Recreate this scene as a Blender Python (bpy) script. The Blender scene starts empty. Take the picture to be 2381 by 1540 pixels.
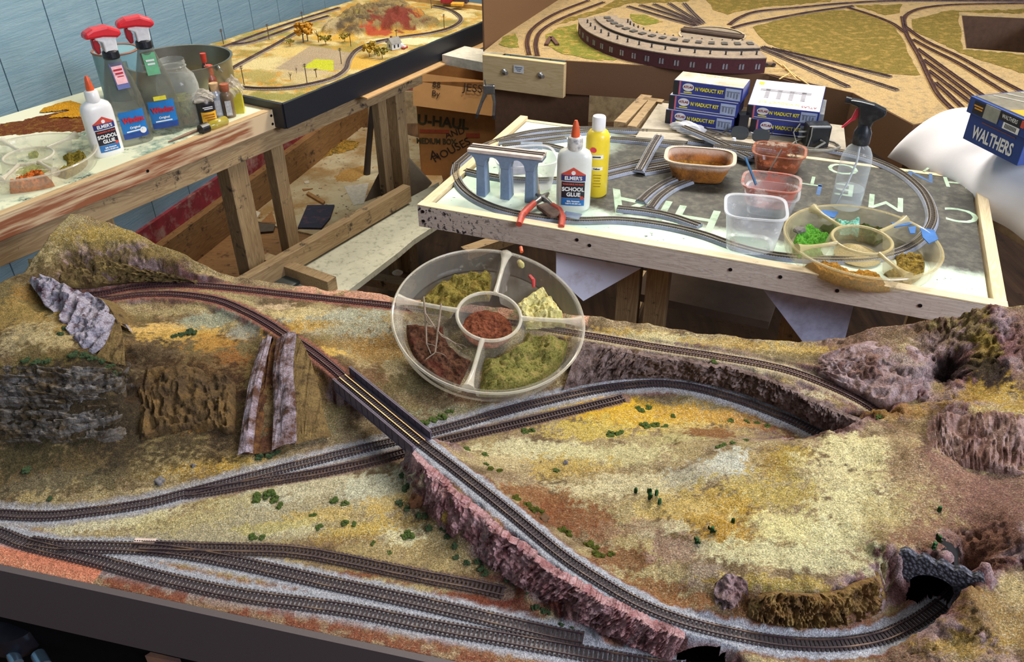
import bpy, bmesh, math, random
import numpy as np
from mathutils import Vector, Matrix, Quaternion

# ---------------------------------------------------------------- camera, world, lights
SC = bpy.context.scene
COL = SC.collection
W_PX, H_PX, F_PX = 2381.0, 1540.0, 1900.0
PITCH, ROLL, EYE = math.radians(34.0), math.radians(-0.5), Vector((0, 0, 1.50))
_fw = Vector((0, math.cos(PITCH), -math.sin(PITCH)))
_up0 = Vector((0, math.sin(PITCH), math.cos(PITCH)))
_rt = Vector((1, 0, 0)) * math.cos(ROLL) + _up0 * math.sin(ROLL)
_up = Vector((1, 0, 0)) * -math.sin(ROLL) + _up0 * math.cos(ROLL)
cd = bpy.data.cameras.new('camera'); cam = bpy.data.objects.new('camera', cd); COL.objects.link(cam)
cd.sensor_fit = 'HORIZONTAL'; cd.sensor_width = 36.0; cd.lens = 36.0 * F_PX / W_PX
cd.clip_start = 0.02; cd.clip_end = 60
m = Matrix((( _rt.x, _up.x, -_fw.x, EYE.x), (_rt.y, _up.y, -_fw.y, EYE.y), (_rt.z, _up.z, -_fw.z, EYE.z), (0, 0, 0, 1)))
cam.matrix_world = m
SC.camera = cam
SC.view_settings.view_transform = 'Standard'
SC.view_settings.look = 'None'
SC.view_settings.gamma = 1.0
SC.view_settings.exposure = 0.0
SC.view_settings.use_curve_mapping = False

wd = bpy.data.worlds.new('room_light'); SC.world = wd; wd.use_nodes = True
wd.node_tree.nodes['Background'].inputs[0].default_value = (0.80, 0.82, 1.0, 1)
wd.node_tree.nodes['Background'].inputs[1].default_value = 0.21

def area_light(name, loc, target, size, size_y, power, color):
    l = bpy.data.lights.new(name, 'AREA'); l.shape = 'RECTANGLE'; l.size = size; l.size_y = size_y
    l.energy = power; l.color = color
    o = bpy.data.objects.new(name, l); COL.objects.link(o); o.location = loc
    o.rotation_euler = (Vector(target) - Vector(loc)).to_track_quat('-Z', 'Y').to_euler()
    return o
area_light('ceiling_tube_light', (0.9, 2.5, 2.6), (0.5, 1.2, 0.7), 1.3, 0.4, 66, (1.0, 0.94, 0.85))
area_light('window_light', (2.3, -0.7, 2.35), (0.4, 1.4, 0.75), 1.3, 1.0, 112, (0.80, 0.86, 1.0))
area_light('ceiling_tube_light', (-0.6, 3.2, 2.6), (-0.5, 2.2, 0.6), 1.2, 0.3, 30, (1.0, 0.86, 0.66))

def ray(px, py):
    return (_fw + _rt * ((px - W_PX / 2) / F_PX) - _up * ((py - H_PX / 2) / F_PX))
def at(px, py, z):
    d = ray(px, py); t = (z - EYE.z) / d.z
    return EYE + d * t
def over(px, py, p):
    """the point above or below p (same distance along Y) that the pixel looks at"""
    d = ray(px, py); return EYE + d * ((p[1] - EYE.y) / d.y)

# ---------------------------------------------------------------- materials
def srgb(r, g, b):
    f = lambda c: (c / 255.0) / 12.92 if c / 255.0 <= 0.04045 else (((c / 255.0) + 0.055) / 1.055) ** 2.4
    return (f(r), f(g), f(b), 1.0)
_mats = {}
def nt(name):
    mt = bpy.data.materials.new(name); mt.use_nodes = True
    t = mt.node_tree
    return mt, t, t.nodes, t.links, t.nodes['Principled BSDF']
def mix(t, fac, a, b, mode='MIX'):
    n = t.nodes.new('ShaderNodeMix'); n.data_type = 'RGBA'; n.blend_type = mode; n.clamp_factor = True
    for sock, v in ((n.inputs[0], fac), (n.inputs[6], a), (n.inputs[7], b)):
        if isinstance(v, bpy.types.NodeSocket): t.links.new(v, sock)
        else: sock.default_value = v
    return n.outputs[2]
def noise(t, scale, detail=3, rough=0.6, vec=None, dist=0.0):
    n = t.nodes.new('ShaderNodeTexNoise'); n.inputs['Scale'].default_value = scale
    n.inputs['Detail'].default_value = detail; n.inputs['Roughness'].default_value = rough; n.inputs['Distortion'].default_value = dist
    if vec is not None: t.links.new(vec, n.inputs['Vector'])
    return n.outputs['Fac']
def ramp(t, fac, *stops):
    n = t.nodes.new('ShaderNodeValToRGB'); t.links.new(fac, n.inputs[0])
    e = n.color_ramp.elements
    while len(e) < len(stops): e.new(0.5)
    for i, (p, c) in enumerate(stops):
        e[i].position = p; e[i].color = c if len(c) == 4 else (*c, 1)
    return n.outputs[0]
def math_n(t, op, a, b=0.0):
    n = t.nodes.new('ShaderNodeMath'); n.operation = op
    for s, v in ((n.inputs[0], a), (n.inputs[1], b)):
        if isinstance(v, bpy.types.NodeSocket): t.links.new(v, s)
        else: s.default_value = v
    return n.outputs[0]
def objvec(t, sx=1, sy=1, sz=1):
    c = t.nodes.new('ShaderNodeTexCoord'); mp = t.nodes.new('ShaderNodeMapping')
    mp.inputs['Scale'].default_value = (sx, sy, sz)
    t.links.new(c.outputs['Object'], mp.inputs['Vector']); return mp.outputs[0]
def bump(t, h, strength=0.3, dist=0.002):
    n = t.nodes.new('ShaderNodeBump'); n.inputs['Strength'].default_value = strength; n.inputs['Distance'].default_value = dist
    t.links.new(h, n.inputs['Height']); t.links.new(n.outputs[0], t.nodes['Principled BSDF'].inputs['Normal'])

def plain(name, rgb, rough=0.5, metal=0.0, var=0.10, scale=60.0, bmp=0.0, spec=0.5, dirt=None, dirt_amt=0.5, dirt_scale=14.0):
    """a solid colour with a little grain, optional dirt blotches"""
    if name in _mats: return _mats[name]
    mt, t, N, L, B = nt(name)
    c = srgb(*rgb); v = objvec(t)
    n = noise(t, scale, 4, 0.65, v)
    lo = tuple(max(0, x * (1 - 2.2 * var)) for x in c[:3]); hi = tuple(min(1, x * (1 + 1.6 * var)) for x in c[:3])
    col = ramp(t, n, (0.3, lo), (0.7, hi))
    if dirt:
        f = ramp(t, noise(t, dirt_scale, 6, 0.7, v), (0.55 - 0.25 * dirt_amt, (0, 0, 0)), (0.85 - 0.25 * dirt_amt, (1, 1, 1)))
        col = mix(t, f, col, srgb(*dirt))
    L.new(col, B.inputs['Base Color'])
    B.inputs['Roughness'].default_value = rough; B.inputs['Metallic'].default_value = metal
    B.inputs['Specular IOR Level'].default_value = spec
    if bmp: bump(t, noise(t, scale * 2, 4, 0.7, v), bmp, 0.002)
    _mats[name] = mt; return mt

def wood(name, light, dark, ax=0, rough=0.7, dirt=None, dirt_amt=0.3, scale=1.0):
    if name in _mats: return _mats[name]
    mt, t, N, L, B = nt(name)
    s = [16, 16, 16]; s[ax] = 1.3
    v = objvec(t, *[q * scale for q in s])
    n = noise(t, 2.2, 3, 0.5, v, 1.4)
    w = math_n(t, 'FRACT', math_n(t, 'MULTIPLY', n, 9.0))
    f = ramp(t, w, (0.0, (0, 0, 0)), (0.6, (0.75, 0.75, 0.75)), (1.0, (0.25, 0.25, 0.25)))
    s2 = [260, 260, 260]; s2[ax] = 12
    g = noise(t, 1.0, 2, 0.5, objvec(t, *s2))
    col = mix(t, f, srgb(*light), srgb(*dark))
    col = mix(t, math_n(t, 'MULTIPLY', g, 0.35), col, srgb(*dark))
    if dirt:
        d = noise(t, 22, 6, 0.75, objvec(t))
        fd = ramp(t, d, (0.62 - 0.2 * dirt_amt, (0, 0, 0)), (0.72 - 0.2 * dirt_amt, (1, 1, 1)))
        col = mix(t, fd, col, srgb(*dirt))
    L.new(col, B.inputs['Base Color']); B.inputs['Roughness'].default_value = rough
    bump(t, g, 0.15, 0.001)
    _mats[name] = mt; return mt

def clear(name, rgb=(235, 238, 238), alpha=0.22, rough=0.08, dirt=None, dirt_lo=0.5, dirt_hi=0.7, dirt_scale=40.0, dirt_alpha=0.9, edge=0.35):
    """thin clear plastic: mostly see-through, brighter towards grazing edges, with dried smears"""
    if name in _mats: return _mats[name]
    mt, t, N, L, B = nt(name)
    out = N['Material Output']
    tr = N.new('ShaderNodeBsdfTransparent')
    lw = N.new('ShaderNodeLayerWeight'); lw.inputs[0].default_value = 0.35
    a = math_n(t, 'ADD', math_n(t, 'MULTIPLY', lw.outputs['Facing'], edge), alpha)
    col = None
    if dirt:
        d = ramp(t, noise(t, dirt_scale, 6, 0.75, objvec(t)), (dirt_lo, (0, 0, 0)), (dirt_hi, (1, 1, 1)))
        a = math_n(t, 'MAXIMUM', a, math_n(t, 'MULTIPLY', d, dirt_alpha))
        col = mix(t, d, srgb(*rgb), srgb(*dirt)); L.new(col, B.inputs['Base Color'])
    else: B.inputs['Base Color'].default_value = srgb(*rgb)
    a = math_n(t, 'MINIMUM', a, 1.0)
    B.inputs['Roughness'].default_value = rough
    ms = N.new('ShaderNodeMixShader')
    L.new(a, ms.inputs[0]); L.new(tr.outputs[0], ms.inputs[1]); L.new(B.outputs[0], ms.inputs[2]); L.new(ms.outputs[0], out.inputs['Surface'])
    _mats[name] = mt; return mt

# ---------------------------------------------------------------- object helpers
def tag(o, label=None, cat=None, group=None, kind=None):
    if label: o['label'] = label
    if cat: o['category'] = cat
    if group: o['group'] = group
    if kind: o['kind'] = kind
    return o
def empty(name, loc=(0, 0, 0), rz=0.0):
    o = bpy.data.objects.new(name, None); COL.objects.link(o); o.location = loc; o.rotation_euler = (0, 0, rz)
    o.empty_display_size = 0.02
    return o
def copy_tree(o, parent=None):
    c = o.copy(); COL.objects.link(c)
    if parent is not None: c.parent = parent
    for ch in list(o.children): copy_tree(ch, c)
    return c
class MB:
    """collects vertices and faces; build() links them as ONE mesh object"""
    def __init__(s): s.v, s.f, s.mi = [], [], []
    def add(s, verts, faces, mi=0):
        b = len(s.v); s.v += [tuple(v) for v in verts]; s.f += [tuple(i + b for i in f) for f in faces]; s.mi += [mi] * len(faces); return s
    def box(s, c, d, rz=0.0, mi=0, taper=1.0, tilt=None):
        x, y, z = d[0] / 2, d[1] / 2, d[2] / 2
        vs = [Vector((sx * x * (taper if sz > 0 else 1), sy * y * (taper if sz > 0 else 1), sz * z)) for sz in (-1, 1) for sy in (-1, 1) for sx in (-1, 1)]
        R = Matrix.Rotation(rz, 3, 'Z')
        if tilt is not None: R = R @ tilt
        vs = [R @ v + Vector(c) for v in vs]
        return s.add(vs, [(0, 2, 3, 1), (4, 5, 7, 6), (0, 1, 5, 4), (2, 6, 7, 3), (0, 4, 6, 2), (1, 3, 7, 5)], mi)
    def bar(s, a, b, w, h, up=(0, 0, 1), mi=0):
        a, b = Vector(a), Vector(b); d = (b - a).normalized(); u = Vector(up)
        sd = d.cross(u)
        if sd.length < 1e-4: sd = d.cross(Vector((1, 0, 0)))
        sd.normalize(); u = sd.cross(d).normalized()
        vs = [p + sd * (i * w / 2) + u * (j * h / 2) for p in (a, b) for j in (-1, 1) for i in (-1, 1)]
        return s.add(vs, [(0, 1, 3, 2), (4, 6, 7, 5), (0, 4, 5, 1), (2, 3, 7, 6), (0, 2, 6, 4), (1, 5, 7, 3)], mi)
    def tube(s, pts, r, n=8, caps=True, mi=0, closed=False):
        pts = [Vector(p) for p in pts]; m_ = len(pts)
        rs = r if isinstance(r, (list, tuple)) else [r] * m_
        base = len(s.v); last = None
        for i, p in enumerate(pts):
            d = (pts[(i + 1) % m_] - pts[i - 1]) if closed else (pts[min(i + 1, m_ - 1)] - pts[max(i - 1, 0)])
            d = d.normalized() if d.length > 1e-9 else Vector((0, 0, 1))
            if last is None:
                a = d.cross(Vector((0, 0, 1)))
                if a.length < 0.05: a = d.cross(Vector((1, 0, 0)))
            else: a = last - d * last.dot(d)
            a.normalize(); last = a; b = d.cross(a)
            for k in range(n):
                th = 2 * math.pi * k / n
                s.v.append(tuple(p + (a * math.cos(th) + b * math.sin(th)) * rs[i]))
        seg = m_ if closed else m_ - 1
        for i in range(seg):
            for k in range(n):
                i2 = (i + 1) % m_
                s.f.append((base + i * n + k, base + i * n + (k + 1) % n, base + i2 * n + (k + 1) % n, base + i2 * n + k)); s.mi.append(mi)
        if caps and not closed:
            s.f.append(tuple(base + k for k in reversed(range(n)))); s.f.append(tuple(base + (m_ - 1) * n + k for k in range(n))); s.mi += [mi, mi]
        return s
    def lathe(s, prof, n=28, c=(0, 0, 0), sx=1.0, sy=1.0, mi=0, cap0=True, cap1=True, power=2.0, rz=0.0):
        """prof: (radius, z) from bottom to top; power>2 squares the plan off"""
        base = len(s.v)
        for (r, z) in prof:
            for k in range(n):
                th = 2 * math.pi * k / n; ct, st = math.cos(th), math.sin(th)
                q = (abs(ct) ** power + abs(st) ** power) ** (-1.0 / power)
                x, y = r * q * ct * sx, r * q * st * sy
                s.v.append((c[0] + x * math.cos(rz) - y * math.sin(rz), c[1] + x * math.sin(rz) + y * math.cos(rz), c[2] + z))
        for i in range(len(prof) - 1):
            for k in range(n):
                s.f.append((base + i * n + k, base + i * n + (k + 1) % n, base + (i + 1) * n + (k + 1) % n, base + (i + 1) * n + k)); s.mi.append(mi)
        if cap0: s.f.append(tuple(base + k for k in reversed(range(n)))); s.mi.append(mi)
        if cap1: s.f.append(tuple(base + (len(prof) - 1) * n + k for k in range(n))); s.mi.append(mi)
        return s
    def prism(s, poly, z0, z1, mi=0):
        n = len(poly)
        vs = [(p[0], p[1], z0) for p in poly] + [(p[0], p[1], z1) for p in poly]
        return s.add(vs, [tuple(reversed(range(n))), tuple(range(n, 2 * n))] + [(i, (i + 1) % n, n + (i + 1) % n, n + i) for i in range(n)], mi)
    def build(s, name, mat, parent=None, smooth=False, bevel=0.0, loc=None, solid=0.0, sub=0):
        me = bpy.data.meshes.new(name); me.from_pydata(s.v, [], s.f); me.validate()
        for mt in (mat if isinstance(mat, (list, tuple)) else [mat]): me.materials.append(mt)
        if len(me.polygons) == len(s.mi) and any(s.mi): me.polygons.foreach_set('material_index', s.mi)
        bm = bmesh.new(); bm.from_mesh(me); bmesh.ops.recalc_face_normals(bm, faces=bm.faces); bm.to_mesh(me); bm.free()
        o = bpy.data.objects.new(name, me); COL.objects.link(o)
        if parent is not None: o.parent = parent
        if loc is not None: o.location = loc
        if solid:
            md = o.modifiers.new('solid', 'SOLIDIFY'); md.thickness = solid; md.offset = 0
        if bevel:
            md = o.modifiers.new('bevel', 'BEVEL'); md.width = bevel; md.segments = 2; md.limit_method = 'ANGLE'; md.angle_limit = math.radians(40)
        if sub:
            md = o.modifiers.new('subdiv', 'SUBSURF'); md.levels = sub; md.render_levels = sub
        if smooth:
            me.polygons.foreach_set('use_smooth', [True] * len(me.polygons))
            if not sub and not bevel:
                try: me.set_sharp_from_angle(angle=math.radians(50))
                except Exception: pass
        return o
def put(o, loc, rz=0.0): o.location = loc; o.rotation_euler = (0, 0, rz); return o
def spline(pts, step):
    """Catmull-Rom through the points, resampled at an even step"""
    P = [Vector(p) for p in pts]; P = [P[0] * 2 - P[1]] + P + [P[-1] * 2 - P[-2]]
    raw = []
    for i in range(1, len(P) - 2):
        p0, p1, p2, p3 = P[i - 1:i + 3]
        for k in range(12):
            u = k / 12.0
            raw.append(0.5 * ((2 * p1) + (p2 - p0) * u + (2 * p0 - 5 * p1 + 4 * p2 - p3) * u * u + (3 * p1 - p0 - 3 * p2 + p3) * u ** 3))
    raw.append(P[-2].copy())
    out = [raw[0]]; acc = 0.0
    for a, b in zip(raw, raw[1:]):
        L = (b - a).length
        while L > 1e-9 and acc + L >= step:
            a = a.lerp(b, (step - acc) / L); out.append(a.copy()); L = (b - a).length; acc = 0.0
        acc += L
    return out
_fonts = {}
def text(name, body, size, mat, parent, M, depth=0.0003, shear=0.0, squeeze=1.0, bold=0.0, align='CENTER', rough=0.0):
    """raised lettering converted to a mesh; M places its XY plane"""
    c = bpy.data.curves.new(name, 'FONT'); c.body = body; c.size = size; c.extrude = depth; c.align_x = align; c.align_y = 'CENTER'
    c.offset = bold; c.shear = shear; c.resolution_u = 3
    tmp = bpy.data.objects.new(name, c); COL.objects.link(tmp)
    dg = bpy.context.evaluated_depsgraph_get(); me = bpy.data.meshes.new_from_object(tmp.evaluated_get(dg))
    bpy.data.objects.remove(tmp)
    me.transform(Matrix.Diagonal((squeeze, 1, 1, 1))); me.transform(M); me.materials.clear(); me.materials.append(mat)
    o = bpy.data.objects.new(name, me); COL.objects.link(o); o.parent = parent
    return o
def face_matrix(origin, right, up):
    r = Vector(right).normalized(); u = Vector(up); u = (u - r * u.dot(r)).normalized(); n = r.cross(u)
    return Matrix(((r.x, u.x, n.x, origin[0]), (r.y, u.y, n.y, origin[1]), (r.z, u.z, n.z, origin[2]), (0, 0, 0, 1)))

# ---------------------------------------------------------------- numpy noise
_rng = np.random.RandomState(7)
_perm = _rng.permutation(256); _perm = np.concatenate([_perm, _perm])
_g2 = _rng.uniform(-1, 1, 512)
def vnoise(x, y):
    xi = np.floor(x).astype(int); yi = np.floor(y).astype(int); xf = x - xi; yf = y - yi
    u = xf * xf * (3 - 2 * xf); v = yf * yf * (3 - 2 * yf)
    h = lambda a, b: _g2[_perm[(_perm[a & 255] + b) & 255]]
    return (h(xi, yi) * (1 - u) + h(xi + 1, yi) * u) * (1 - v) + (h(xi, yi + 1) * (1 - u) + h(xi + 1, yi + 1) * u) * v
def fbm(x, y, octv=4, gain=0.5):
    a, s, tot = 1.0, 0.0, 0.0
    for _ in range(octv):
        s = s + a * vnoise(x, y); tot += a; a *= gain; x = x * 2.03 + 17.3; y = y * 2.03 + 9.1
    return s / tot
# ---------------------------------------------------------------- the scenic layout in front: ground, rock and tracks
Z0 = 0.72
FO = np.array([-0.622, 0.667]); UX = np.array([0.9713, -0.238]); VX = np.array([0.238, 0.9713])
U0, U1, V1 = -0.325, 1.235, 0.612
def to_uv(x, y):
    dx, dy = x - FO[0], y - FO[1]
    return dx * UX[0] + dy * UX[1], dx * VX[0] + dy * VX[1]
def uv_xy(u, v): return FO[0] + u * UX[0] + v * VX[0], FO[1] + u * UX[1] + v * VX[1]

PORTAL = (at(2102, 1383, Z0 + .039) + at(2206, 1420, Z0 + .039)) / 2; _pd = at(2206, 1420, Z0 + .039) - at(2102, 1383, Z0 + .039); _pd.normalize(); PORTAL_DIR = (-_pd.y, _pd.x)
# track centre lines: picture point and height (cm over the yard) on the ground of the layout
TRK = {
 'yard_front': ([(-60,1226,0),(0,1243,0),(70,1268,0),(215,1303,0),(378,1346,0),(567,1386,0),(800,1418,0),(1000,1457,0),(1178,1488,0),(1367,1522,0),(1480,1542,0),(1640,1566,0)], 11.5),
 'yard_middle': ([(70,1262,0),(140,1272,0),(225,1274,0),(330,1277,0),(435,1288,0),(567,1313,0),(756,1355,0),(989,1406,0),(1178,1450,0),(1291,1476,0),(1359,1489,0)], 11.5),
 'yard_rear': ([(330,1272,0),(480,1277,0),(640,1281,0),(720,1289,0),(800,1304,0),(989,1343,0),(1090,1362,0),(1178,1381,0)], 11),
 'main_rear': ([(-80,1192,0),(0,1197,0),(113,1201,0),(227,1189,0),(340,1172,0),(435,1148,0),(605,1104,0),(756,1066,0),(900,1031,0),(1014,1003,0),(1207,949,0),(1375,910,0),(1500,894,0),(1570,896,0),(1640,909,0),(1731,936,0),(1822,971,0),(1890,1003,0),(1960,1045,0)], 10.5),
 'main_front': ([(435,1150,0),(520,1138,0),(605,1123,0),(756,1098,0),(900,1065,0),(1024,1027,0),(1207,985,0),(1375,945,0),(1453,925,0)], 10.5),
 'upper_line': ([(190,704,4.6),(247,696,4.6),(338,685,4.6),(422,686,4.6),(507,699,4.6),(574,726,4.6),(625,754,4.6),(662,778,4.6),(709,806,4.6),(760,845,4.6),(805,884,4.6)], 9.5),
 'descending_line': ([(968,1021,4.4),(991,1040,4.4),(1065,1097,4.3),(1178,1187,4.3),(1291,1281,4.2),(1367,1335,4.1),(1480,1402,4.0),(1594,1448,4.0),(1722,1479,3.9),(1833,1497,3.9),(1944,1500,3.9),(2036,1487,3.9),(2092,1466,3.9),(2147,1436,3.9),(2200,1396,3.9),(2260,1330,3.9)], 9.5),
 'ridge_line': ([(180,690,4.6),(236,684,4.6),(304,670,4.6),(388,663,4.6),(473,665,4.6),(574,674,4.6),(675,686,4.6),(800,699,4.6),(925,713,4.6),(1130,742,4.6),(1345,777,4.6),(1527,808,4.6),(1663,829,4.6),(1800,854,4.5),(1890,882,4.4),(1981,922,4.3),(2036,955,4.2),(2090,1000,4.2)], 9.5),
}
TR3 = {k: spline([at(px, py, Z0 + h / 100.0) for px, py, h in pts], 0.004) for k, (pts, g) in TRK.items()}

CP = """
0,1306,0 329,1376,0 600,1432,0 900,1497,0 1060,1538,0 1250,1560,0 1450,1590,0 200,1230,.1 400,1205,.2 600,1175,.2 800,1130,.2 900,1105,.3 500,1245,.1 700,1230,.2 880,1220,.2 1000,1310,.1 1100,1345,.1 1200,1420,.1 1300,1440,.1 1450,1500,0 1550,1520,0
0,1163,.3 94,1174,.3 170,1167,.3 340,1133,.3 454,1110,.3 567,1085,.3 643,1061,.3 680,1046,.3 760,1030,.3 850,1010,.3
0,1085,.8 0,1000,2.4 0,920,5.2 0,845,8.0 0,800,8.6 0,750,9 0,690,9.6 0,650,10 60,655,10
80,1090,.8 80,1000,2.4 80,920,5.1 80,845,7.8
150,1090,.8 150,1005,2.3 150,925,5 150,850,7.7 150,780,8.4 150,720,9
270,1075,.8 270,995,2.2 270,915,4.6 275,845,6.6 275,800,6.9 240,760,7.4 
295,1010,1.2 300,930,2.2 310,850,3.4
320,750,3.7 420,750,3.8 420,775,4.1 480,780,4.0 540,815,3.9 570,850,3.4 350,835,4.6 350,900,3.2 350,980,1.5 350,1060,.7 450,830,4.6 450,900,3 450,980,1.4 450,1050,.6 530,870,3.2 530,930,1.8 530,1000,.9
300,712,3.9 400,708,3.9 500,725,3.8 560,758,3.6 590,790,3.4 330,730,3.5 430,728,3.5 520,755,3.3
600,1060,.4 660,1045,.4 600,830,2.9 650,800,4.2 600,760,4.3 540,728,4.4 690,830,4 740,870,3.8 720,930,2.3 740,980,.9 775,1010,.4 790,940,.5 830,980,.3 790,895,4
815,862,5 835,885,4.4 870,872,3.1 900,920,1.8 960,965,.7 1000,985,.3 700,745,4.6 745,790,4.6 800,840,4.7 560,693,4.7 700,706,4.6 800,718,4.6 900,732,4.6 1000,745,4.6 1100,760,4.6 1200,774,4.5
720,760,4.2 790,790,3.8 850,780,3.6 850,825,2.8 950,800,3 950,880,1.4 1010,930,.8 1050,800,3.2 1100,850,2.2 1150,920,.7 1200,860,2 1250,820,3 1250,890,.8 1300,905,.4
1345,797,4.4 1420,811,4.4 1482,823,4.4 1570,834,4.4 1663,848,4.4 1754,869,4.3 1822,896,4.2 1890,932,4.2 1936,955,4.1
1300,912,.3 1360,896,.3 1436,885,.3 1550,881,.3 1640,894,.3 1731,917,.3 1845,967,.3 1908,999,.3 1960,1030,.3
1345,768,4.9 1450,770,4.9 1560,777,5 1650,788,5 1750,801,5.1 1850,804,5.6 1900,801,6.1
500,643,5 560,656,4.8 640,663,4.7 720,669,4.7 800,678,4.7 920,696,4.7 1050,716,4.7 1200,742,4.7
1950,792,7.3 2000,777,8.6 2060,761,10 2130,746,11.4 2200,721,13.3 2270,704,15.6 2310,703,16.2
1800,838,4.9 1880,860,5.1 1950,890,5.2 2010,925,4.9 2046,955,4.5
1950,840,6.5 2000,830,7.8 2050,850,8 2100,850,9 2150,850,9.4 2050,900,6 2100,920,6.4 2140,930,6.2 2250,760,13 2250,850,10.3 2300,800,12.6 2312,840,11.4
2190,860,7.6 2190,900,5.2 2180,880,6.2 2235,890,8.9
2035,958,5.6 2060,962,6.8 2100,948,6.9 2200,940,7.8 2260,905,9.2 2320,862,11 2381,928,10.2
2065,985,6.6 2140,990,7.6
1480,1060,2.2 1560,1055,3 1640,1035,4.4 1760,1030,5.4 1850,1020,6.1 1930,1006,6.5 2000,975,6.7
1060,1045,.3 1200,1000,.2 1400,950,.2 1600,925,.3 1700,960,.3 1800,1000,.3 1500,1000,.4 1300,1050,.6 1400,1050,1 1620,1000,.4 1720,1012,.6 1850,1040,.4
1250,1110,1 1300,1130,1.3 1400,1130,1.9 1500,1120,2.7 1600,1100,4.1 1700,1090,5.5 1800,1080,6.4 1900,1080,6.9 2000,1080,7.3 1500,1200,2.6 1600,1200,4.2 1700,1200,5.6 1800,1200,6.5 1900,1200,7 2000,1200,7.2
1400,1210,1.9 1420,1270,2.6 1500,1290,3.9 1600,1290,4.8 1600,1350,5.1 1700,1300,6 1800,1310,6.8 1900,1320,7.1 2000,1280,7.3 1660,1395,4.8 1720,1370,6 1800,1358,6.9 1900,1372,6.9 2000,1340,7.2
1700,1435,4.1 1760,1455,4 1850,1462,4 1950,1460,4 2020,1440,4 2060,1400,4 1780,1420,5 1880,1420,5 1960,1415,5 2045,1330,7 2055,1365,5
1150,1095,2.4 1200,1150,2.3 1280,1205,2.3 1350,1265,2.5 1450,1345,2.9 1550,1405,3.5 1100,1060,1.6
1027,1030,4.3 1140,1113,4.2 1254,1223,4.2 1367,1312,4.1 1480,1368,4 1594,1408,4
962,1062,4.1 1000,1100,4.1 1057,1152,4.1 1140,1222,4.1 1254,1312,4 1340,1365,4 1420,1410,3.9 1488,1445,3.9 1560,1475,3.8 1640,1500,3.7 1720,1520,3.8
955,1121,.2 997,1197,.2 1046,1242,.2 1121,1312,.2 1208,1362,.2 1269,1403,.2 1359,1452,.2 1424,1478,.2 1500,1512,.2 1580,1532,.1 1650,1558,.1
975,1045,4.2 950,1075,.3 960,1035,.8 
1750,1520,3.9 1850,1527,3.9 1950,1528,3.9 2040,1518,4.1 2080,1500,4.4 2130,1472,5.2 2200,1421,7 2300,1370,8 2381,1320,9 2250,1500,7 2381,1450,9 2381,1540,9 2200,1540,6.6 2050,1545,4.6 1900,1550,3.6 1780,1545,3.4
2095,1292,9.6 2180,1330,9.8 2250,1372,10 2300,1300,11.5 2100,1440,4 2150,1412,4 2070,1400,4 2095,1392,4.1 2125,1400,4 2180,1430,4
2100,1150,8 2150,1050,9 2200,1200,8.9 2180,1020,7.8 2250,1090,7.8 2320,1100,8.6 2381,1110,9.2 2300,1170,9.2 2381,1250,11.4 2200,1280,9.8 2100,1230,8.5 2250,952,10.2 2330,947,11 2400,945,11.8 2381,1180,10
5,620,9 15,590,10 40,560,11.3 85,532,12.8 130,514,13.8 185,516,13.6 240,527,12.7 60,545,12.2 310,561,10.8 400,601,8.3 490,641,6
100,600,10.8 200,600,9.5 300,620,7.6 400,640,5.9 450,655,5.2 250,640,7 150,640,8.8 60,640,9 300,655,5.1 200,665,5.4 380,652,5
"""
_cp = []
for tok in CP.split():
    a, b, c = (float(q) for q in tok.split(','))
    P = at(a, b, Z0 + c / 100.0); u, v = to_uv(P.x, P.y); _cp.append((u, v, c))
for k, pl in TR3.items():
    for P in pl[::6]:
        u, v = to_uv(P.x, P.y); _cp.append((u, v, (P.z - Z0) * 100))
_cp = np.array(_cp)
_cp = _cp[(_cp[:, 0] > U0 - 0.2) & (_cp[:, 0] < U1 + 0.2)]
def _dedupe(A, r=0.0035):
    keep = []
    for q in A:
        if all((q[0] - w[0]) ** 2 + (q[1] - w[1]) ** 2 > r * r for w in keep): keep.append(q)
    return np.array(keep)
_cp = _dedupe(_cp)
_A = np.sqrt(((_cp[:, None, :2] - _cp[None, :, :2]) ** 2).sum(2)) - 1e-4 * np.eye(len(_cp))
_n = len(_cp); _M = np.zeros((_n + 1, _n + 1)); _M[:_n, :_n] = _A; _M[:_n, _n] = 1; _M[_n, :_n] = 1
_w = np.linalg.solve(_M, np.append(_cp[:, 2], 0))
STEP = 0.002
NU, NV = int((U1 - U0) / STEP) + 1, int((V1 + 0.004) / STEP) + 1
gu = U0 + np.arange(NU) * STEP; gv = -0.004 + np.arange(NV) * STEP
GU, GV = np.meshgrid(gu, gv, indexing='ij')
Hc = np.empty(NU * NV); _fu, _fv = GU.ravel(), GV.ravel()
for s in range(0, NU * NV, 20000):
    d = np.sqrt((_fu[s:s + 20000, None] - _cp[None, :, 0]) ** 2 + (_fv[s:s + 20000, None] - _cp[None, :, 1]) ** 2)
    Hc[s:s + 20000] = d @ _w[:_n] + _w[_n]
Hc = Hc.reshape(NU, NV)
def blur(A, k):
    for _ in range(k):
        B = np.pad(A, 1, mode='edge'); A = (B[:-2, 1:-1] + B[2:, 1:-1] + B[1:-1, :-2] + B[1:-1, 2:] + 2 * A) / 6.0
    return A
Hc = blur(Hc, 2)
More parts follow.
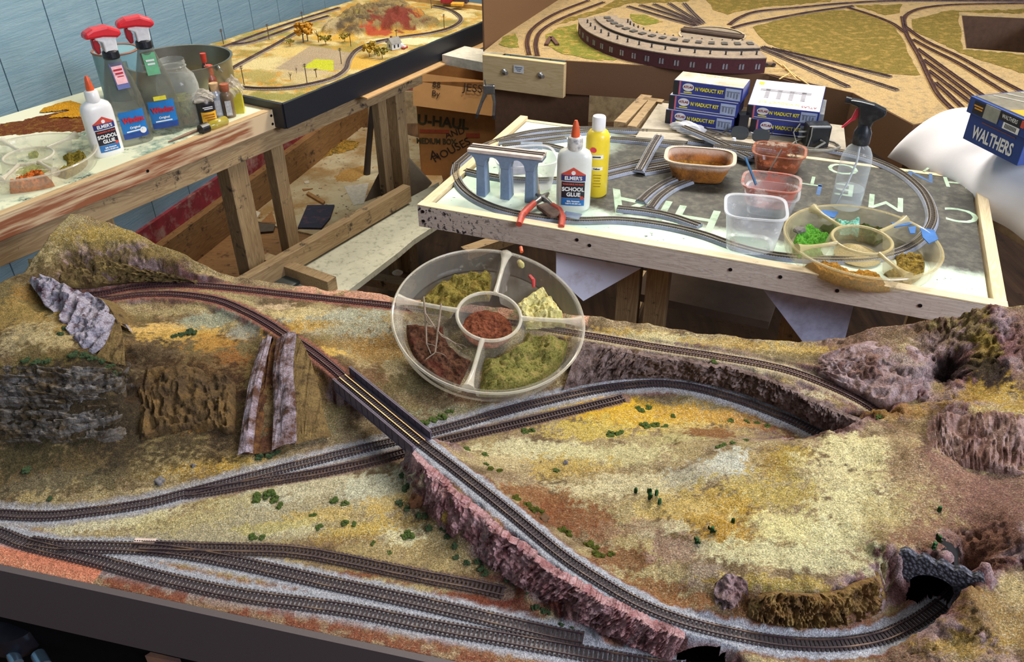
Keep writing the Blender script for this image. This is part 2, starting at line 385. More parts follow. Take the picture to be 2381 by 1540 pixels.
# distance to each track, flatten the beds
TDIST, THK, TNEAR = {}, {}, np.full((NU, NV), 9.0)
for k, pl in TR3.items():
    D = np.full((NU, NV), 9.0); THK[k] = HT = np.zeros((NU, NV))
    for P in pl:
        if k == 'descending_line' and (P - PORTAL).length < .12 and (P - PORTAL).dot(Vector((PORTAL_DIR[0], PORTAL_DIR[1], 0))) > -.004: continue
        if k == 'main_rear' and P.x > .44 and P.y < .875: continue
        if k == 'ridge_line' and P.x > .485 and P.y < .88: continue
        u, v = to_uv(P.x, P.y); i0, j0 = int((u - U0) / STEP), int((v + 0.004) / STEP); r = 16
        a0, a1, b0, b1 = max(0, i0 - r), min(NU, i0 + r + 1), max(0, j0 - r), min(NV, j0 + r + 1)
        if a0 >= a1 or b0 >= b1: continue
        d = np.hypot(GU[a0:a1, b0:b1] - u, GV[a0:a1, b0:b1] - v); mk = d < D[a0:a1, b0:b1]
        D[a0:a1, b0:b1][mk] = d[mk]; HT[a0:a1, b0:b1][mk] = (P.z - Z0) * 100
    TDIST[k] = D
    f = np.clip((0.019 - D) / 0.0065, 0, 1); f = f * f * (3 - 2 * f)
    Hc = Hc * (1 - f) + HT * f; TNEAR = np.minimum(TNEAR, D)
# slope, then surface roughness
_gx, _gy = np.gradient(Hc / 100.0, STEP); SLOPE = np.hypot(_gx, _gy)
steep = np.clip((SLOPE - 0.55) / 0.6, 0, 1); steep = np.maximum(steep, np.clip((SLOPE - .28) / .4, 0, 1) * np.clip((GU - .93) / .05, 0, 1)); steep = blur(steep, 3)
away = np.clip((TNEAR - 0.012) / 0.016, 0, 1)
X, Y = uv_xy(GU, GV)
rough = fbm(X * 60, Y * 60, 4) * 0.26 * np.clip(Hc / 1.2, .4, 1) + fbm(X * 16 + 3, Y * 16, 3) * 0.75 * np.clip(Hc / 4, 0.05, 1)
Hc = Hc + rough * away
_gx, _gy = np.gradient(Hc / 100.0, STEP)
nz = 1.0 / np.sqrt(1 + _gx ** 2 + _gy ** 2); nu, nv = -_gx * nz, -_gy * nz
rid = 1 - np.abs(fbm(GU * 130 + Hc * 0.25, GV * 130, 3)) * 2.2
big = fbm(GU * 45, GV * 45 + Hc * .2, 3)
strat = fbm(Hc * 2.6 + GU * 10 + 2.0 * big, GV * 6, 3)
left = np.clip((0.27 - GU) / 0.05, 0, 1) * np.clip((0.50 - GV) / 0.05, 0, 1)
disp = steep * away * ((1 - left) * (rid * 0.0055 + big * 0.010) + left * (strat * 0.013 + big * 0.012 + fbm(GU * 22, GV * 22, 2) * .010))
disp += away * (1 - steep) * fbm(X * 190, Y * 190, 2) * 0.0007
PU, PV, PZ = GU + disp * nu, np.clip(GV + disp * nv, -0.004, V1), Z0 + Hc / 100.0 + disp * nz
PX, PY = uv_xy(PU, PV)

def ground_z(x, y):
    u, v = to_uv(x, y); i = min(max(int(round((u - U0) / STEP)), 0), NU - 1); j = min(max(int(round((v + 0.004) / STEP)), 0), NV - 1)
    return float(PZ[i, j])
def hit(px, py):
    """where the line of sight through this picture point meets the layout's ground"""
    d = ray(px, py); t = np.linspace(0.55, 2.2, 2200)
    x, y, z = EYE.x + d.x * t, EYE.y + d.y * t, EYE.z + d.z * t
    u, v = to_uv(x, y)
    i = np.round((u - U0) / STEP).astype(int); j = np.round((v + 0.004) / STEP).astype(int)
    ok = (i >= 0) & (i < NU) & (j >= 0) & (j < NV)
    below = np.zeros(len(t), bool); below[ok] = z[ok] < PZ[i[ok], j[ok]]
    k = int(np.argmax(below)) if below.any() else None
    if k is None: return None
    return Vector((x[k], y[k], z[k]))

# ---- colour of the scenic flock, earth, ballast and rock
def lin(*c): return np.array(srgb(*c)[:3])
C = np.zeros((NU, NV, 3))
n1, n2, n3 = fbm(X * 22, Y * 22, 4), fbm(X * 9 + 5, Y * 9, 3), fbm(X * 75, Y * 75, 3)
def lay(mask, col): 
    global C
    C = C * (1 - mask[..., None]) + col * mask[..., None]
sm = lambda a, lo, hi: np.clip((a - lo) / (hi - lo), 0, 1)
lay(np.ones((NU, NV)), lin(150, 128, 98))
lay(sm(n1, -.1, .35) * .8, lin(176, 158, 110))
lay(sm(n2 + n3 * .4, .1, .45) * .35, lin(166, 138, 78))
lay(sm(-n1 + n3 * .5, .1, .4) * .7, lin(92, 72, 48))
rockc = lin(136, 96, 94) * (0.85 + 0.5 * n3[..., None])
rk = np.clip(steep * 1.3, 0, 1) * (1 - left)
lay(rk, rockc)
lay(rk * sm(n3 + n1, .12, .4) * .6, lin(170, 150, 152)); lay(rk * sm(-n3 - n2, .15, .4) * .75, lin(78, 50, 46))
lh = np.clip(left * 1.2, 0, 1) * np.clip(steep * 1.6, .55, 1) * sm(Hc, .2, 1)
lay(lh, lin(72, 56, 36)); lay(lh * sm(n1 + n3 * .5, .05, .4) * .7, lin(92, 82, 46)); lay(lh * sm(n2 - n3 * .6, .15, .45) * .6, lin(118, 84, 46))
lay(lh * steep * sm(strat, .05, .3) * .75, lin(58, 48, 38)); lay(lh * steep * sm(strat + n3 * .7, .42, .6) * .6, lin(128, 124, 128))

PATCH = [
 # px, py, half-width, half-height, colour, opacity, raggedness
 (700,1170,280,70,(178,168,134),.7,.7),(560,1230,330,50,(178,168,134),.85,.6),(230,1215,170,28,(206,198,164),.9,.7),(330,1205,90,20,(218,208,160),.8,.8),
 (600,1160,110,26,(200,200,176),.6,.8),(720,1130,150,30,(206,196,160),.7,.8),(880,1140,80,40,(196,196,170),.7,.8),
 (760,1200,120,22,(206,170,76),.6,.9),(860,1235,140,28,(204,170,72),.7,.9),(940,1250,60,24,(222,214,170),.9,.7),(690,1230,60,16,(216,206,160),.8,.8),
 (640,1225,90,14,(190,176,96),.6,.9),(900,1170,60,20,(196,160,70),.6,.9),(420,1215,120,24,(186,170,112),.6,.9),(520,1170,90,22,(190,172,110),.6,.9),
 (960,1205,40,60,(88,72,54),.6,.8),(1010,1290,60,40,(120,100,66),.6,.8),(760,1262,200,14,(116,84,66),.5,.9),
 (1080,1390,190,24,(122,62,44),.85,.6),(840,1336,130,12,(126,62,44),.8,.6),(1200,1415,110,30,(112,58,46),.8,.7),(1020,1350,150,14,(120,72,54),.7,.8),
 (60,1222,110,10,(112,84,64),.7,.8),(300,1090,300,70,(104,86,50),.5,.9),(120,1120,100,30,(150,146,124),.6,.9),(240,1110,60,26,(124,122,96),.6,.9),
 (440,1090,120,26,(190,150,60),.6,1.),(560,1075,60,20,(196,156,60),.7,1.),(350,1140,90,10,(196,176,130),.7,.9),
 # left hill
 (60,720,110,60,(164,136,74),.7,.8),(160,760,120,50,(170,140,78),.7,.9),(90,690,80,30,(150,110,50),.6,.9),(130,790,70,30,(188,170,124),.7,.9),
 (60,780,70,40,(190,176,136),.5,.9),(230,720,60,40,(120,90,56),.5,.9),(120,840,120,24,(96,88,44),.7,.8),
 (250,870,60,50,(84,64,40),.6,.9),(110,900,130,60,(62,50,40),.6,.9),(60,1000,90,50,(84,76,40),.6,.9),
 (300,555,200,40,(150,130,72),.7,.8),(250,545,120,22,(176,146,62),.6,1.),(60,580,50,40,(196,196,180),.8,.8),(120,530,70,18,(176,170,130),.7,.8),(330,590,130,26,(160,134,76),.6,.9),
 (200,620,160,30,(92,76,44),.75,.9),(360,640,100,16,(94,72,48),.75,.9),(110,640,70,30,(90,72,46),.7,.9),
 (430,775,120,24,(206,166,84),.85,.8),(370,765,80,16,(226,186,110),.7,.9),(500,800,70,22,(190,140,60),.7,.9),(540,830,40,30,(150,96,44),.7,.9),
 (430,722,130,14,(176,158,110),.7,.8),(500,742,90,20,(150,158,138),.85,.6),(570,770,40,26,(150,152,140),.8,.7),(350,718,70,12,(152,128,92),.7,.8),
 (420,880,110,50,(120,84,42),.6,.9),(460,960,90,60,(140,92,36),.7,.9),(350,900,60,60,(80,62,42),.7,.9),(400,1020,110,36,(96,80,54),.6,.9),
 (540,900,40,60,(70,42,28),.8,.7),(620,1040,80,20,(110,90,50),.6,.9),(730,930,40,70,(132,100,48),.6,.8),(755,990,40,40,(150,140,96),.6,.9),
 # between the rear ridge and the bridge
 (760,735,150,24,(178,180,160),.85,.7),(720,760,90,20,(196,152,60),.8,.9),(830,770,110,30,(168,170,150),.7,.9),(800,800,90,26,(150,116,60),.7,.9),(880,820,90,40,(152,112,50),.75,.9),
 (870,880,70,40,(104,70,40),.75,.9),(960,900,80,40,(96,88,52),.7,.9),(940,950,60,20,(112,108,64),.6,.9),(1050,930,120,26,(122,100,70),.7,.9),(1100,960,110,18,(132,132,104),.6,.9),(1120,920,90,16,(94,56,40),.7,.9),
 (760,818,60,12,(214,176,90),.8,.6),(680,730,90,14,(214,190,130),.8,.7),(620,715,60,10,(220,190,150),.7,.6),
 (1250,880,120,30,(120,92,60),.6,.9),(1150,800,150,40,(150,134,84),.6,.9),
 # rear right ridge
 (1450,780,150,16,(196,162,78),.7,.9),(1560,790,120,14,(206,196,150),.7,.9),(1700,800,120,14,(170,138,66),.7,.9),(1850,815,80,14,(190,158,80),.8,.9),(1850,835,90,16,(96,86,66),.6,.9),
 (1750,860,120,12,(204,190,150),.7,.8),(1870,920,60,16,(206,194,160),.7,.8),(1500,840,260,14,(96,84,54),.5,.9),
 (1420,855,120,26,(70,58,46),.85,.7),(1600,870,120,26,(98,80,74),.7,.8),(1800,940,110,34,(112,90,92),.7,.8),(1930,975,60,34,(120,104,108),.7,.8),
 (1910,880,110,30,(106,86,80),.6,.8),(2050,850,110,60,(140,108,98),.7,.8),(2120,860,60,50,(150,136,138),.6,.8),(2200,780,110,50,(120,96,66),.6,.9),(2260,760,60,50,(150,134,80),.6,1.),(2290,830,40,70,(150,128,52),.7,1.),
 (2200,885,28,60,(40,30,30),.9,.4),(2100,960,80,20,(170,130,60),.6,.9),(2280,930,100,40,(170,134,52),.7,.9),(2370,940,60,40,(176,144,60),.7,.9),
 # the meadow inside the loop
 (1480,965,180,34,(214,170,48),.95,.5),(1380,1000,120,26,(206,180,80),.8,.8),(1640,965,110,26,(196,150,56),.8,.9),(1760,985,70,18,(170,120,60),.7,.9),(1600,905,150,12,(130,80,50),.7,.8),(1830,995,50,24,(112,64,44),.7,.8),
 (1250,1050,170,26,(214,206,160),.85,.7),(1430,1060,140,30,(214,204,150),.85,.7),(1600,1000,90,20,(196,176,110),.7,.9),(1660,1010,70,14,(120,68,36),.85,.6),(1560,1020,90,14,(190,180,120),.7,.8),
 (1180,1075,90,16,(206,186,140),.6,.8),(1330,1090,110,26,(190,160,80),.8,.9),(1400,1110,90,20,(150,120,70),.6,.9),(1500,1130,160,36,(214,200,156),.85,.7),(1350,1140,110,18,(220,206,160),.7,.8),
 (1700,1075,90,40,(208,210,196),.9,.7),(1620,1100,90,30,(190,186,168),.7,.8),(1800,1080,70,50,(170,138,64),.8,.8),(1850,1060,50,30,(176,150,60),.7,.9),(1990,1050,90,50,(226,214,158),.85,.8),(1960,1120,120,60,(214,202,150),.8,.8),
 (1780,1150,160,50,(190,166,84),.8,.9),(1650,1190,140,50,(196,156,60),.8,.9),(1700,1240,90,40,(180,138,50),.85,.9),(1850,1230,120,50,(222,212,150),.85,.7),(2000,1190,110,60,(220,210,158),.85,.7),(1950,1250,110,40,(210,204,158),.8,.8),
 (1560,1180,110,30,(206,180,110),.7,.9),(1520,1230,80,24,(214,206,166),.85,.7),(1620,1280,80,26,(204,196,160),.8,.8),(1800,1290,150,34,(214,208,160),.8,.8),(1940,1310,110,30,(206,198,152),.8,.8),
 (1250,1160,100,30,(134,84,46),.85,.7),(1340,1210,110,40,(124,72,42),.85,.7),(1450,1300,90,40,(126,80,50),.85,.7),(1420,1240,70,26,(140,100,70),.6,.8),(1520,1370,90,30,(134,86,50),.85,.7),(1600,1400,60,20,(150,98,60),.8,.7),
 (1560,1280,70,40,(144,112,100),.8,.7),(1480,1230,80,24,(150,118,96),.6,.8),(1640,1340,60,30,(160,140,124),.7,.8),
 (1850,1360,170,18,(186,160,76),.7,1.),(1820,1420,140,36,(130,88,52),.8,.8),(1960,1400,110,40,(122,84,54),.8,.8),(1900,1380,160,14,(112,104,46),.6,.9),
 (2130,1060,60,120,(150,120,90),.6,.9),(2250,1130,120,110,(134,96,84),.75,.7),(2330,1010,70,70,(140,108,96),.7,.8),(2200,1200,110,70,(150,118,76),.6,.9),(2320,1250,80,70,(132,92,72),.7,.8),(2060,1210,60,50,(176,156,100),.6,.9),
 (2160,1260,120,26,(120,84,64),.6,.9),(2300,1450,120,70,(146,116,64),.75,.9),(2150,1500,90,30,(150,120,90),.7,.9),(2250,1500,120,40,(172,140,62),.6,1.),(1800,1525,120,12,(150,130,120),.6,.8),
 (200,1080,320,80,(84,70,44),.7,.9),(250,930,320,140,(70,56,38),.6,.7),(140,950,240,110,(54,46,34),.75,.8),(300,960,60,110,(50,42,32),.7,.7),(400,900,120,60,(74,54,34),.6,.9),(380,1040,160,50,(66,56,40),.6,.9),(60,1060,120,40,(70,64,40),.6,.9),(460,965,70,40,(146,100,44),.7,1.),(540,960,50,80,(56,42,30),.7,.8),(600,1020,60,40,(70,58,40),.6,.9),(300,600,240,40,(96,82,50),.5,.9),
 (2230,1120,90,120,(136,98,88),.6,.8),(2330,1120,70,110,(120,88,80),.7,.8),(2280,1010,60,50,(112,80,74),.7,.9),(2170,1000,30,60,(70,52,46),.6,.6),
 (2200,1160,110,90,(132,98,82),.8,.9),(2320,1190,90,110,(120,86,76),.8,.8),(2130,1130,50,80,(160,134,100),.6,.9),(2250,1260,110,40,(126,88,72),.7,.8),
]
P3 = np.stack([PX, PY, PZ], -1)
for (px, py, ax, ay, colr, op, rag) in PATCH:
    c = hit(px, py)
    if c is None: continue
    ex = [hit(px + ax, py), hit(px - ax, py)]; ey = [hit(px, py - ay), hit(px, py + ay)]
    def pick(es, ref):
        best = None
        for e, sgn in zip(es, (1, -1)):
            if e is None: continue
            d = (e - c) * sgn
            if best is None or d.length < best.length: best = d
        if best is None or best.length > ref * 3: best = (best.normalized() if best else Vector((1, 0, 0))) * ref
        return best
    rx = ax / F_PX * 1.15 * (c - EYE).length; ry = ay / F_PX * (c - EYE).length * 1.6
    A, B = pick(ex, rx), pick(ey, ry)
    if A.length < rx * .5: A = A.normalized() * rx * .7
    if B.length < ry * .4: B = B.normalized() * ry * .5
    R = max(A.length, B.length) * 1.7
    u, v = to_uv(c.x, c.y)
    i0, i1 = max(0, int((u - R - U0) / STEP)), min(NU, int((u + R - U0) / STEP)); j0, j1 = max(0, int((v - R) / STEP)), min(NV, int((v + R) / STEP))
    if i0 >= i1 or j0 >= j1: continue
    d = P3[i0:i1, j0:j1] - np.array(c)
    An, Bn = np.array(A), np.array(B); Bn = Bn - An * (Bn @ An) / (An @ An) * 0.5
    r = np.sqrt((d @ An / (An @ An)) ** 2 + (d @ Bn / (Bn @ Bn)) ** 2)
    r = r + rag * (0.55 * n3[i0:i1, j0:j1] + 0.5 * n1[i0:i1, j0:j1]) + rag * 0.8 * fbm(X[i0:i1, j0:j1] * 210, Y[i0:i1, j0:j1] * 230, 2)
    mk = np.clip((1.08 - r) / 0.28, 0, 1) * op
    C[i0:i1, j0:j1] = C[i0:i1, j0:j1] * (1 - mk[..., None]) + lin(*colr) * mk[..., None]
PLANT = (1 - .8 * left * sm(Hc, .5, 1.5)) * np.clip((TNEAR - .016) / .01, 0, 1) * (1 - .75 * np.clip(steep * 1.2, 0, 1))
# ballast and painted beds along the tracks
rag = fbm(X * 160, Y * 160, 3) * 0.004
def bed(k, w0, w1, colr, op=1.0, umin=-9, umax=9):
    mk = np.clip((w1 - (TDIST[k] + rag)) / (w1 - w0), 0, 1) * op * (GU > umin) * (GU < umax) * (np.abs(Hc - THK[k]) < .45)
    lay(mk, lin(*colr))
GREY = (176, 177, 184)
bed('yard_front', .020, .026, (148, 92, 70), .7); bed('yard_front', .0165, .021, GREY); bed('yard_middle', .014, .02, GREY, .95); bed('yard_rear', .010, .013, (128, 110, 96), .8)
bed('main_rear', .017, .022, (166, 160, 156), .9); bed('main_front', .010, .014, (142, 112, 100), .9); bed('main_rear', .011, .0165, GREY, .9)
bed('upper_line', .012, .017, (150, 98, 84), 1); bed('ridge_line', .012, .017, (150, 98, 84), 1, -9, .33); bed('ridge_line', .012, .018, (190, 172, 140), .8, .6)
bed('descending_line', .0185, .0215, (130, 78, 50), .8); bed('descending_line', .0155, .0185, GREY, 1)
# bare pinkish plaster edge behind the rear track and at the left front corner
edge = sm(GV, V1 - .022, V1 - .014) * (GU > .1) * (GU < .62); lay(edge * sm(n3 + .5, .1, .4), lin(216, 160, 132))
edge = sm(-GV, -.028, -.018) * (GU < .13) * (GU > -.4); lay(edge, lin(214, 134, 104))
frt = sm(-GV, -.022, -.006) * (GU >= .13) * (Hc < 1); lay(frt * .8, lin(150, 118, 92)); lay(frt * sm(n3, -.1, .2) * .8, lin(132, 66, 46))

terrain_mat, t, N, L, B = nt('scenic_ground')
ca = N.new('ShaderNodeVertexColor'); ca.layer_name = 'Col'
v = objvec(t)
f1 = noise(t, 520, 3, 0.7, v); f2 = noise(t, 1500, 2, 0.6, v); f3 = noise(t, 150, 4, 0.7, v)
g = ramp(t, f1, (0.30, (0.42, 0.40, 0.38)), (0.5, (0.95, 0.95, 0.95)), (0.70, (1.55, 1.52, 1.45)))
fa = noise(t, 760, 2, .6, objvec(t, 1, 1, 1.3)); fb_ = noise(t, 640, 2, .6, objvec(t, 1.1, .9, 1)); bw_ = N.new('ShaderNodeRGBToBW'); L.new(ca.outputs[0], bw_.inputs[0])
pl_ = math_n(t, 'MULTIPLY', ca.outputs[1], ramp(t, bw_.outputs[0], (.06, (.12, .12, .12)), (.28, (1, 1, 1))))
big_ = noise(t, 26, 3, .6, v)
ya = math_n(t, 'MULTIPLY', math_n(t, 'MULTIPLY', ramp(t, fa, (.57, (0, 0, 0)), (.66, (1, 1, 1))), pl_), ramp(t, big_, (.35, (.15, .15, .15)), (.62, (.9, .9, .9))))
col = mix(t, math_n(t, 'MULTIPLY', ya, .55), ca.outputs[0], srgb(204, 168, 78))
fc_ = noise(t, 560, 2, .6, objvec(t, .7, 1.2, 1))
col = mix(t, math_n(t, 'MULTIPLY', math_n(t, 'MULTIPLY', ramp(t, fc_, (.54, (0, 0, 0)), (.64, (1, 1, 1))), pl_), .5), col, srgb(232, 224, 190))
da = math_n(t, 'MULTIPLY', math_n(t, 'MULTIPLY', ramp(t, fb_, (.57, (0, 0, 0)), (.66, (1, 1, 1))), pl_), .6)
col = mix(t, da, col, srgb(84, 66, 44))
col = mix(t, 1.0, col, g, 'MULTIPLY')
g2 = ramp(t, f2, (0.30, (0.6, 0.6, 0.6)), (0.7, (1.35, 1.35, 1.35)))
col = mix(t, 1.0, col, g2, 'MULTIPLY')
g3 = ramp(t, f3, (0.3, (0.72, 0.72, 0.72)), (0.7, (1.22, 1.22, 1.22)))
col = mix(t, 1.0, col, g3, 'MULTIPLY')
L.new(col, B.inputs['Base Color']); B.inputs['Roughness'].default_value = 0.95; B.inputs['Specular IOR Level'].default_value = 0.15
hh = math_n(t, 'ADD', math_n(t, 'MULTIPLY', f1, 1.0), math_n(t, 'ADD', math_n(t, 'MULTIPLY', f3, 1.6), math_n(t, 'MULTIPLY', f2, 0.4)))
bump(t, hh, 0.75, 0.003)

# faces, with the openings of the two tunnels left out
ii, jj = np.meshgrid(np.arange(NU - 1), np.arange(NV - 1), indexing='ij'); ii, jj = ii.ravel(), jj.ravel()
q = np.stack([ii * NV + jj, (ii + 1) * NV + jj, (ii + 1) * NV + jj + 1, ii * NV + jj + 1], 1)
fc = P3.reshape(-1, 3)[q].mean(1)
def hole(c, axis, hw, z0, z1, depth):
    """faces inside an arched prism running along axis from c"""
    ax = np.array(axis) / np.hypot(*axis); d = fc[:, :2] - np.array(c)[:2]
    a = d @ ax; s = np.abs(d @ np.array([-ax[1], ax[0]])); z = fc[:, 2]
    top = z1 - (1 - np.sqrt(np.clip(1 - (s / hw) ** 2, 0, 1))) * hw
    return (a > -0.01) & (a < depth) & (s < hw) & (z > z0) & (z < top)
kA = at(1600, 1512, Z0 + .0)
cut = hole(PORTAL, PORTAL_DIR, 0.021, Z0 + .0425, Z0 + .083, .05)
YT = at(1642, 1545, Z0); YT_DIR = (0.42, 0.9)
cut |= hole(YT, YT_DIR, 0.030, Z0 + .002, Z0 + .031, .060)
q = q[~cut]
verts = P3.reshape(-1, 3)
# edge ring and skirt down to the frame
ring = [i * NV for i in range(NU)] + [(NU - 1) * NV + j for j in range(1, NV)] + [i * NV + NV - 1 for i in range(NU - 2, -1, -1)] + [j for j in range(NV - 2, 0, -1)]
nb = len(verts); sk = verts[ring].copy(); sk[:, 2] = Z0 - 0.085
verts = np.concatenate([verts, sk]); nr = len(ring)
skf = [(ring[k], nb + k, nb + (k + 1) % nr, ring[(k + 1) % nr]) for k in range(nr)]
me = bpy.data.meshes.new('scenery_ground')
faces = np.concatenate([q, np.array(skf)])
me.vertices.add(len(verts)); me.vertices.foreach_set('co', verts.ravel().astype(np.float32))
me.loops.add(faces.size); me.loops.foreach_set('vertex_index', faces.ravel().astype(np.int32))
me.polygons.add(len(faces)); me.polygons.foreach_set('loop_start', (np.arange(len(faces)) * 4).astype(np.int32))
me.polygons.foreach_set('use_smooth', np.concatenate([np.ones(len(q), bool), np.zeros(nr, bool)]))
me.update(); me.validate()
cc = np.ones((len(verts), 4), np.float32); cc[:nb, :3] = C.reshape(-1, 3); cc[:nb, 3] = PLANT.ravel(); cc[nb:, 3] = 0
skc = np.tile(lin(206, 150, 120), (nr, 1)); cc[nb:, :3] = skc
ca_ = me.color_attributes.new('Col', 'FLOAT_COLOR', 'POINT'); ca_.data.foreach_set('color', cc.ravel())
me.materials.append(terrain_mat)
LAYOUT = empty('scenic_railway_layout', (float(FO[0]), float(FO[1]), Z0))
tag(LAYOUT, 'scenic model railway layout with rocky hills, yard tracks and brown front board', 'model railway layout')
def in_layout(o):
    o.parent = LAYOUT; o.matrix_parent_inverse = Matrix.Translation(-LAYOUT.location); return o
GROUND = bpy.data.objects.new('scenery_ground', me); COL.objects.link(GROUND); in_layout(GROUND)
# front board and base board
c0, c1 = uv_xy(U0 - .01, -0.009), uv_xy(U1, -0.009)
fb = MB(); z1_, z0_ = Z0 + .002, Z0 - .098
fb.bar((c0[0], c0[1], (z0_ + z1_) / 2), (c1[0], c1[1], (z0_ + z1_) / 2), 0.008, z1_ - z0_)
in_layout(fb.build('front_board', plain('brown_hardboard', (86, 76, 76), 0.55, var=.06, scale=900)))
bb = MB(); cs = [uv_xy(U0, 0), uv_xy(U1, 0), uv_xy(U1, V1 - .002), uv_xy(U0, V1 - .002)]
bb.prism(cs, Z0 - .06, Z0 - .045); in_layout(bb.build('base_board', plain('grey_board', (60, 54, 50))))
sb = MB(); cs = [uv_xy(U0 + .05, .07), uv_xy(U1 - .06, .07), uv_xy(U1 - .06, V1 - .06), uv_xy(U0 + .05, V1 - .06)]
sb.prism(cs, 0.0, Z0 - .06); in_layout(sb.build('shade_box', plain('matt_black', (16, 15, 16), .95, spec=.1)))  # black box added so the space under the layout stays dark
# ---------------------------------------------------------------- things on the scenic layout
tie_dark = plain('weathered_tie', (62, 48, 48), .8, var=.2, scale=400)
tie_red = plain('red_brown_tie', (78, 44, 46), .8, var=.15, scale=400)
rail_dark = plain('painted_rail', (70, 52, 56), .5, .2, var=.15, scale=300, dirt=(150, 120, 90), dirt_amt=.25, dirt_scale=30)
rail_bright = plain('bright_rail', (206, 170, 124), .42, .8, var=.1)
def offset_line(pl, off, dz=0.0):
    out = []
    for i, p in enumerate(pl):
        d = pl[min(i + 1, len(pl) - 1)] - pl[max(i - 1, 0)]; d.z = 0; d.normalize()
        out.append(p + Vector((-d.y, d.x, 0)) * off + Vector((0, 0, dz)))
    return out
def ribbon(mb, pl, off, w, z0, z1):
    """a bar of rectangular section following the line"""
    a, b = offset_line(pl, off - w / 2), offset_line(pl, off + w / 2); base = len(mb.v)
    for p, q in zip(a, b):
        mb.v += [(p.x, p.y, p.z + z0), (q.x, q.y, q.z + z0), (q.x, q.y, q.z + z1), (p.x, p.y, p.z + z1)]
    for i in range(len(pl) - 1):
        o = base + 4 * i
        for k in range(4):
            mb.f.append((o + k, o + (k + 1) % 4, o + 4 + (k + 1) % 4, o + 4 + k)); mb.mi.append(0)
    mb.f += [(base + 3, base + 2, base + 1, base), tuple(base + 4 * (len(pl) - 1) + k for k in range(4))]; mb.mi += [0, 0]
def ties(mb, pl3, length, width, pitch, z0, z1):
    line = spline(pl3[::3] + ([pl3[-1]] if (len(pl3) - 1) % 3 else []), pitch) if len(pl3) > 6 else pl3
    for i, p in enumerate(line):
        d = line[min(i + 1, len(line) - 1)] - line[max(i - 1, 0)]
        mb.box((p.x, p.y, p.z + (z0 + z1) / 2), (width, length, z1 - z0), math.atan2(d.y, d.x))
def track(name, pl, gauge, tie_mat, rail_mat, parent, lift=0.0, tie_len=1.72, pitch=0.0046, rw=0.0012, th=.0012, rh=.0030):
    mb = MB(); ties(mb, pl, gauge * tie_len, .0023, pitch, -.0008 + lift, th + lift); mb.build('tie_strip', tie_mat, parent)
    for s in (-1, 1):
        r = MB(); ribbon(r, pl, s * gauge / 2, rw, th + lift, rh + lift); r.build('rail', rail_mat, parent)
TRK_LAB = {
 'yard_front': 'dark railway track nearest the brown front board of the layout',
 'yard_middle': 'middle siding of the front yard, ending in red soil by the cliff',
 'yard_rear': 'rear siding of the front yard, the shortest one beside the straw meadow',
 'main_rear': 'long curved railway track on grey ballast running under the bridge to the rear rock wall',
 'main_front': 'track beside the long ballasted line, ending at the edge of the yellow meadow',
 'upper_line': 'reddish-brown track curving from the left rock to the girder bridge',
 'descending_line': 'ballasted track along the red rock cliff top, curving right into the tunnel portal',
 'ridge_line': 'reddish-brown track along the rear ridge, passing behind the clear tray',
}
for k, pl in TR3.items():
    root = tag(empty('railway_track', (0, 0, 0)), TRK_LAB[k], 'railway track')
    red = k in ('upper_line', 'ridge_line')
    track(k, [p.copy() for p in pl], TRK[k][1] / 1000.0, tie_red if red else tie_dark, rail_dark, root,
          lift=.0005 + (.0004 if k in ('yard_middle', 'main_front') else .0008 if k == 'yard_rear' else 0), pitch=.0046 if not k.startswith('yard') else .0052)

# the plate girder bridge
ba, bb_ = at(796, 878, .7665), at(982, 1032, .7655)
br = tag(empty('girder_bridge', ba), 'grey-violet plate girder bridge carrying the track over the two ballasted lines', 'bridge')
def in_root(root, o): o.parent = root; o.matrix_parent_inverse = Matrix.Translation(-Vector(root.location)); return o
bl = [ba.lerp(bb_, i / 40.0) for i in range(41)]
gir = plain('girder_violet', (104, 92, 106), .6, var=.12, scale=200)
mb = MB(); ribbon(mb, bl, 0, .027, -.006, -.0005); in_root(br, mb.build('deck', gir))
for s, z0, z1 in ((1, -.008, .0130), (-1, -.016, .0055)):
    mb = MB(); ribbon(mb, bl, s * .0148, .0016, z0, z1); ribbon(mb, bl, s * .0148, .0036, z1 - .0012, z1); ribbon(mb, bl, s * .0148, .0036, z0, z0 + .0012)
    for i in range(0, 41, 3):
        d = (bb_ - ba).normalized(); p = bl[i] + Vector((-d.y, d.x, 0)) * s * .0148
        mb.box((p.x, p.y, p.z + (z0 + z1) / 2), (.0010, .0032, z1 - z0), math.atan2(d.y, d.x))
    in_root(br, mb.build('girder', gir))
mb = MB(); ties(mb, bl, .0165, .0023, .0046, 0, .0014); in_root(br, mb.build('tie_strip', tie_dark))
for s in (-1, 1):
    mb = MB(); ribbon(mb, bl, s * .0049, .0013, .0014, .0034); in_root(br, mb.build('rail', rail_bright))
mb = MB(); p = at(968, 1046, .745); mb.box((p.x + .004, p.y - .002, .742), (.034, .016, .044), math.radians(-38)); in_root(br, mb.build('abutment', plain('abutment_plaster', (120, 96, 96), .9, dirt=(200, 196, 200), dirt_amt=.3)))

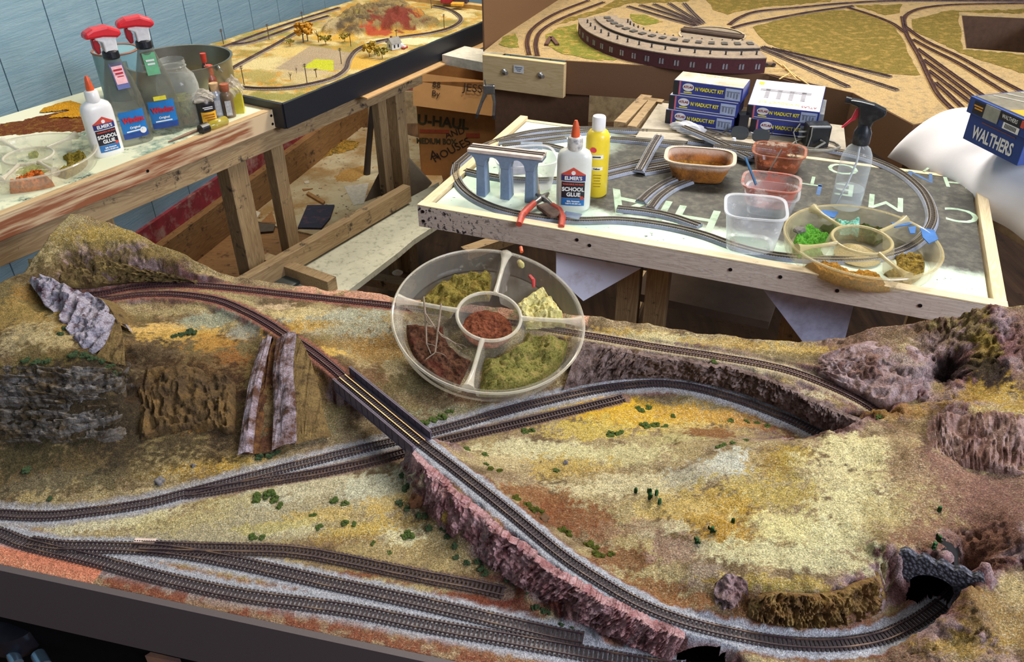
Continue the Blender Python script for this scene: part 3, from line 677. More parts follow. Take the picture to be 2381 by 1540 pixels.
# stone tunnel portal
stone, t, N, L, B = nt('cut_stone')
vo = N.new('ShaderNodeTexVoronoi'); vo.inputs['Scale'].default_value = 260; L.new(objvec(t), vo.inputs['Vector'])
L.new(ramp(t, vo.outputs['Distance'], (0.1, srgb(112, 112, 124)[:3]), (0.75, srgb(46, 46, 54)[:3])), B.inputs['Base Color'])
B.inputs['Roughness'].default_value = .9; bump(t, math_n(t, 'SUBTRACT', 1.0, vo.outputs['Distance']), .9, .004)
zf = Z0 + .039
pa, pb = at(2102, 1383, zf), at(2206, 1420, zf)
w_ = (pb - pa).length; rdir = (pb - pa).normalized(); pc = (pa + pb) / 2
pt = tag(empty('tunnel_portal', pc), 'dark stone tunnel portal with an arch at the right end of the lower track', 'tunnel portal')
mb = MB(); hw, H, rad = w_ * .92, .060, w_ / 2
arch = [(rad * math.cos(math.pi * k / 16), max(.0, .022 + (rad) * math.sin(math.pi * k / 16) * .85)) for k in range(17)]
arch = [(rad, 0)] + arch + [(-rad, 0)]
outer = [(hw, 0), (hw, H * .62)] + [(hw - (2 * hw) * k / 14, H - .0 + .004 * math.sin(k * 2.1)) for k in range(15)] + [(-hw, H * .5), (-hw, 0)]
def resample(pl, n):
    L_ = [0]
    for a, b in zip(pl, pl[1:]): L_.append(L_[-1] + math.dist(a, b))
    out = []
    for i in range(n):
        s = L_[-1] * i / (n - 1); k = max(j for j in range(len(L_)) if L_[j] <= s + 1e-9); k = min(k, len(pl) - 2)
        f = (s - L_[k]) / max(1e-9, L_[k + 1] - L_[k]); out.append((pl[k][0] + (pl[k + 1][0] - pl[k][0]) * f, pl[k][1] + (pl[k + 1][1] - pl[k][1]) * f))
    return out
ia, oa = resample(arch, 40), resample(outer, 40); bdir = Vector((-rdir.y, rdir.x, 0))
vs = []
for dd in (0, .008):
    for pl_ in (ia, oa): vs += [rdir * a + Vector((0, 0, b)) + bdir * dd for a, b in pl_]
fs = []
for i in range(39):
    fs += [(i, i + 1, 41 + i, 40 + i), (80 + i, 120 + i, 121 + i, 81 + i), (i, 80 + i, 81 + i, i + 1), (40 + i, 41 + i, 121 + i, 120 + i)]
mb.add(vs, fs); o = mb.build('portal_wall', stone, pt)
mb = MB(); tub = [Vector((0, 0, 0)) + rdir * a + Vector((0, 0, b)) for a, b in ia]
mb.add([p + bdir * .006 for p in tub] + [p + bdir * .09 for p in tub], [(i, i + 1, 41 + i, 40 + i) for i in range(39)]); mb.build('tunnel_lining', plain('near_black', (24, 22, 24), 1, var=.05), pt)  # lining in one even near-black

# rock castings set into the layout
def rock_mat(name, base, pale, dark, amt=.5, sx=30, sy=30, sz=30):
    mt, t, N, L, B = nt(name)
    v = objvec(t); n = noise(t, 60, 5, .7, v); n2_ = noise(t, 1.0, 4, .65, objvec(t, sx, sy, sz)); n3_ = noise(t, 420, 3, .7, v)
    c = mix(t, ramp(t, n2_, (.5 - .25 * amt, (0, 0, 0)), (.78 - .25 * amt, (1, 1, 1))), srgb(*base), srgb(*pale))
    c = mix(t, ramp(t, n, (.52, (0, 0, 0)), (.68, (1, 1, 1))), c, srgb(*dark))
    c = mix(t, 1.0, c, ramp(t, n3_, (.3, (.6, .6, .6)), (.7, (1.25, 1.25, 1.25))), 'MULTIPLY')
    L.new(c, B.inputs['Base Color']); B.inputs['Roughness'].default_value = .9; B.inputs['Specular IOR Level'].default_value = .2
    bump(t, math_n(t, 'ADD', math_n(t, 'MULTIPLY', n, 1.5), n3_), .8, .003); return mt
def lerp_rows(rows, nu_, nv_):
    A = np.array([[list(at(a, b, Z0 + c / 100.0)) for a, b, c in r] for r in rows])
    def rs(M, n, ax):
        M = np.moveaxis(M, ax, 0); k = len(M); s = np.linspace(0, k - 1, n); out = []
        for x in s:
            i = min(int(x), k - 2); f = x - i; p = [M[max(i - 1, 0)], M[i], M[i + 1], M[min(i + 2, k - 1)]]
            out.append(.5 * (2 * p[1] + (p[2] - p[0]) * f + (2 * p[0] - 5 * p[1] + 4 * p[2] - p[3]) * f * f + (3 * p[1] - p[0] - 3 * p[2] + p[3]) * f ** 3))
        return np.moveaxis(np.array(out), 0, ax)
    return rs(rs(A, nu_, 0), nv_, 1)
def rock_sheet(name, rows, mat, fn, nu_=70, nv_=70, back=None, lift=.004, sink=0.0):
    G = lerp_rows(rows, nu_, nv_); G = G + (np.array(EYE) - G) * (lift / np.linalg.norm(np.array(EYE) - G, axis=2, keepdims=True))
    du, dv = np.gradient(G, axis=0), np.gradient(G, axis=1); nn = np.cross(du, dv); nn /= np.linalg.norm(nn, axis=2, keepdims=True) + 1e-9
    if nn[..., 2].mean() < 0: nn = -nn
    s, r = np.meshgrid(np.linspace(0, 1, nu_), np.linspace(0, 1, nv_), indexing='ij')
    edge_ = np.minimum(np.minimum(r, 1 - r) * 8, 1) * np.minimum((1 - s) * 8, 1)
    if sink: edge_ = edge_ * np.minimum(s * 6, 1)
    G = G + nn * (fn(G, s, r) * edge_ - sink * (1 - edge_) ** 2)[..., None]
    V = G.reshape(-1, 3).tolist(); F = [(i * nv_ + j, (i + 1) * nv_ + j, (i + 1) * nv_ + j + 1, i * nv_ + j + 1) for i in range(nu_ - 1) for j in range(nv_ - 1)]
    if back:
        b0 = len(V); V += [(p[0] + back[0], p[1] + back[1], p[2] + back[2]) for p in G[0].tolist()]
        F += [(j, j + 1, b0 + j + 1, b0 + j) for j in range(nv_ - 1)]
    mb = MB(); mb.add(V, F); o = mb.build(name, mat, None, smooth=True); in_layout(o); return o
fin_mat = rock_mat('pale_violet_rock', (96, 66, 52), (186, 172, 184), (64, 42, 36), .45, 40, 40, 12)
brown_mat = rock_mat('tan_rock', (112, 90, 56), (140, 116, 70), (70, 54, 36), .4, 60, 60, 10)
def fins(rows, mat, nm, a=.0026, lift=.017):
    return rock_sheet(nm, rows, mat, lambda G, s, r: fbm(G[..., 0] * 240 + 3 * fbm(G[..., 0] * 60, G[..., 2] * 60), G[..., 2] * 40, 3) * a + fbm(G[..., 0] * 90, G[..., 2] * 90, 3) * .002, back=(0.004, .012, -.03), lift=lift)
fins([[(605,800,3.8),(614,786,4.6),(622,776,5.2),(632,784,4.9)], [(580,885,2.7),(591,872,3.5),(600,865,3.9),(612,872,3.4)], [(566,968,1.5),(574,958,2.2),(582,952,2.6),(597,960,2)], [(552,1060,.1),(560,1056,.3),(572,1052,.5),(588,1054,.2)]], fin_mat, 'rock_fin')
fins([[(640,800,4.2),(655,785,4.8),(672,772,5.5),(690,776,5.5)], [(634,870,2.9),(648,856,3.7),(662,850,4.2),(682,856,4.1)], [(636,950,1.4),(652,938,2.2),(667,930,2.8),(688,935,2.7)], [(632,1048,.1),(648,1040,.3),(664,1034,.5),(690,1030,.4)]], fin_mat, 'rock_fin')
fins([[(618,784,4.4),(632,786,4.6),(645,792,4.4),(656,792,4.5)], [(595,880,2.9),(618,884,2.4),(636,880,2.5),(650,868,3.2)], [(580,965,1.6),(606,966,1.),(630,962,.9),(655,945,1.9)], [(566,1058,.1),(594,1056,.1),(624,1052,.1),(652,1044,.2)]], rock_mat('red_brown_rock', (78, 48, 32), (120, 84, 46), (44, 26, 22), .35, 60, 60, 10), 'rock_hollow', lift=.011)
fins([[(680,774,5.4),(692,780,5.4),(706,804,4.8),(722,836,4.2)], [(676,858,4),(700,872,3.7),(722,888,3.2),(742,905,2.6)], [(682,935,2.6),(706,948,2.3),(730,960,1.8),(756,972,1.1)], [(686,1034,.3),(712,1026,.4),(742,1020,.3),(772,1016,.2)]], brown_mat, 'rock_face', lift=.011)
slab = rock_mat('white_streaked_rock', (92, 66, 72), (204, 200, 214), (80, 48, 46), .62, 60, 60, 60)
rows = [[(66,652,10.3),(105,644,11.2),(150,664,11),(195,680,10.7),(235,700,10.3),(268,742,9.4)],
        [(76,668,10.0),(110,676,10.5),(148,698,10.2),(186,718,9.9),(222,742,9.5),(258,770,8.9)],
        [(92,690,9.5),(118,704,9.6),(146,730,9.2),(172,756,8.8),(204,784,8.4),(240,806,7.9)],
        [(104,712,9.0),(126,728,8.9),(148,756,8.4),(166,786,7.9),(190,812,7.4),(214,826,7.1)]]
def slabs(G, s, r):
    w = r * 4.6 + .5 * s + .6 * fbm(G[..., 0] * 50, G[..., 1] * 50, 2)
    return np.abs((w % 1.0) - .5) * 2 * .011 - .004 + fbm(G[..., 0] * 160, G[..., 1] * 160, 3) * .004
rock_sheet('rock_outcrop', rows, slab, slabs, 60, 110, back=(.01, .02, -.04))
rows = [[(228,692,10.4),(246,706,10.1),(262,724,9.8),(280,752,8.8)], [(252,742,9.3),(266,752,9.1),(278,772,8.5),(288,792,7.9)], [(240,800,8),(258,806,7.8),(276,818,7.3),(290,830,6.8)], [(222,830,7),(246,840,6.6),(270,846,6.3),(292,850,6)]]
rock_sheet('rock_face', rows, brown_mat, lambda G, s, r: fbm(G[..., 0] * 120, G[..., 2] * 120, 3) * .004, 40, 40, back=(.01, .02, -.02))
def cliff(name, top, base, mat, ribs=70, amp=.006, bulge=.15, nv_=260, lift=.004, slow=5, sink=0.0):
    n = 14
    def rsm(pl):
        out = []
        for i in range(n):
            x = i / (n - 1) * (len(pl) - 1); k = min(int(x), len(pl) - 2); f = x - k; out.append(tuple(pl[k][q] * (1 - f) + pl[k + 1][q] * f for q in range(3)))
        return out
    T_, B2 = rsm(top), rsm(base); rows = [T_] + [[tuple(a[q] * (1 - f) + b[q] * f + (bulge * 1.2 if q == 2 else 0) for q in range(3)) for a, b in zip(T_, B2)] for f in (.33, .66)] + [B2]
    def fn(G, s, r):
        w = r * ribs + s * slow * .3 + .9 * fbm(r * ribs * .3, s * 3, 2)
        return ((1 - 2.4 * np.abs(fbm(w, s * slow, 3))) * amp + fbm(r * ribs * .28 + 7, s * 3, 3) * amp * 1.5 + fbm(r * ribs * 2.5, s * 14, 2) * amp * .4)
    return rock_sheet(name, rows, mat, fn, 46, nv_, back=None if sink else (.003, .012, -.002), lift=lift, sink=sink)
cliff_m = rock_mat('red_violet_rock', (158, 108, 108), (200, 164, 164), (88, 48, 48), .42, 90, 90, 14)
cliff('rock_cliff', [(958,1056,4.2),(1000,1098,4.2),(1057,1150,4.2),(1140,1220,4.2),(1254,1310,4.1),(1340,1363,4.1),(1420,1408,4),(1488,1443,4),(1560,1473,3.9),(1592,1486,3.8)],
      [(952,1124,0),(997,1200,0),(1046,1246,0),(1121,1316,0),(1208,1366,0),(1269,1406,0),(1359,1456,0),(1424,1482,0),(1500,1518,0),(1560,1540,0)], cliff_m, 105, .0042)
rear_m = rock_mat('grey_violet_rock', (104, 84, 76), (150, 130, 126), (48, 34, 30), .38, 90, 90, 14)
cliff('rock_cliff', [(1345,799,4.4),(1420,813,4.4),(1482,825,4.4),(1570,837,4.4),(1663,850,4.4),(1754,871,4.3),(1822,898,4.2),(1890,933,4.2),(1945,960,4.1),(2010,985,4.6)],
      [(1310,908,.2),(1360,894,.2),(1436,883,.2),(1550,879,.2),(1640,892,.2),(1731,915,.2),(1845,964,.2),(1908,997,.2),(1950,1020,.3),(2000,1040,.4)], rear_m, 90, .0045)
dome_m = rock_mat('ochre_brown_rock', (120, 88, 54), (150, 124, 72), (54, 38, 28), .4, 90, 90, 14)
cliff('rock_cliff', [(1750,1392,6.4),(1800,1374,6.9),(1850,1378,6.9),(1900,1380,6.9),(1955,1374,7),(2010,1346,7.2),(2052,1322,7.4)], [(1735,1444,4),(1790,1456,4),(1850,1463,4),(1910,1464,4),(1970,1456,4),(2030,1436,4),(2075,1404,4)], dome_m, 30, .006, .2, sink=.006)
mt_m = rock_mat('pinkish_rock', (138, 108, 100), (180, 158, 158), (72, 48, 44), .45, 70, 70, 40)
cliff('rock_slope', [(1880,826,5.6),(1930,812,7),(1990,790,8.4),(2060,780,9.6),(2120,790,10),(2168,830,9.2)], [(1900,868,5.1),(1950,892,5.2),(2000,920,5),(2050,945,5.4),(2110,938,6.3),(2165,920,6.2)], mt_m, 9, .004, .1, 160, slow=7, sink=.012, lift=.002)
cliff('rock_slope', [(296,850,3.6),(360,842,4.4),(430,840,4.5),(500,852,4.2),(556,872,3.4)], [(310,1040,1),(370,1015,1.2),(440,1004,1.3),(500,1004,1.2),(552,1024,.8)], rock_mat('dark_ochre_rock', (82, 64, 42), (122, 94, 54), (46, 38, 28), .4, 40, 40, 30), 9, .007, .1, 180, slow=6, sink=.02, lift=.001)
cliff('rock_slope', [(2150,964,8.4),(2220,957,9.7),(2300,952,10.6),(2400,948,11.8)], [(2150,1060,7.8),(2230,1088,7.8),(2310,1100,8.5),(2410,1114,9.4)], rock_mat('rust_pink_rock', (136, 102, 92), (176, 150, 140), (80, 52, 46), .4, 40, 40, 14), 16, .007, .2, 180, slow=3, sink=.010)
strat_m = rock_mat('dark_strata_rock', (80, 66, 44), (132, 128, 126), (44, 38, 32), .30, 20, 20, 130)
def strata(name, rows, mat, amp, lift): return rock_sheet(name, rows, mat, lambda G, s, r: fbm(s * 26 + 2 * r + 1.2 * fbm(r * 6, s * 4, 2), r * 5, 3) * amp + fbm(r * 30, s * 20, 3) * amp * .5, 110, 150, lift=lift, sink=.018)
strata('rock_strata', [[(-30,826,8.2),(40,830,8.1),(110,834,7.9),(180,838,7.7),(250,842,7),(292,838,6.7)], [(-30,890,6.4),(40,892,6.4),(110,898,6.1),(180,900,5.9),(250,900,5.2),(296,890,4.9)], [(-30,960,3.9),(40,962,3.8),(110,966,3.6),(180,968,3.4),(250,964,3),(300,950,2.6)], [(-30,1030,1.9),(40,1032,1.8),(110,1036,1.7),(180,1036,1.6),(250,1030,1.5),(300,1014,1.4)]], strat_m, .012, .006)
cliff('rock_face', [(60,592,10),(130,586,10),(210,592,9.4),(300,612,7.9),(380,634,6.4),(460,652,5.3)], [(70,650,8.6),(150,658,7.8),(215,668,5.6),(300,660,5),(380,655,5),(450,660,4.9)], rock_mat('brown_hill_rock', (98, 78, 50), (140, 122, 72), (56, 42, 28), .35, 60, 60, 16), 24, .006, .1, 140, slow=7, sink=.010)
knob = rock_mat('pink_rock', (138, 104, 98), (184, 160, 160), (72, 44, 40), .5)
rows = [[(1668,1352,6.2),(1690,1338,7),(1712,1338,7),(1738,1352,6.6)], [(1660,1378,5.4),(1688,1366,6.4),(1714,1366,6.3),(1740,1380,5.6)], [(1664,1404,4.5),(1690,1396,5.2),(1716,1400,5),(1742,1410,4.7)], [(1672,1424,4),(1694,1424,4.1),(1718,1428,4),(1744,1432,3.9)]]
rock_sheet('rock_knob', rows, knob, lambda G, s, r: fbm(G[..., 0] * 110, G[..., 2] * 110 + G[..., 1] * 60, 4) * .011, 50, 50, back=(0, .01, -.02))

# shrubs, cacti and loose stones
def shrub_mesh(seed, n=16, flat=.55):
    rnd = random.Random(seed); bm = bmesh.new()
    for _ in range(n):
        a, r = rnd.uniform(0, 6.28), math.sqrt(rnd.random()) * .8; s = rnd.uniform(.16, .34)
        M = Matrix.Translation((r * math.cos(a), r * math.sin(a) * .7, (1 - r * .7) * flat * rnd.uniform(.3, 1))) @ Matrix.Diagonal((s, s, s * .9, 1))
        bmesh.ops.create_icosphere(bm, subdivisions=2, radius=1, matrix=M)
    for v in bm.verts: v.co += Vector((rnd.uniform(-1, 1), rnd.uniform(-1, 1), rnd.uniform(-1, 1))) * .045
    me = bpy.data.meshes.new('shrub'); bm.to_mesh(me); bm.free(); return me
def foliage_mat(name, a, b):
    mt, t, N, L, B = nt(name); n = noise(t, 5, 5, .8, objvec(t))
    L.new(ramp(t, n, (.3, srgb(*b)[:3]), (.7, srgb(*a)[:3])), B.inputs['Base Color']); B.inputs['Roughness'].default_value = .9
    B.inputs['Specular IOR Level'].default_value = .2
    bump(t, noise(t, 14, 3, .7, objvec(t)), .9, .3); return mt
greens = [foliage_mat('leaf_green', (152, 178, 86), (82, 106, 48)), foliage_mat('dark_leaf_green', (124, 150, 98), (62, 86, 58)), foliage_mat('lime_green', (150, 156, 54), (84, 94, 30))]
smesh = [[None] * 3 for _ in range(3)]
for i in range(3):
    for j in range(3):
        me_ = shrub_mesh(11 * i + j + 2, 18); me_.materials.append(greens[j]); smesh[i][j] = me_
SHR = [
 ('green foam shrub at the foot of the red rock cliff', 'shrubs along the cliff foot', 1, [(938,1100,16),(945,1130,18),(930,1165,16),(948,1180,12),(975,1195,14),(990,1195,15),(1000,1222,17),(1032,1228,14),(1040,1245,14),(1058,1265,15),(1060,1292,13),(1085,1305,14),(1112,1302,14),(1118,1318,16),(1130,1330,15),(1180,1345,12),(1195,1352,14),(1228,1372,12),(1245,1410,14),(1262,1418,13),(1275,1420,11),(1305,1450,10),(1330,1455,9)]),
 ('green shrub growing on the face of the red rock cliff', 'shrubs on the cliff face', 1, [(1025,1130,9),(1046,1148,9),(1122,1214,11)]),
 ('green shrub on the straw-coloured meadow between the left line and the yard', 'shrubs on the triangular meadow', 0, [(595,1152,22),(625,1145,22),(640,1155,18),(650,1172,14),(778,1160,16),(800,1168,14),(728,1195,12),(742,1222,14),(800,1214,14),(822,1216,12),(588,1245,16),(608,1248,12),(955,1238,20),(940,1245,14),(905,1282,10),(868,1262,10)]),
 ('green shrub on the yellow meadow inside the track loop', 'shrubs inside the loop', 0, [(1490,948,18),(1508,945,14),(1420,1005,18),(1440,1002,16),(1500,985,20),(1525,985,18),(1545,988,14),(1565,965,10),(1700,975,12),(1735,978,10),(1760,982,10),(1785,988,12),(1680,1032,14),(1705,1028,12),(1735,1022,10),(1670,1038,10),(1220,1000,16),(1235,998,12),(1085,1042,14),(1128,1055,14),(1295,1092,12),(1130,1078,9)]),
 ('lime green shrub in the brown gully behind the cliff-top track', 'shrubs in the gully', 2, [(1140,1088,14),(1160,1092,14),(1200,1155,18),(1225,1170,16),(1240,1182,18),(1258,1188,16),(1305,1228,20),(1322,1240,18),(1370,1262,18),(1385,1285,20),(1400,1290,18),(1420,1285,14),(1385,1270,14)]),
 ('moss green shrub below the white-streaked rock on the left hill', 'shrubs on the left hill', 1, [(150,762,12),(170,820,18),(195,822,18),(215,830,14),(235,838,14),(255,850,16),(270,865,16),(60,835,14),(85,838,16),(108,838,14),(140,775,12),(420,775,16),(445,768,18),(405,780,12)]),
 ('green moss tuft at the foot of the pale rock fins', 'tufts by the rock fins', 1, [(605,1058,16),(628,1055,16),(645,1048,14),(60,1090,16),(115,1158,10)]),
 ('bright green tuft on the bank beside the rear ballasted track', 'tufts on the rear bank', 0, [(985,980,16),(1005,972,18),(1025,965,18),(1045,955,14),(1660,838,12),(1395,800,12),(1420,805,10),(2045,968,14)]),
]
rnd = random.Random(4)
for lab, grp, gi, pts in SHR:
    for k, (px, py, r) in enumerate(pts):
        p = hit(px, py + r * .3)
        if p is None: continue
        o = bpy.data.objects.new('shrub', smesh[k % 3][gi]); COL.objects.link(o)
        s = r * (p - EYE).length / F_PX * .82
        o.location = p - Vector((0, 0, s * .08)); o.scale = (s, s, s * rnd.uniform(.7, 1.0)); o.rotation_euler = (0, 0, rnd.uniform(0, 6))
        tag(o, lab, 'shrub', grp)
cact = foliage_mat('cactus_green', (70, 112, 62), (40, 74, 44))
def cactus(px, py, h, lab, arms=1):
    p = hit(px, py)
    if p is None: return
    mb = MB(); mb.tube([(0, 0, -.003), (0, 0, h * .5), (0, 0, h * .95), (0, 0, h)], [.0022, .0024, .002, .0008], 7)
    if arms: mb.tube([(0, 0, h * .4), (.0045, 0, h * .45), (.0048, 0, h * .75)], [.0014, .0015, .001], 6); mb.tube([(0, 0, h * .3), (-.004, 0, h * .35), (-.0044, 0, h * .6)], [.0014, .0014, .001], 6)
    o = mb.build('cactus', cact, None, smooth=True, loc=p); o.rotation_euler = (0, 0, px); tag(o, lab, 'cactus')
cactus(1510, 1160, .017, 'tallest green cactus standing on the straw hillside'); cactus(1526, 1152, .009, 'short cactus just right of the tallest one', 0)
cactus(1533, 1172, .009, 'single cactus below and right of the tallest one', 0); cactus(1478, 1145, .007, 'tiny cactus left of the tallest one', 0)
cactus(1655, 1238, .009, 'small branching cactus on the ochre hillside above the rock knob'); cactus(1620, 1262, .008, 'small cactus at the lower edge of the ochre patch'); cactus(1704, 1215, .006, 'tiny cactus in the middle of the ochre patch', 0)
cactus(2183, 1190, .008, 'lone cactus high on the brown right slope', 0); cactus(2182, 1258, .008, 'upper cactus of the pair above the tunnel portal'); cactus(2172, 1272, .007, 'lower cactus of the pair above the tunnel portal')
def boulder(name, px, py, r, mat, lab, seed=1, sq=.8):
    p = hit(px, py)
    if p is None: return
    rn = random.Random(seed); bm = bmesh.new(); bmesh.ops.create_icosphere(bm, subdivisions=3, radius=1)
    for v in bm.verts:
        a = v.co.copy(); k = .75 + .35 * math.sin(3 * a.x + seed) * math.cos(2.6 * a.y) + .12 * math.sin(9 * a.z + 7 * a.x) + rn.uniform(-.05, .05)
        v.co = a * k; v.co.z *= sq
    me_ = bpy.data.meshes.new(name); bm.to_mesh(me_); bm.free(); me_.materials.append(mat)
    o = bpy.data.objects.new(name, me_); COL.objects.link(o); s = r * (p - EYE).length / F_PX; o.scale = (s, s, s); o.location = p + Vector((0, 0, s * .35)); o.rotation_euler = (0, 0, seed)
    tag(o, lab, 'stone'); return o
boulder('boulder', 968, 1172, 22, rock_mat('rust_boulder', (120, 76, 50), (150, 104, 70), (66, 40, 30), .4, 300, 300, 300), 'rust-brown boulder at the foot of the cliff below the bridge', 3)
pale = rock_mat('pale_stone', (160, 150, 150), (210, 204, 204), (110, 100, 100), .5, 300, 300, 300)
boulder('stone', 372, 1122, 11, pale, 'pale stone among straw at the foot of the left hill', 5); boulder('stone', 450, 1085, 7, pale, 'small pale stone up the slope from the rock fins\' foot', 7)
boulder('stone', 1315, 1078, 8, pale, 'grey stone on the meadow right of the bridge', 9)
tan_st = rock_mat('tan_stone', (150, 110, 80), (170, 136, 100), (96, 66, 46), .5, 300, 300, 300)
boulder('stone', 1266, 1208, 12, tan_st, 'tan stone half buried in the gully behind the cliff-top track', 11, .6)
# perforated strip by the yard turnout
pl = [at(313, 1258, Z0 + .002), at(362, 1259, Z0 + .002)]
mb = MB(); mb.bar(pl[0], pl[1], .006, .003); o = mb.build('plastic_strip', plain('cream_plastic', (224, 200, 186), .5)); tag(o, 'short cream plastic strip with holes beside the yard turnout', 'plastic strip')
for k in range(9):
    q = pl[0].lerp(pl[1], (k + .5) / 9); mb = MB(); mb.lathe([(.0009, 0), (.0009, .0004)], 8); h_ = mb.build('hole', plain('near_black', (24, 22, 24), 1)); h_.parent = o; h_.location = q + Vector((0, -.0012, .0014))  # holes drawn as flat near-black discs
# ---------------------------------------------------------------- the room
def struct(o): return tag(o, kind='structure')
Lp, Lq = at(354, 565, .15), at(790, 251, .15); Lp.z = Lq.z = 0; Lq = Lq + (Lq - Lp).normalized() * .22
wd_ = (Lq - Lp).normalized(); wn = Vector((wd_.y, -wd_.x, 0))          # wall direction, normal into the room
def wall_hit(px, py):
    d = ray(px, py); t = (Lp - EYE).dot(wn) / d.dot(wn); return EYE + d * t
zr0 = .15
zr1 = zr0 + 0.075
blue_wall, t, N, L, B = nt('blue_painted_siding')
v = objvec(t); c = mix(t, ramp(t, noise(t, 1, 4, .7, objvec(t, 3, 3, 60)), (.3, (0, 0, 0)), (.7, (1, 1, 1))), srgb(122, 154, 170), srgb(144, 170, 182))
c = mix(t, ramp(t, noise(t, 5, 5, .7, v), (.55, (0, 0, 0)), (.8, (.5, .5, .5))), c, srgb(106, 136, 154))
L.new(c, B.inputs['Base Color']); B.inputs['Roughness'].default_value = .6; bump(t, noise(t, 1, 4, .7, objvec(t, 14, 14, 160)), .5, .004)
def planks(a, d, n, s0, s1, z0, z1, w, th=.012, gap=.004):
    mb = MB(); s = s0
    while s < s1:
        p = a + d * (s + w / 2) - n * (th / 2); mb.box((p.x, p.y, (z0 + z1) / 2), (w - gap, th, z1 - z0), math.atan2(d.y, d.x)); s += w
    p = a + d * ((s0 + s1) / 2) - n * (th + .01); mb.box((p.x, p.y, (z0 + z1) / 2), (s1 - s0, .02, z1 - z0), math.atan2(d.y, d.x))
    return mb
LW = (Lq - Lp).length
struct(planks(Lp, wd_, wn, -3.4, LW, zr1, 2.7, .203).build('wall_left', blue_wall))
red_trim = plain('peeling_red_paint', (150, 48, 58), .6, var=.15, scale=20, dirt=(196, 176, 160), dirt_amt=.22, dirt_scale=18)
mb = MB(); p = Lp + wd_ * ((LW - 3.4) / 2) + wn * .004; mb.box((p.x, p.y, (zr0 + zr1) / 2), (LW + 3.4, .022, zr1 - zr0), math.atan2(wd_.y, wd_.x)); struct(mb.build('baseboard_left', red_trim))
curb = wood('old_curb_wood', (168, 128, 78), (118, 82, 48), 0, .8, dirt=(70, 50, 34), dirt_amt=.3)
mb = MB(); mb.box((0, 0, zr0 / 2), (LW + 3.4, .05, zr0)); o = mb.build('trim_1', curb); put(o, (p.x + wn.x * .02, p.y + wn.y * .02, 0), math.atan2(wd_.y, wd_.x)); struct(o)
# back wall
bd, bn = Vector((1, 0, 0)), Vector((0, -1, 0))
struct(planks(Lq, bd, bn, -.02, 5.5, .30, 2.7, .203).build('wall_back', blue_wall))
mb = MB(); q = Lq + bd * 2.7; mb.box((q.x, q.y, .235), (5.5, .02, .13), math.atan2(bd.y, bd.x)); struct(mb.build('baseboard_back', red_trim))
mb = MB(); q = q + bn * .012; mb.box((q.x, q.y, .085), (5.5, .025, .17), math.atan2(bd.y, bd.x)); struct(mb.build('trim_2', plain('cream_paint', (190, 170, 136), .7, dirt=(120, 96, 70), dirt_amt=.3)))
# floor, its old wood darkened to stand in for shade under the tables
flm, t, N, L, B = nt('shaded_old_wood_floor')
v = objvec(t); c = mix(t, ramp(t, noise(t, 1, 4, .6, objvec(t, 30, 2.5, 10)), (.3, (0, 0, 0)), (.7, (1, 1, 1))), srgb(70, 50, 36), srgb(116, 84, 56))
c = mix(t, ramp(t, noise(t, 16, 5, .75, v), (.55, (0, 0, 0)), (.7, (1, 1, 1))), c, srgb(70, 48, 34)); L.new(c, B.inputs['Base Color']); B.inputs['Roughness'].default_value = .85
mb = MB(); mb.box((.6, 2.4, -.05), (7, 6.6, .1)); struct(mb.build('floor', flm))
dust, t, N, L, B = nt('dusty_plywood')
v = objvec(t); c = mix(t, ramp(t, noise(t, 5, 6, .7, v), (.42, (0, 0, 0)), (.62, (1, 1, 1))), srgb(206, 192, 158), srgb(170, 136, 88))
c = mix(t, ramp(t, noise(t, 45, 4, .75, v), (.60, (0, 0, 0)), (.66, (1, 1, 1))), c, srgb(86, 66, 40)); L.new(c, B.inputs['Base Color']); B.inputs['Roughness'].default_value = .9
def poly_px(pts, z): return [tuple(at(a, b, z)[:2]) for a, b in pts]
mb = MB(); mb.prism(poly_px([(380, 625), (560, 478), (600, 520), (740, 552), (760, 640), (640, 700), (420, 720)], .006), .0005, .006); o = mb.build('lit_floor_patch', wood('lit_floor_wood', (176, 132, 84), (128, 90, 56), 0, .8, dirt=(96, 66, 44), dirt_amt=.3)); tag(o, 'lit patch of brown wood floor, coloured lighter, at the foot of the left bench', 'board')  # lighter copy of the floor wood; the light on it is in the colour
mb = MB(); mb.prism(poly_px([(566, 470), (640, 408), (720, 340), (783, 290), (905, 302), (1010, 330), (1030, 420), (960, 520), (880, 560), (740, 548), (650, 528), (600, 515), (582, 500)], .014), .001, .014)
o = mb.build('plywood_sheet', dust); tag(o, 'dusty cream plywood sheet lying on the floor by the blue wall', 'plywood sheet')
# ceiling (not in view; closes the room above)
mb = MB(); mb.box((.6, 2.4, 2.75), (7, 6.6, .05)); struct(mb.build('ceiling', plain('ceiling_white', (226, 222, 212), .9)))

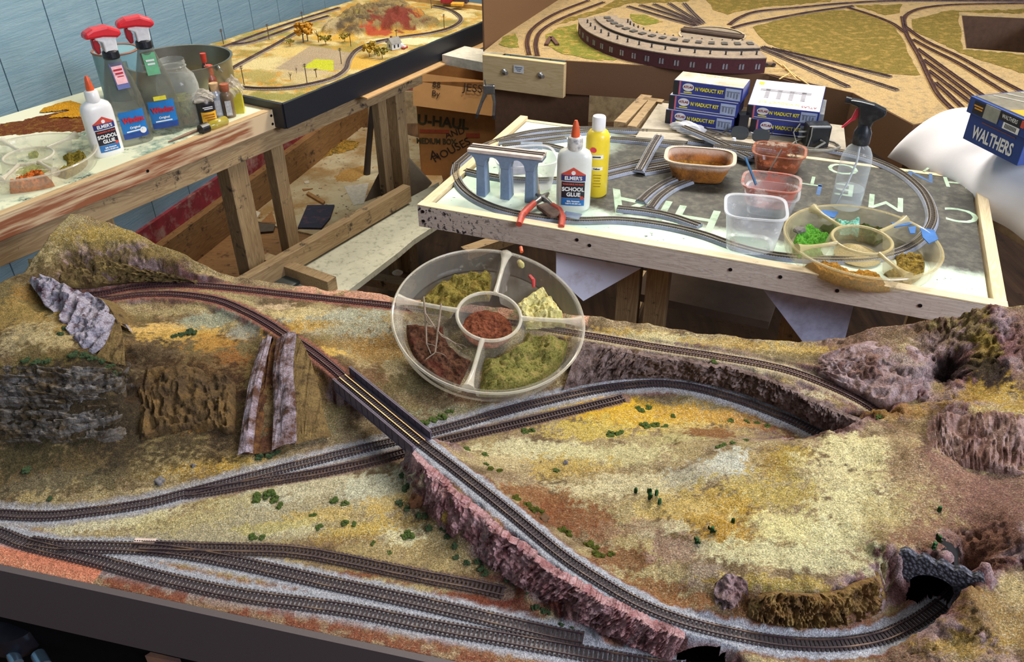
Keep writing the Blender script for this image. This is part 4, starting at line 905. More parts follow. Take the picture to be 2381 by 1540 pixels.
# ---------------------------------------------------------------- bench along the wall
D = Vector((.536, .844, 0)); DN = Vector((-.844, .536, 0))            # along the benches, and away towards the wall
aD = math.atan2(D.y, D.x)
Cn = at(640, 252, .80)
pine = wood('pine', (214, 190, 148), (172, 136, 92), 0, .65)
pine_dirty = wood('dirty_pine', (176, 152, 112), (130, 102, 70), 0, .75, dirt=(40, 34, 30), dirt_amt=.22)
pine_z = wood('pine_upright', (172, 146, 104), (124, 96, 64), 2, .75, dirt=(60, 48, 36), dirt_amt=.2)
foam_white = plain('paint_spotted_foam', (226, 228, 200), .7, var=.06, scale=8, dirt=(96, 130, 110), dirt_amt=.2, dirt_scale=9)
FR_ = empty('bench_frame', (Cn.x, Cn.y, 0), aD)
tag(FR_, 'long wooden bench frame with pale legs and a low rail along the blue wall', 'bench frame')
def fbox(name, s, n, z, d, mat, parent=FR_, bevel=.0015):
    """box in bench coordinates: s along the bench from the corner, n towards the wall"""
    mb = MB(); mb.box((0, 0, 0), d); o = mb.build(name, mat, parent, bevel=bevel, loc=(s, n, z)); return o
def bench_sn(px, py, z):
    q = at(px, py, z) - Cn; return q.x * D.x + q.y * D.y, q.x * DN.x + q.y * DN.y
s_post, n_post = bench_sn(925, 190, .70)
fbox('beam', (s_post - 1.4) / 2 + .02, .028, .722, (s_post + 1.44, .03, .056), pine_dirty)
for (px, py, w) in ((546, 372, .062), (643, 325, .044), (228, 470, .05)):
    s, n = bench_sn(px, py, .69); fbox('leg', s, n + .02, .35, (w, w * .8, .70), pine_z)
fbox('post', s_post, n_post + .02, .37, (.046, .05, .74), pine_z); fbox('post', s_post - .045, n_post + .05, .37, (.04, .03, .74), pine_z)
s1, n1_ = bench_sn(600, 632, .41); s2, n2_ = bench_sn(922, 446, .41)
fbox('lower_rail', (s1 + s2) / 2, n1_ + .012, .382, (s2 - s1 + .12, .03, .056), pine_dirty)
s_, n_ = bench_sn(668, 585, .41); fbox('cross_bar', s_ - .02, n_ - .05, .36, (.035, .26, .05), pine_dirty)
mb = MB(); pp = poly_px([(630, 712), (700, 604), (925, 474), (1020, 424), (1040, 506), (962, 557), (928, 586), (810, 676), (770, 712)], .345)
mb.prism(pp, .327, .345); plank_m = plain('speckled_white_board', (196, 194, 172), .8, var=.06, scale=10, dirt=(84, 80, 54), dirt_amt=.12, dirt_scale=60)
o = mb.build('shelf_board', plank_m); tag(o, 'long white speckled board lying low beside the bench rail', 'board')
gus = plain('grey_plywood', (140, 126, 104), .8, var=.12, scale=12)
def plate(name, pts, depth_pt, mat, th, label=None, cat=None, parent=None):
    """upright plate through the picture points, facing the eye, at the distance of depth_pt"""
    P = [over(a, b, depth_pt) for a, b in pts]; n = (P[1] - P[0]).cross(P[2] - P[0]).normalized()
    k = len(P); mb = MB(); mb.add([p - n * th / 2 for p in P] + [p + n * th / 2 for p in P], [tuple(range(k)), tuple(range(2 * k - 1, k - 1, -1))] + [(i, (i + 1) % k, k + (i + 1) % k, k + i) for i in range(k)])
    o = mb.build(name, mat, None); 
    if parent is not None: o.parent = parent; o.matrix_parent_inverse = (Matrix.Translation(parent.location) @ Matrix.Rotation(parent.rotation_euler[2], 4, 'Z')).inverted()
    if label: tag(o, label, cat)
    return o
bpt = Cn + D * s_post + DN * (n_post + .03)
plate('gusset', [(901, 362), (848, 468), (922, 440)], bpt, gus, .012, parent=FR_); plate('gusset', [(950, 366), (1004, 426), (958, 474)], bpt, gus, .012, parent=FR_)
plate('gusset', [(948, 606), (985, 640), (962, 690), (924, 700)], bpt, gus, .012, parent=FR_)

# left table: foam top in a pine frame
LT = empty('foam_work_table', (Cn.x, Cn.y, .75), aD); tag(LT, 'left work table with a spotted pale foam top and a brown-stained front edge', 'work table')
stain, t, N, L, B = nt('brown_stained_pine')
vv = objvec(t); st = math_n(t, 'ADD', ramp(t, noise(t, 1, 4, .6, objvec(t, 5, 5, 90)), (.4, (0, 0, 0)), (.56, (1, 1, 1))), 0)
sx_ = N.new('ShaderNodeSeparateXYZ'); L.new(vv, sx_.inputs[0])
near_end = ramp(t, math_n(t, 'ADD', math_n(t, 'MULTIPLY', sx_.outputs[0], -1.0), math_n(t, 'MULTIPLY', noise(t, 20, 2, .5, vv), .05)), (.10, (0, 0, 0)), (.13, (1, 1, 1)))
c = mix(t, math_n(t, 'MULTIPLY', st, near_end), srgb(206, 180, 142), srgb(142, 84, 52)); L.new(c, B.inputs['Base Color']); B.inputs['Roughness'].default_value = .6
mb = MB(); mb.box((-.75, .010, .0235), (1.5, .02, .047)); mb.build('front_rail', [stain], LT, bevel=.0015)
mb = MB(); mb.box((-.75, .0105, .0485), (1.5, .021, .003)); mb.build('rail_top', pine, LT)
mb = MB(); mb.box((-.010, .29, .025), (.02, .538, .05)); mb.build('end_rail', pine, LT, bevel=.0015)
tt, t, N, L, B = nt('spotted_foam_top')
v = objvec(t); c = mix(t, ramp(t, noise(t, 7, 6, .75, v), (.5, (0, 0, 0)), (.62, (1, 1, 1))), srgb(226, 228, 196), srgb(132, 158, 140))
c = mix(t, ramp(t, noise(t, 14, 6, .8, v), (.58, (0, 0, 0)), (.64, (1, 1, 1))), c, srgb(66, 62, 52)); L.new(c, B.inputs['Base Color']); B.inputs['Roughness'].default_value = .7
sx_ = N.new('ShaderNodeSeparateXYZ'); L.new(v, sx_.inputs[0])
c = mix(t, ramp(t, math_n(t, 'ADD', sx_.outputs[1], math_n(t, 'MULTIPLY', noise(t, 6, 3, .6, v), .15)), (.36, (0, 0, 0)), (.44, (1, 1, 1))), c, srgb(230, 230, 204)); L.new(c, B.inputs['Base Color'])
mb = MB(); mb.box((-.76, .29, .0255), (1.48, .538, .045)); mb.build('foam_top', tt, LT)
scr = plain('screw_black', (26, 26, 30), .4, .6)
for (x, z) in ((-.018, .036), (-.018, .014), (-.40, .022)):
    mb = MB(); mb.lathe([(.0035, 0), (.0035, .001)], 12); s_o = mb.build('screw', scr, LT); s_o.location = (x, -.0004, z); s_o.rotation_euler = (math.pi / 2, 0, 0)
# loose flock spilled on the left table
def pile(name, poly, z, h, mat, lab, cat, seed=0, grain=.35, kind='stuff', freq=40, edge=.02):
    """an uneven heap over a polygon given in world XY"""
    P = np.array(poly); lo, hi = P.min(0), P.max(0); n = 70
    gx, gy = np.meshgrid(np.linspace(lo[0], hi[0], n), np.linspace(lo[1], hi[1], n), indexing='ij')
    ins = np.zeros(gx.shape, bool); dmin = np.full(gx.shape, 9.0)
    for i in range(len(P)):
        a, b = P[i], P[(i + 1) % len(P)]
        cnd = ((a[1] > gy) != (b[1] > gy)) & (gx < (b[0] - a[0]) * (gy - a[1]) / (b[1] - a[1] + 1e-12) + a[0]); ins ^= cnd
        ab = b - a; tt_ = np.clip(((gx - a[0]) * ab[0] + (gy - a[1]) * ab[1]) / (ab @ ab + 1e-12), 0, 1)
        dmin = np.minimum(dmin, np.hypot(gx - a[0] - tt_ * ab[0], gy - a[1] - tt_ * ab[1]))
    rim = np.clip(dmin / edge, 0, 1); nz_ = fbm(gx * freq + seed, gy * freq, 4)
    zz = z + h * np.sqrt(rim) * (.65 + grain * 1.6 * nz_) - .002 * (1 - rim) + fbm(gx * freq * 7, gy * freq * 7 + seed, 2) * h * .22
    keep = ins & (rim + nz_ * .6 > .12)
    V = np.stack([gx, gy, zz], -1).reshape(-1, 3).tolist()
    F = [(i * n + j, (i + 1) * n + j, (i + 1) * n + j + 1, i * n + j + 1) for i in range(n - 1) for j in range(n - 1) if keep[i, j] and keep[i + 1, j] and keep[i, j + 1] and keep[i + 1, j + 1]]
    mb = MB(); mb.add(V, F); o = mb.build(name, mat, None, smooth=True)
    bm = bmesh.new(); bm.from_mesh(o.data); bmesh.ops.delete(bm, geom=[w for w in bm.verts if not w.link_faces], context='VERTS'); bm.to_mesh(o.data); bm.free()
    tag(o, lab, cat, kind=kind); return o
def flock(name, a, b, c=None, scale=420):
    mt, t, N, L, B = nt(name); v = objvec(t); n = noise(t, scale, 3, .75, v)
    col = ramp(t, n, (.32, srgb(*b)[:3]), (.62, srgb(*a)[:3]))
    if c: col = mix(t, ramp(t, noise(t, scale * .22, 4, .7, v), (.5, (0, 0, 0)), (.66, (1, 1, 1))), col, srgb(*c))
    L.new(col, B.inputs['Base Color']); B.inputs['Roughness'].default_value = .95; B.inputs['Specular IOR Level'].default_value = .1; bump(t, n, 1.0, .004); return mt
f_yel, f_brn = flock('yellow_flock', (232, 172, 50), (178, 116, 20), None, 300), flock('brown_flock', (134, 76, 48), (86, 44, 26), (150, 110, 50), 300)
pile('brown_flock_pile', poly_px([(-60, 318), (-20, 290), (40, 280), (100, 266), (160, 255), (215, 250), (232, 300), (180, 312), (100, 312), (40, 318), (0, 322)], .797), .797, .004, f_brn, 'rust-brown flock spilled across the left table behind the tray', 'flock', 1)
pile('yellow_flock_pile', poly_px([(85, 262), (100, 250), (130, 240), (165, 233), (205, 245), (225, 256), (210, 268), (150, 275), (105, 278), (120, 266), (150, 258)], .801), .801, .005, f_yel, 'bright yellow flock spilled on the left table behind the glue bottle', 'flock', 2)

# ---------------------------------------------------------------- far left layout module
ZM = .82
Mf = at(656, 241, ZM); Mr = at(1123, 50, ZM)
Md = (Mr - Mf); Md.z = 0; Mlen = Md.length + .16; Md.normalize(); Mn = Vector((-Md.y, Md.x, 0)); aM = math.atan2(Md.y, Md.x)
MOD = empty('diorama_module', (Mf.x, Mf.y, .757), aM); tag(MOD, 'far left layout module with black fascia, autumn scenery and a dark hill', 'model railway layout')
blk = plain('black_fascia', (30, 32, 38), .45, var=.1, scale=300)
mb = MB(); mb.bar((0, 0, .0295), (Mlen, 0, .0295), .008, .065); mb.build('front_fascia', blk, MOD)
mb = MB(); mb.bar((0, 0, .0295), (0, .56, .0295), .008, .065); mb.build('end_fascia', blk, MOD)
mb = MB(); mb.box((Mlen - .01, .28, .040), (.03, .56, .075)); mb.build('end_board', plain('tan_board', (196, 158, 100), .7), MOD)
# its ground as a coloured height map
def mod_xy(px, py, z=ZM): q = at(px, py, z) - Mf; return q.x * Md.x + q.y * Md.y, q.x * Mn.x + q.y * Mn.y
nx, ny = 240, 150
gx, gy = np.meshgrid(np.linspace(.004, Mlen - .02, nx), np.linspace(.004, .60, ny), indexing='ij')
gz = np.full(gx.shape, .0) + fbm(gx * 30, gy * 30, 3) * .0016
gc = np.zeros(gx.shape + (3,)); gn, gn2 = fbm(gx * 26, gy * 26, 4), fbm(gx * 60 + 4, gy * 60, 3)
def glay(m, c):
    global gc
    gc = gc * (1 - m[..., None]) + lin(*c) * m[..., None]
glay(np.ones(gx.shape), (196, 172, 108)); glay(sm(gn, 0, .35) * .9, (224, 206, 150)); glay(sm(-gn, .02, .3) * .8, (158, 142, 62)); glay(sm(gn2, .2, .4) * .8, (206, 152, 50))
def gpatch(px, py, ax, ay, c, op=.9, rag_=.5):
    cx_, cy_ = mod_xy(px, py); x1, y1 = mod_xy(px + ax, py); x2, y2 = mod_xy(px, py - ay)
    A, B_ = np.array([x1 - cx_, y1 - cy_]), np.array([x2 - cx_, y2 - cy_]); M2 = np.linalg.inv(np.array([A, B_]).T)
    dx, dy = gx - cx_, gy - cy_; r = np.hypot(M2[0, 0] * dx + M2[0, 1] * dy, M2[1, 0] * dx + M2[1, 1] * dy) + rag_ * (gn + gn2) * .6
    glay(np.clip((1.05 - r) / .3, 0, 1) * op, c)
for a in ((620,150,90,18,(232,214,160)),(680,120,60,16,(226,200,130)),(640,225,90,10,(150,146,70)),(600,175,60,14,(176,160,90)),(700,160,70,30,(206,186,140)),(900,75,110,10,(206,160,60)),
          (960,95,120,8,(238,226,186)),(830,145,70,18,(222,176,70)),(780,85,60,12,(222,174,60)),(1000,55,70,10,(150,140,80)),(1060,35,40,10,(236,220,170)),(640,80,80,6,(160,156,84)),(590,90,50,8,(150,140,80))): gpatch(*a)
def quad_mask(pts):
    P = np.array([mod_xy(*q) for q in pts]); ins = np.zeros(gx.shape, bool)
    for i in range(len(P)):
        a, b = P[i], P[(i + 1) % len(P)]; ins ^= ((a[1] > gy) != (b[1] > gy)) & (gx < (b[0] - a[0]) * (gy - a[1]) / (b[1] - a[1] + 1e-12) + a[0])
    return ins.astype(float)
glay(quad_mask([(640, 160), (722, 106), (815, 122), (800, 162), (690, 166)]) * .9, (176, 156, 134)); glay(quad_mask([(703, 158), (732, 137), (774, 140), (777, 165)]), (200, 204, 36))
glay(quad_mask([(660, 168), (800, 166), (800, 176), (720, 172)]) * .7, (200, 180, 150))
hx, hy = mod_xy(885, 75); hill = np.zeros(gx.shape)
for (px, py, rx, ry, hh_) in ((860, 52, .15, .11, .050), (930, 52, .11, .09, .045), (800, 66, .08, .07, .03), (830, 75, .06, .05, .024), (880, 28, .16, .08, .03), (980, 56, .07, .06, .022)):
    cx_, cy_ = mod_xy(px, py); r2 = ((gx - cx_) / rx) ** 2 + ((gy - cy_) / ry) ** 2; hill = np.maximum(hill, hh_ * np.clip(1 - r2, 0, 1) ** .7)
gz = gz + hill * (1 + .35 * gn2) + (hill > .004) * np.abs(gn2) * .006
hm = np.clip(hill / .014, 0, 1); glay(hm * sm(gn2 + gn, -.5, .1), (112, 92, 62)); glay(hm * sm(gn2, .12, .3) * .8, (156, 136, 92)); glay(hm * sm(-gn2, .1, .3) * .9, (72, 58, 46))
gpatch(930, 60, 56, 15, (128, 40, 26), .9, 1.1); gpatch(880, 76, 40, 6, (176, 60, 34), .9, .8); gpatch(965, 40, 22, 12, (210, 140, 40), .8, .9); gpatch(830, 22, 60, 14, (204, 152, 60), .9, .7); gpatch(770, 60, 24, 20, (196, 176, 136), .8, .7); gpatch(900, 38, 60, 12, (82, 70, 58), .7, .8)
vcm, t, N, L, B = nt('autumn_flock')
ca = N.new('ShaderNodeVertexColor'); ca.layer_name = 'Col'; v = objvec(t); f1 = noise(t, 300, 3, .75, v)
L.new(mix(t, 1.0, ca.outputs[0], ramp(t, f1, (.3, (.6, .58, .5)), (.7, (1.3, 1.28, 1.2))), 'MULTIPLY'), B.inputs['Base Color']); B.inputs['Roughness'].default_value = .95; bump(t, f1, .9, .006)
mb = MB(); mb.add(np.stack([gx, gy, gz + ZM - .757], -1).reshape(-1, 3).tolist(), [(i * ny + j, (i + 1) * ny + j, (i + 1) * ny + j + 1, i * ny + j + 1) for i in range(nx - 1) for j in range(ny - 1)])
o = mb.build('scenery', vcm, MOD, smooth=True)
at_ = o.data.color_attributes.new('Col', 'FLOAT_COLOR', 'POINT'); at_.data.foreach_set('color', np.concatenate([gc.reshape(-1, 3), np.ones((nx * ny, 1))], 1).astype(np.float32).ravel())
def simple_track(lab, px_pts, z, gauge=.0085, grp=None, bed=(190, 176, 160), tie=tie_dark, bw=2.4):
    pl = spline([at(a, b, z) for a, b in px_pts], .006); root = tag(empty('railway_track', (0, 0, 0)), lab, 'railway track', grp)
    mb = MB(); ribbon(mb, pl, 0, gauge * bw, -.003, .0012); mb.build('ballast', flock('ballast_%d' % len(bpy.data.materials), bed, tuple(int(c * .75) for c in bed)), root)
    mb = MB(); ties(mb, pl, gauge * 1.7, .0026, .006, .0010, .0024); mb.build('tie_strip', tie, root)
    for s in (-1, 1):
        mb = MB(); ribbon(mb, pl, s * gauge / 2, .0014, .002, .0044); mb.build('rail', rail_dark, root)
    return root
gt = plain('grey_tie', (112, 96, 88), .8, var=.15, scale=300)
simple_track('curving track through the autumn module past the white house', [(560,204),(600,207),(660,206),(720,197),(775,182),(803,162),(812,138),(830,117),(870,100),(930,88),(1000,78),(1046,66),(1070,50),(1066,36),(1040,22),(1005,14)], ZM + .002, .0075, tie=gt)
simple_track('rearmost straight track of the autumn module along the blue wall', [(515,112),(560,96),(620,74),(700,47),(790,19)], ZM + .002, .0075, tie=gt)
simple_track('second track from the wall on the autumn module', [(530,106),(580,100),(640,80),(700,58),(765,38)], ZM + .002, .0075, tie=gt)
simple_track('track crossing the yellow field at the rear left of the autumn module', [(540,160),(590,132),(640,105),(690,76)], ZM + .002, .0075, tie=gt)
# house, car, trees and poles on the module
h0 = at(917, 113, ZM); HS = empty('farmhouse', h0, aM - .3); tag(HS, 'tiny white farmhouse with a grey gable roof beside the yellow trees', 'model house')
hw_ = plain('white_clapboard', (206, 208, 206), .7); hr_ = plain('grey_shingle', (134, 130, 124), .8); dk = plain('dark_window', (40, 44, 52), .3)
mb = MB(); mb.box((0, 0, .010), (.034, .026, .020)); mb.add([(-.017, -.013, .02), (-.017, .013, .02), (-.017, 0, .032), (.017, -.013, .02), (.017, .013, .02), (.017, 0, .032)], [(0, 1, 2), (3, 5, 4)]); mb.build('wall', hw_, HS)
mb = MB(); mb.add([(-.019, -.0155, .0178), (.019, -.0155, .0178), (.019, 0, .0332), (-.019, 0, .0332), (-.019, .0155, .0178), (.019, .0155, .0178)], [(0, 1, 2, 3), (3, 2, 5, 4)]); mb.build('roof', hr_, HS, solid=.0014)
mb = MB(); mb.box((.022, -.006, .006), (.012, .016, .011)); mb.build('porch', hw_, HS)
for x in (-.008, .006):
    mb = MB(); mb.box((x, -.0132, .010), (.005, .001, .009)); mb.build('window', dk, HS)
mb = MB(); mb.box((-.0172, 0, .011), (.001, .006, .009)); mb.build('window', dk, HS)
mb = MB(); mb.box((-.006, .003, .034), (.005, .005, .008)); mb.build('chimney', plain('brick_red', (120, 60, 50), .8), HS)
sh0 = at(899, 99, ZM); mb = MB(); mb.box((0, 0, .003), (.007, .006, .008)); o = mb.build('shed', plain('violet_shed', (110, 100, 130), .7), None, loc=sh0); tag(o, 'tiny violet-grey shed behind the white farmhouse', 'model shed')
def car(px, py, colr, lab, rz):
    r_ = empty('model_car', at(px, py, ZM), rz); tag(r_, lab, 'model car')
    mb = MB(); mb.box((0, 0, .0038), (.024, .010, .0042)); mb.build('body', plain('car_red', colr, .3), r_, bevel=.001)
    mb = MB(); mb.box((-.001, 0, .0072), (.012, .0088, .0036), taper=.8); mb.build('cabin', plain('car_white', (220, 216, 214), .3), r_, bevel=.0006)
    for x in (-.007, .007):
        for y in (-.005, .005):
            mb = MB(); mb.lathe([(.002, -.0006), (.002, .0006)], 10); w = mb.build('wheel', dk, r_); w.location = (x, y, .002); w.rotation_euler = (math.pi / 2, 0, 0)
car(941, 113, (196, 52, 48), 'small red and white car beside the farmhouse', aM + .1)
def tree(px, py, h, crown_mat, lab, grp=None, bare=False, seed=0, spread=.5, z=ZM):
    r_ = empty('model_tree', at(px, py, z), seed); tag(r_, lab, 'model tree', grp); rn = random.Random(seed)
    mb = MB(); mb.tube([(0, 0, 0), (0, 0, h * .5), (.1 * h, 0, h * (.95 if bare else .7))], [h * .035, h * .028, h * .012], 6)
    for k in range(7 if bare else 4):
        a = rn.uniform(0, 6.28); z0 = h * rn.uniform(.3, .55); mb.tube([(0, 0, z0), (math.cos(a) * h * .17, math.sin(a) * h * .17, z0 + h * .2), (math.cos(a) * h * .27, math.sin(a) * h * .27, z0 + h * .4)], [h * .018, h * .012, h * .005], 5)
    mb.build('trunk', plain('twig_brown', (92, 74, 56), .9), r_)
    if not bare:
        bm = bmesh.new()
        for _ in range(26):
            a, r = rn.uniform(0, 6.28), math.sqrt(rn.random()) * h * spread; s = h * rn.uniform(.09, .17)
            bmesh.ops.create_icosphere(bm, subdivisions=1, radius=s, matrix=Matrix.Translation((r * math.cos(a), r * math.sin(a), h * rn.uniform(.5, 1.0))))
        for w in bm.verts: w.co += Vector((rn.uniform(-1, 1), rn.uniform(-1, 1), rn.uniform(-1, 1))) * h * .035
        me_ = bpy.data.meshes.new('crown'); bm.to_mesh(me_); bm.free(); me_.materials.append(crown_mat); o = bpy.data.objects.new('crown', me_); COL.objects.link(o); o.parent = r_
orange, yel, olv = foliage_mat('orange_leaf', (246, 184, 70), (206, 136, 36)), foliage_mat('yellow_leaf', (236, 200, 76), (186, 142, 44)), foliage_mat('olive_leaf', (204, 186, 84), (140, 128, 54))
tree(706, 100, .060, orange, 'tallest orange tree on the autumn module, left of its hill', seed=1, spread=.42); tree(716, 96, .050, orange, 'second orange tree just behind the tallest one', seed=2, spread=.4)
tree(741, 98, .040, None, 'bare brown tree between the orange trees and the hill', bare=True, seed=3)
tree(758, 104, .028, olv, 'round olive bush left of the hill foot', seed=4, spread=.6); tree(802, 98, .026, olv, 'olive-yellow bush at the foot of the hill beside a pole', seed=5, spread=.6); tree(675, 108, .022, olv, 'low olive bush at the left of the orange trees', seed=6, spread=.6)
tree(859, 132, .034, yel, 'leftmost yellow tree before the farmhouse', seed=7, spread=.5); tree(872, 128, .036, yel, 'middle yellow tree before the farmhouse', seed=8, spread=.5); tree(889, 136, .030, olv, 'rightmost olive-yellow bush before the farmhouse', seed=9, spread=.7)
tree(676, 186, .024, None, 'bare twig tree at the front left of the lime field', bare=True, seed=10); tree(690, 170, .018, None, 'small bare twig tree at the edge of the grey field', bare=True, seed=11)
pole_m = plain('pole_brown', (84, 66, 48), .8)
def pole(px, py, h, lab, z=ZM, arms=True):
    r_ = empty('telegraph_pole', at(px, py, z), aM); tag(r_, lab, 'telegraph pole')
    mb = MB(); mb.tube([(0, 0, 0), (0, 0, h)], .0012, 6); mb.build('pole', pole_m, r_)
    if arms:
        for q in (.86, .95):
            mb = MB(); mb.box((0, 0, h * q), (.012, .0014, .0014)); mb.build('crossarm', pole_m, r_)
for (px, py, h, lab) in ((714,193,.052,'telegraph pole in front of the lime field'),(568,198,.052,'telegraph pole at the front left end of the autumn module'),(794,149,.046,'telegraph pole with two arms right of the lime field'),(816,108,.040,'telegraph pole beside the curve left of the farmhouse'),
    (922,86,.022,'short pole at the far side of the track behind the farmhouse'),(1033,65,.044,'telegraph pole inside the far curve of the autumn module'),(1003,20,.036,'telegraph pole at the far edge of the autumn module'),
    (626,92,.048,'telegraph pole between the rear tracks, left of the orange trees'),(705,57,.042,'telegraph pole beside the rear tracks behind the orange trees'),(520,103,.046,'telegraph pole at the rear left behind the metal pan'),(736,180,.024,'short post on the front edge of the grey field')): pole(px, py, h, lab)
# cardboard strip on the beam
c0, c1 = at(830, 222, .752), at(1200, 62, .752)
mb = MB(); q = (c0 + c1) / 2; dcb = (c1 - c0); mb.box((0, 0, 0), (dcb.length, .075, .004), 0); o = mb.build('cardboard_strip', plain('cardboard_tan', (206, 164, 110), .8, var=.06, scale=30), None, loc=(q.x, q.y, .753)); o.rotation_euler = (math.radians(8), 0, math.atan2(dcb.y, dcb.x)); tag(o, 'long strip of tan cardboard folded under the black fascia', 'cardboard')
# a few far-off things past the end of the module
for (px, py, w, h, colr, nm, lab, cat) in ((1042, 6, .05, .030, (176, 44, 56), 'tin', 'red tin at the top edge behind the autumn module', 'tin'), (1072, 8, .05, .03, (70, 58, 74), 'box', 'dark box at the top edge beside the red tin', 'box'), (1064, 13, .045, .010, (228, 168, 60), 'tube', 'yellow tube lying before the dark box', 'tube')):
    mb = MB(); mb.box((0, 0, h / 2), (w, .03, h)); o = mb.build(nm, plain(nm + '_paint', colr, .4), None, bevel=.002, loc=at(px, py, ZM + .012)); o.rotation_euler = (0, 0, aM - 1.2); tag(o, lab, cat)
# ---------------------------------------------------------------- far right layout with the roundhouse
ZR = .83
outer = [(1125,119),(1315,141),(1560,156),(1790,172),(1985,216),(2124,290),(2190,280),(2560,236),(2700,-60),(1352,-60)]
holeq = [(2236,36),(2420,44),(2420,126),(2246,112)]
RL = empty('railway_layout_board', at(1125, 119, ZR)); tag(RL, 'large tan layout board with grass patches, a rail yard and a brown fascia', 'model railway layout')
def in_rl(o): o.parent = RL; o.matrix_parent_inverse = Matrix.Translation(-Vector(RL.location)); return o
sand = flock('tan_ground', (190, 164, 118), (158, 130, 88), (144, 128, 98), 260)
bm = bmesh.new()
def loop(pts): 
    vs = [bm.verts.new(at(a, b, ZR)) for a, b in pts]; return [bm.edges.new((vs[i], vs[(i + 1) % len(vs)])) for i in range(len(vs))]
es = loop(outer) + loop(holeq); bmesh.ops.triangle_fill(bm, edges=es, use_beauty=True)
me_ = bpy.data.meshes.new('ground'); bm.to_mesh(me_); bm.free(); me_.materials.append(sand); o = bpy.data.objects.new('ground', me_); COL.objects.link(o); in_rl(o)
hbm = plain('brown_hardboard_back', (112, 80, 54), .55, var=.08, scale=500)
def skirt(name, pts, z0, z1, mat, off=0):
    mb = MB(); P = [at(a, b, ZR) for a, b in pts]; n = len(P)
    mb.add([(p.x, p.y, z1) for p in P] + [(p.x, p.y, z0) for p in P], [(i, i + 1, n + i + 1, n + i) for i in range(n - 1)]); return in_rl(mb.build(name, mat, None, solid=.006))
skirt('fascia', [(1315,141),(1560,156),(1790,172),(1985,216)], ZR - .095, ZR, hbm); skirt('fascia', [(1985,216),(2124,290),(2190,280),(2560,236)], ZR - .11, ZR, hbm)
skirt('well_wall', [(2246,112),(2236,36),(2420,44),(2420,126),(2246,112)], ZR - .12, ZR - .001, plain('dark_brown_inside', (84, 58, 40), .8))
mb = MB(); mb.prism(poly_px([(2236,36),(2420,44),(2420,126),(2246,112)], ZR), ZR - .125, ZR - .12); in_rl(mb.build('well_floor', plain('brown_black', (26, 22, 22), 1)))  # bottom of the opening in one even brownish black
e0, e1 = at(1125, 121, ZR), at(1314, 143, ZR); ed = (e1 - e0).normalized()
pine_plain = wood('pale_pine', (206, 184, 140), (182, 152, 106), 0, .6)
mb = MB(); mb.box((0, 0, 0), ((e1 - e0).length, .02, .098)); q = (e0 + e1) / 2; o = mb.build('end_block', pine_plain, None, bevel=.001, loc=(q.x - ed.y * .0, q.y - .012, ZR - .051)); o.rotation_euler = (0, 0, math.atan2(ed.y, ed.x)); in_rl(o)
ndir = Vector((ed.y, -ed.x, 0))
zinc = plain('zinc', (176, 176, 172), .3, .9)
for (px, py) in ((1174, 167), (1258, 175)):
    f = over(px, py, e0 + ed * ((px - 1125) / 189.0) * (e1 - e0).length + Vector((0, -.022, 0))); b_ = tag(empty('bolt', f), None); in_rl(b_)
    mb = MB(); mb.lathe([(.005, -.002), (.005, .018)], 12); o = mb.build('shank', zinc, b_); o.rotation_euler = (math.pi / 2, 0, .3)
    mb = MB(); mb.lathe([(.010, 0), (.010, .002)], 16); o = mb.build('washer', zinc, b_); o.rotation_euler = (math.pi / 2, 0, .3)
    mb = MB(); mb.lathe([(.0075, 0), (.0075, .006)], 6); o = mb.build('nut', zinc, b_); o.rotation_euler = (math.pi / 2, 0, .3); o.location = (0, -.002, 0)
f = over(1206, 161, e0 + ed * (81 / 189.0) * (e1 - e0).length + Vector((0, -.0275, 0))); mb = MB(); mb.box((0, 0, 0), (.032, .0006, .022)); o = mb.build('label', plain('paper_white', (206, 206, 204), .7)); o.location = f; o.rotation_euler = (0, 0, math.atan2(ed.y, ed.x)); in_rl(o)
for k in range(3):
    mb = MB(); mb.box((0, -.0005, .005 - .005 * k), (.024 - .006 * k, .0004, .0022)); lb = mb.build('print_line', plain('print_grey', (96, 104, 120), .7), o)
# upright brown panel on the left edge, and the board hung below
p0, p1 = at(1125, 112, ZR), at(1345, -32, ZR)
mb = MB(); pd_ = p1 - p0; mb.box((0, 0, .065), (pd_.length, .005, .15)); q = (p0 + p1) / 2; o = mb.build('backdrop_panel', hbm, None, loc=(q.x, q.y, ZR)); o.rotation_euler = (0, 0, math.atan2(pd_.y, pd_.x)); tag(o, 'upright brown hardboard panel along the left edge of the roundhouse layout', 'panel')
mb = MB(); a_, b_ = at(1150, 200, .735), at(1372, 226, .735); mb.bar((a_.x, a_.y + .03, .64), (b_.x, b_.y + .03, .64), .006, .21); o = mb.build('hanging_board', plain('dark_hardboard', (92, 64, 44), .7), None); in_rl(o)
# grass
gm1 = flock('grass_green', (128, 110, 54), (88, 80, 36), (156, 128, 70), 220); gm2 = flock('grass_bright', (130, 128, 56), (88, 96, 36), (180, 142, 80), 220)
def turf(pts, mat):
    rn = random.Random(len(pts) * 7); P = []
    for i in range(len(pts)):
        a, b = Vector(pts[i] + (0,)), Vector(pts[(i + 1) % len(pts)] + (0,)); k = max(2, int((b - a).length / 9))
        for j in range(k):
            q = a.lerp(b, j / k); P.append((q.x + rn.uniform(-3, 3), q.y + rn.uniform(-1.6, 1.6)))
    mb = MB(); W = [at(a, b, ZR) for a, b in P]; n = len(W)
    mb.add([(w.x, w.y, ZR + .0012) for w in W] + [(w.x, w.y, ZR - .001) for w in W], [tuple(range(n))] + [(i, (i + 1) % n, n + (i + 1) % n, n + i) for i in range(n)]); o = mb.build('grass_mat', mat, None); in_rl(o)
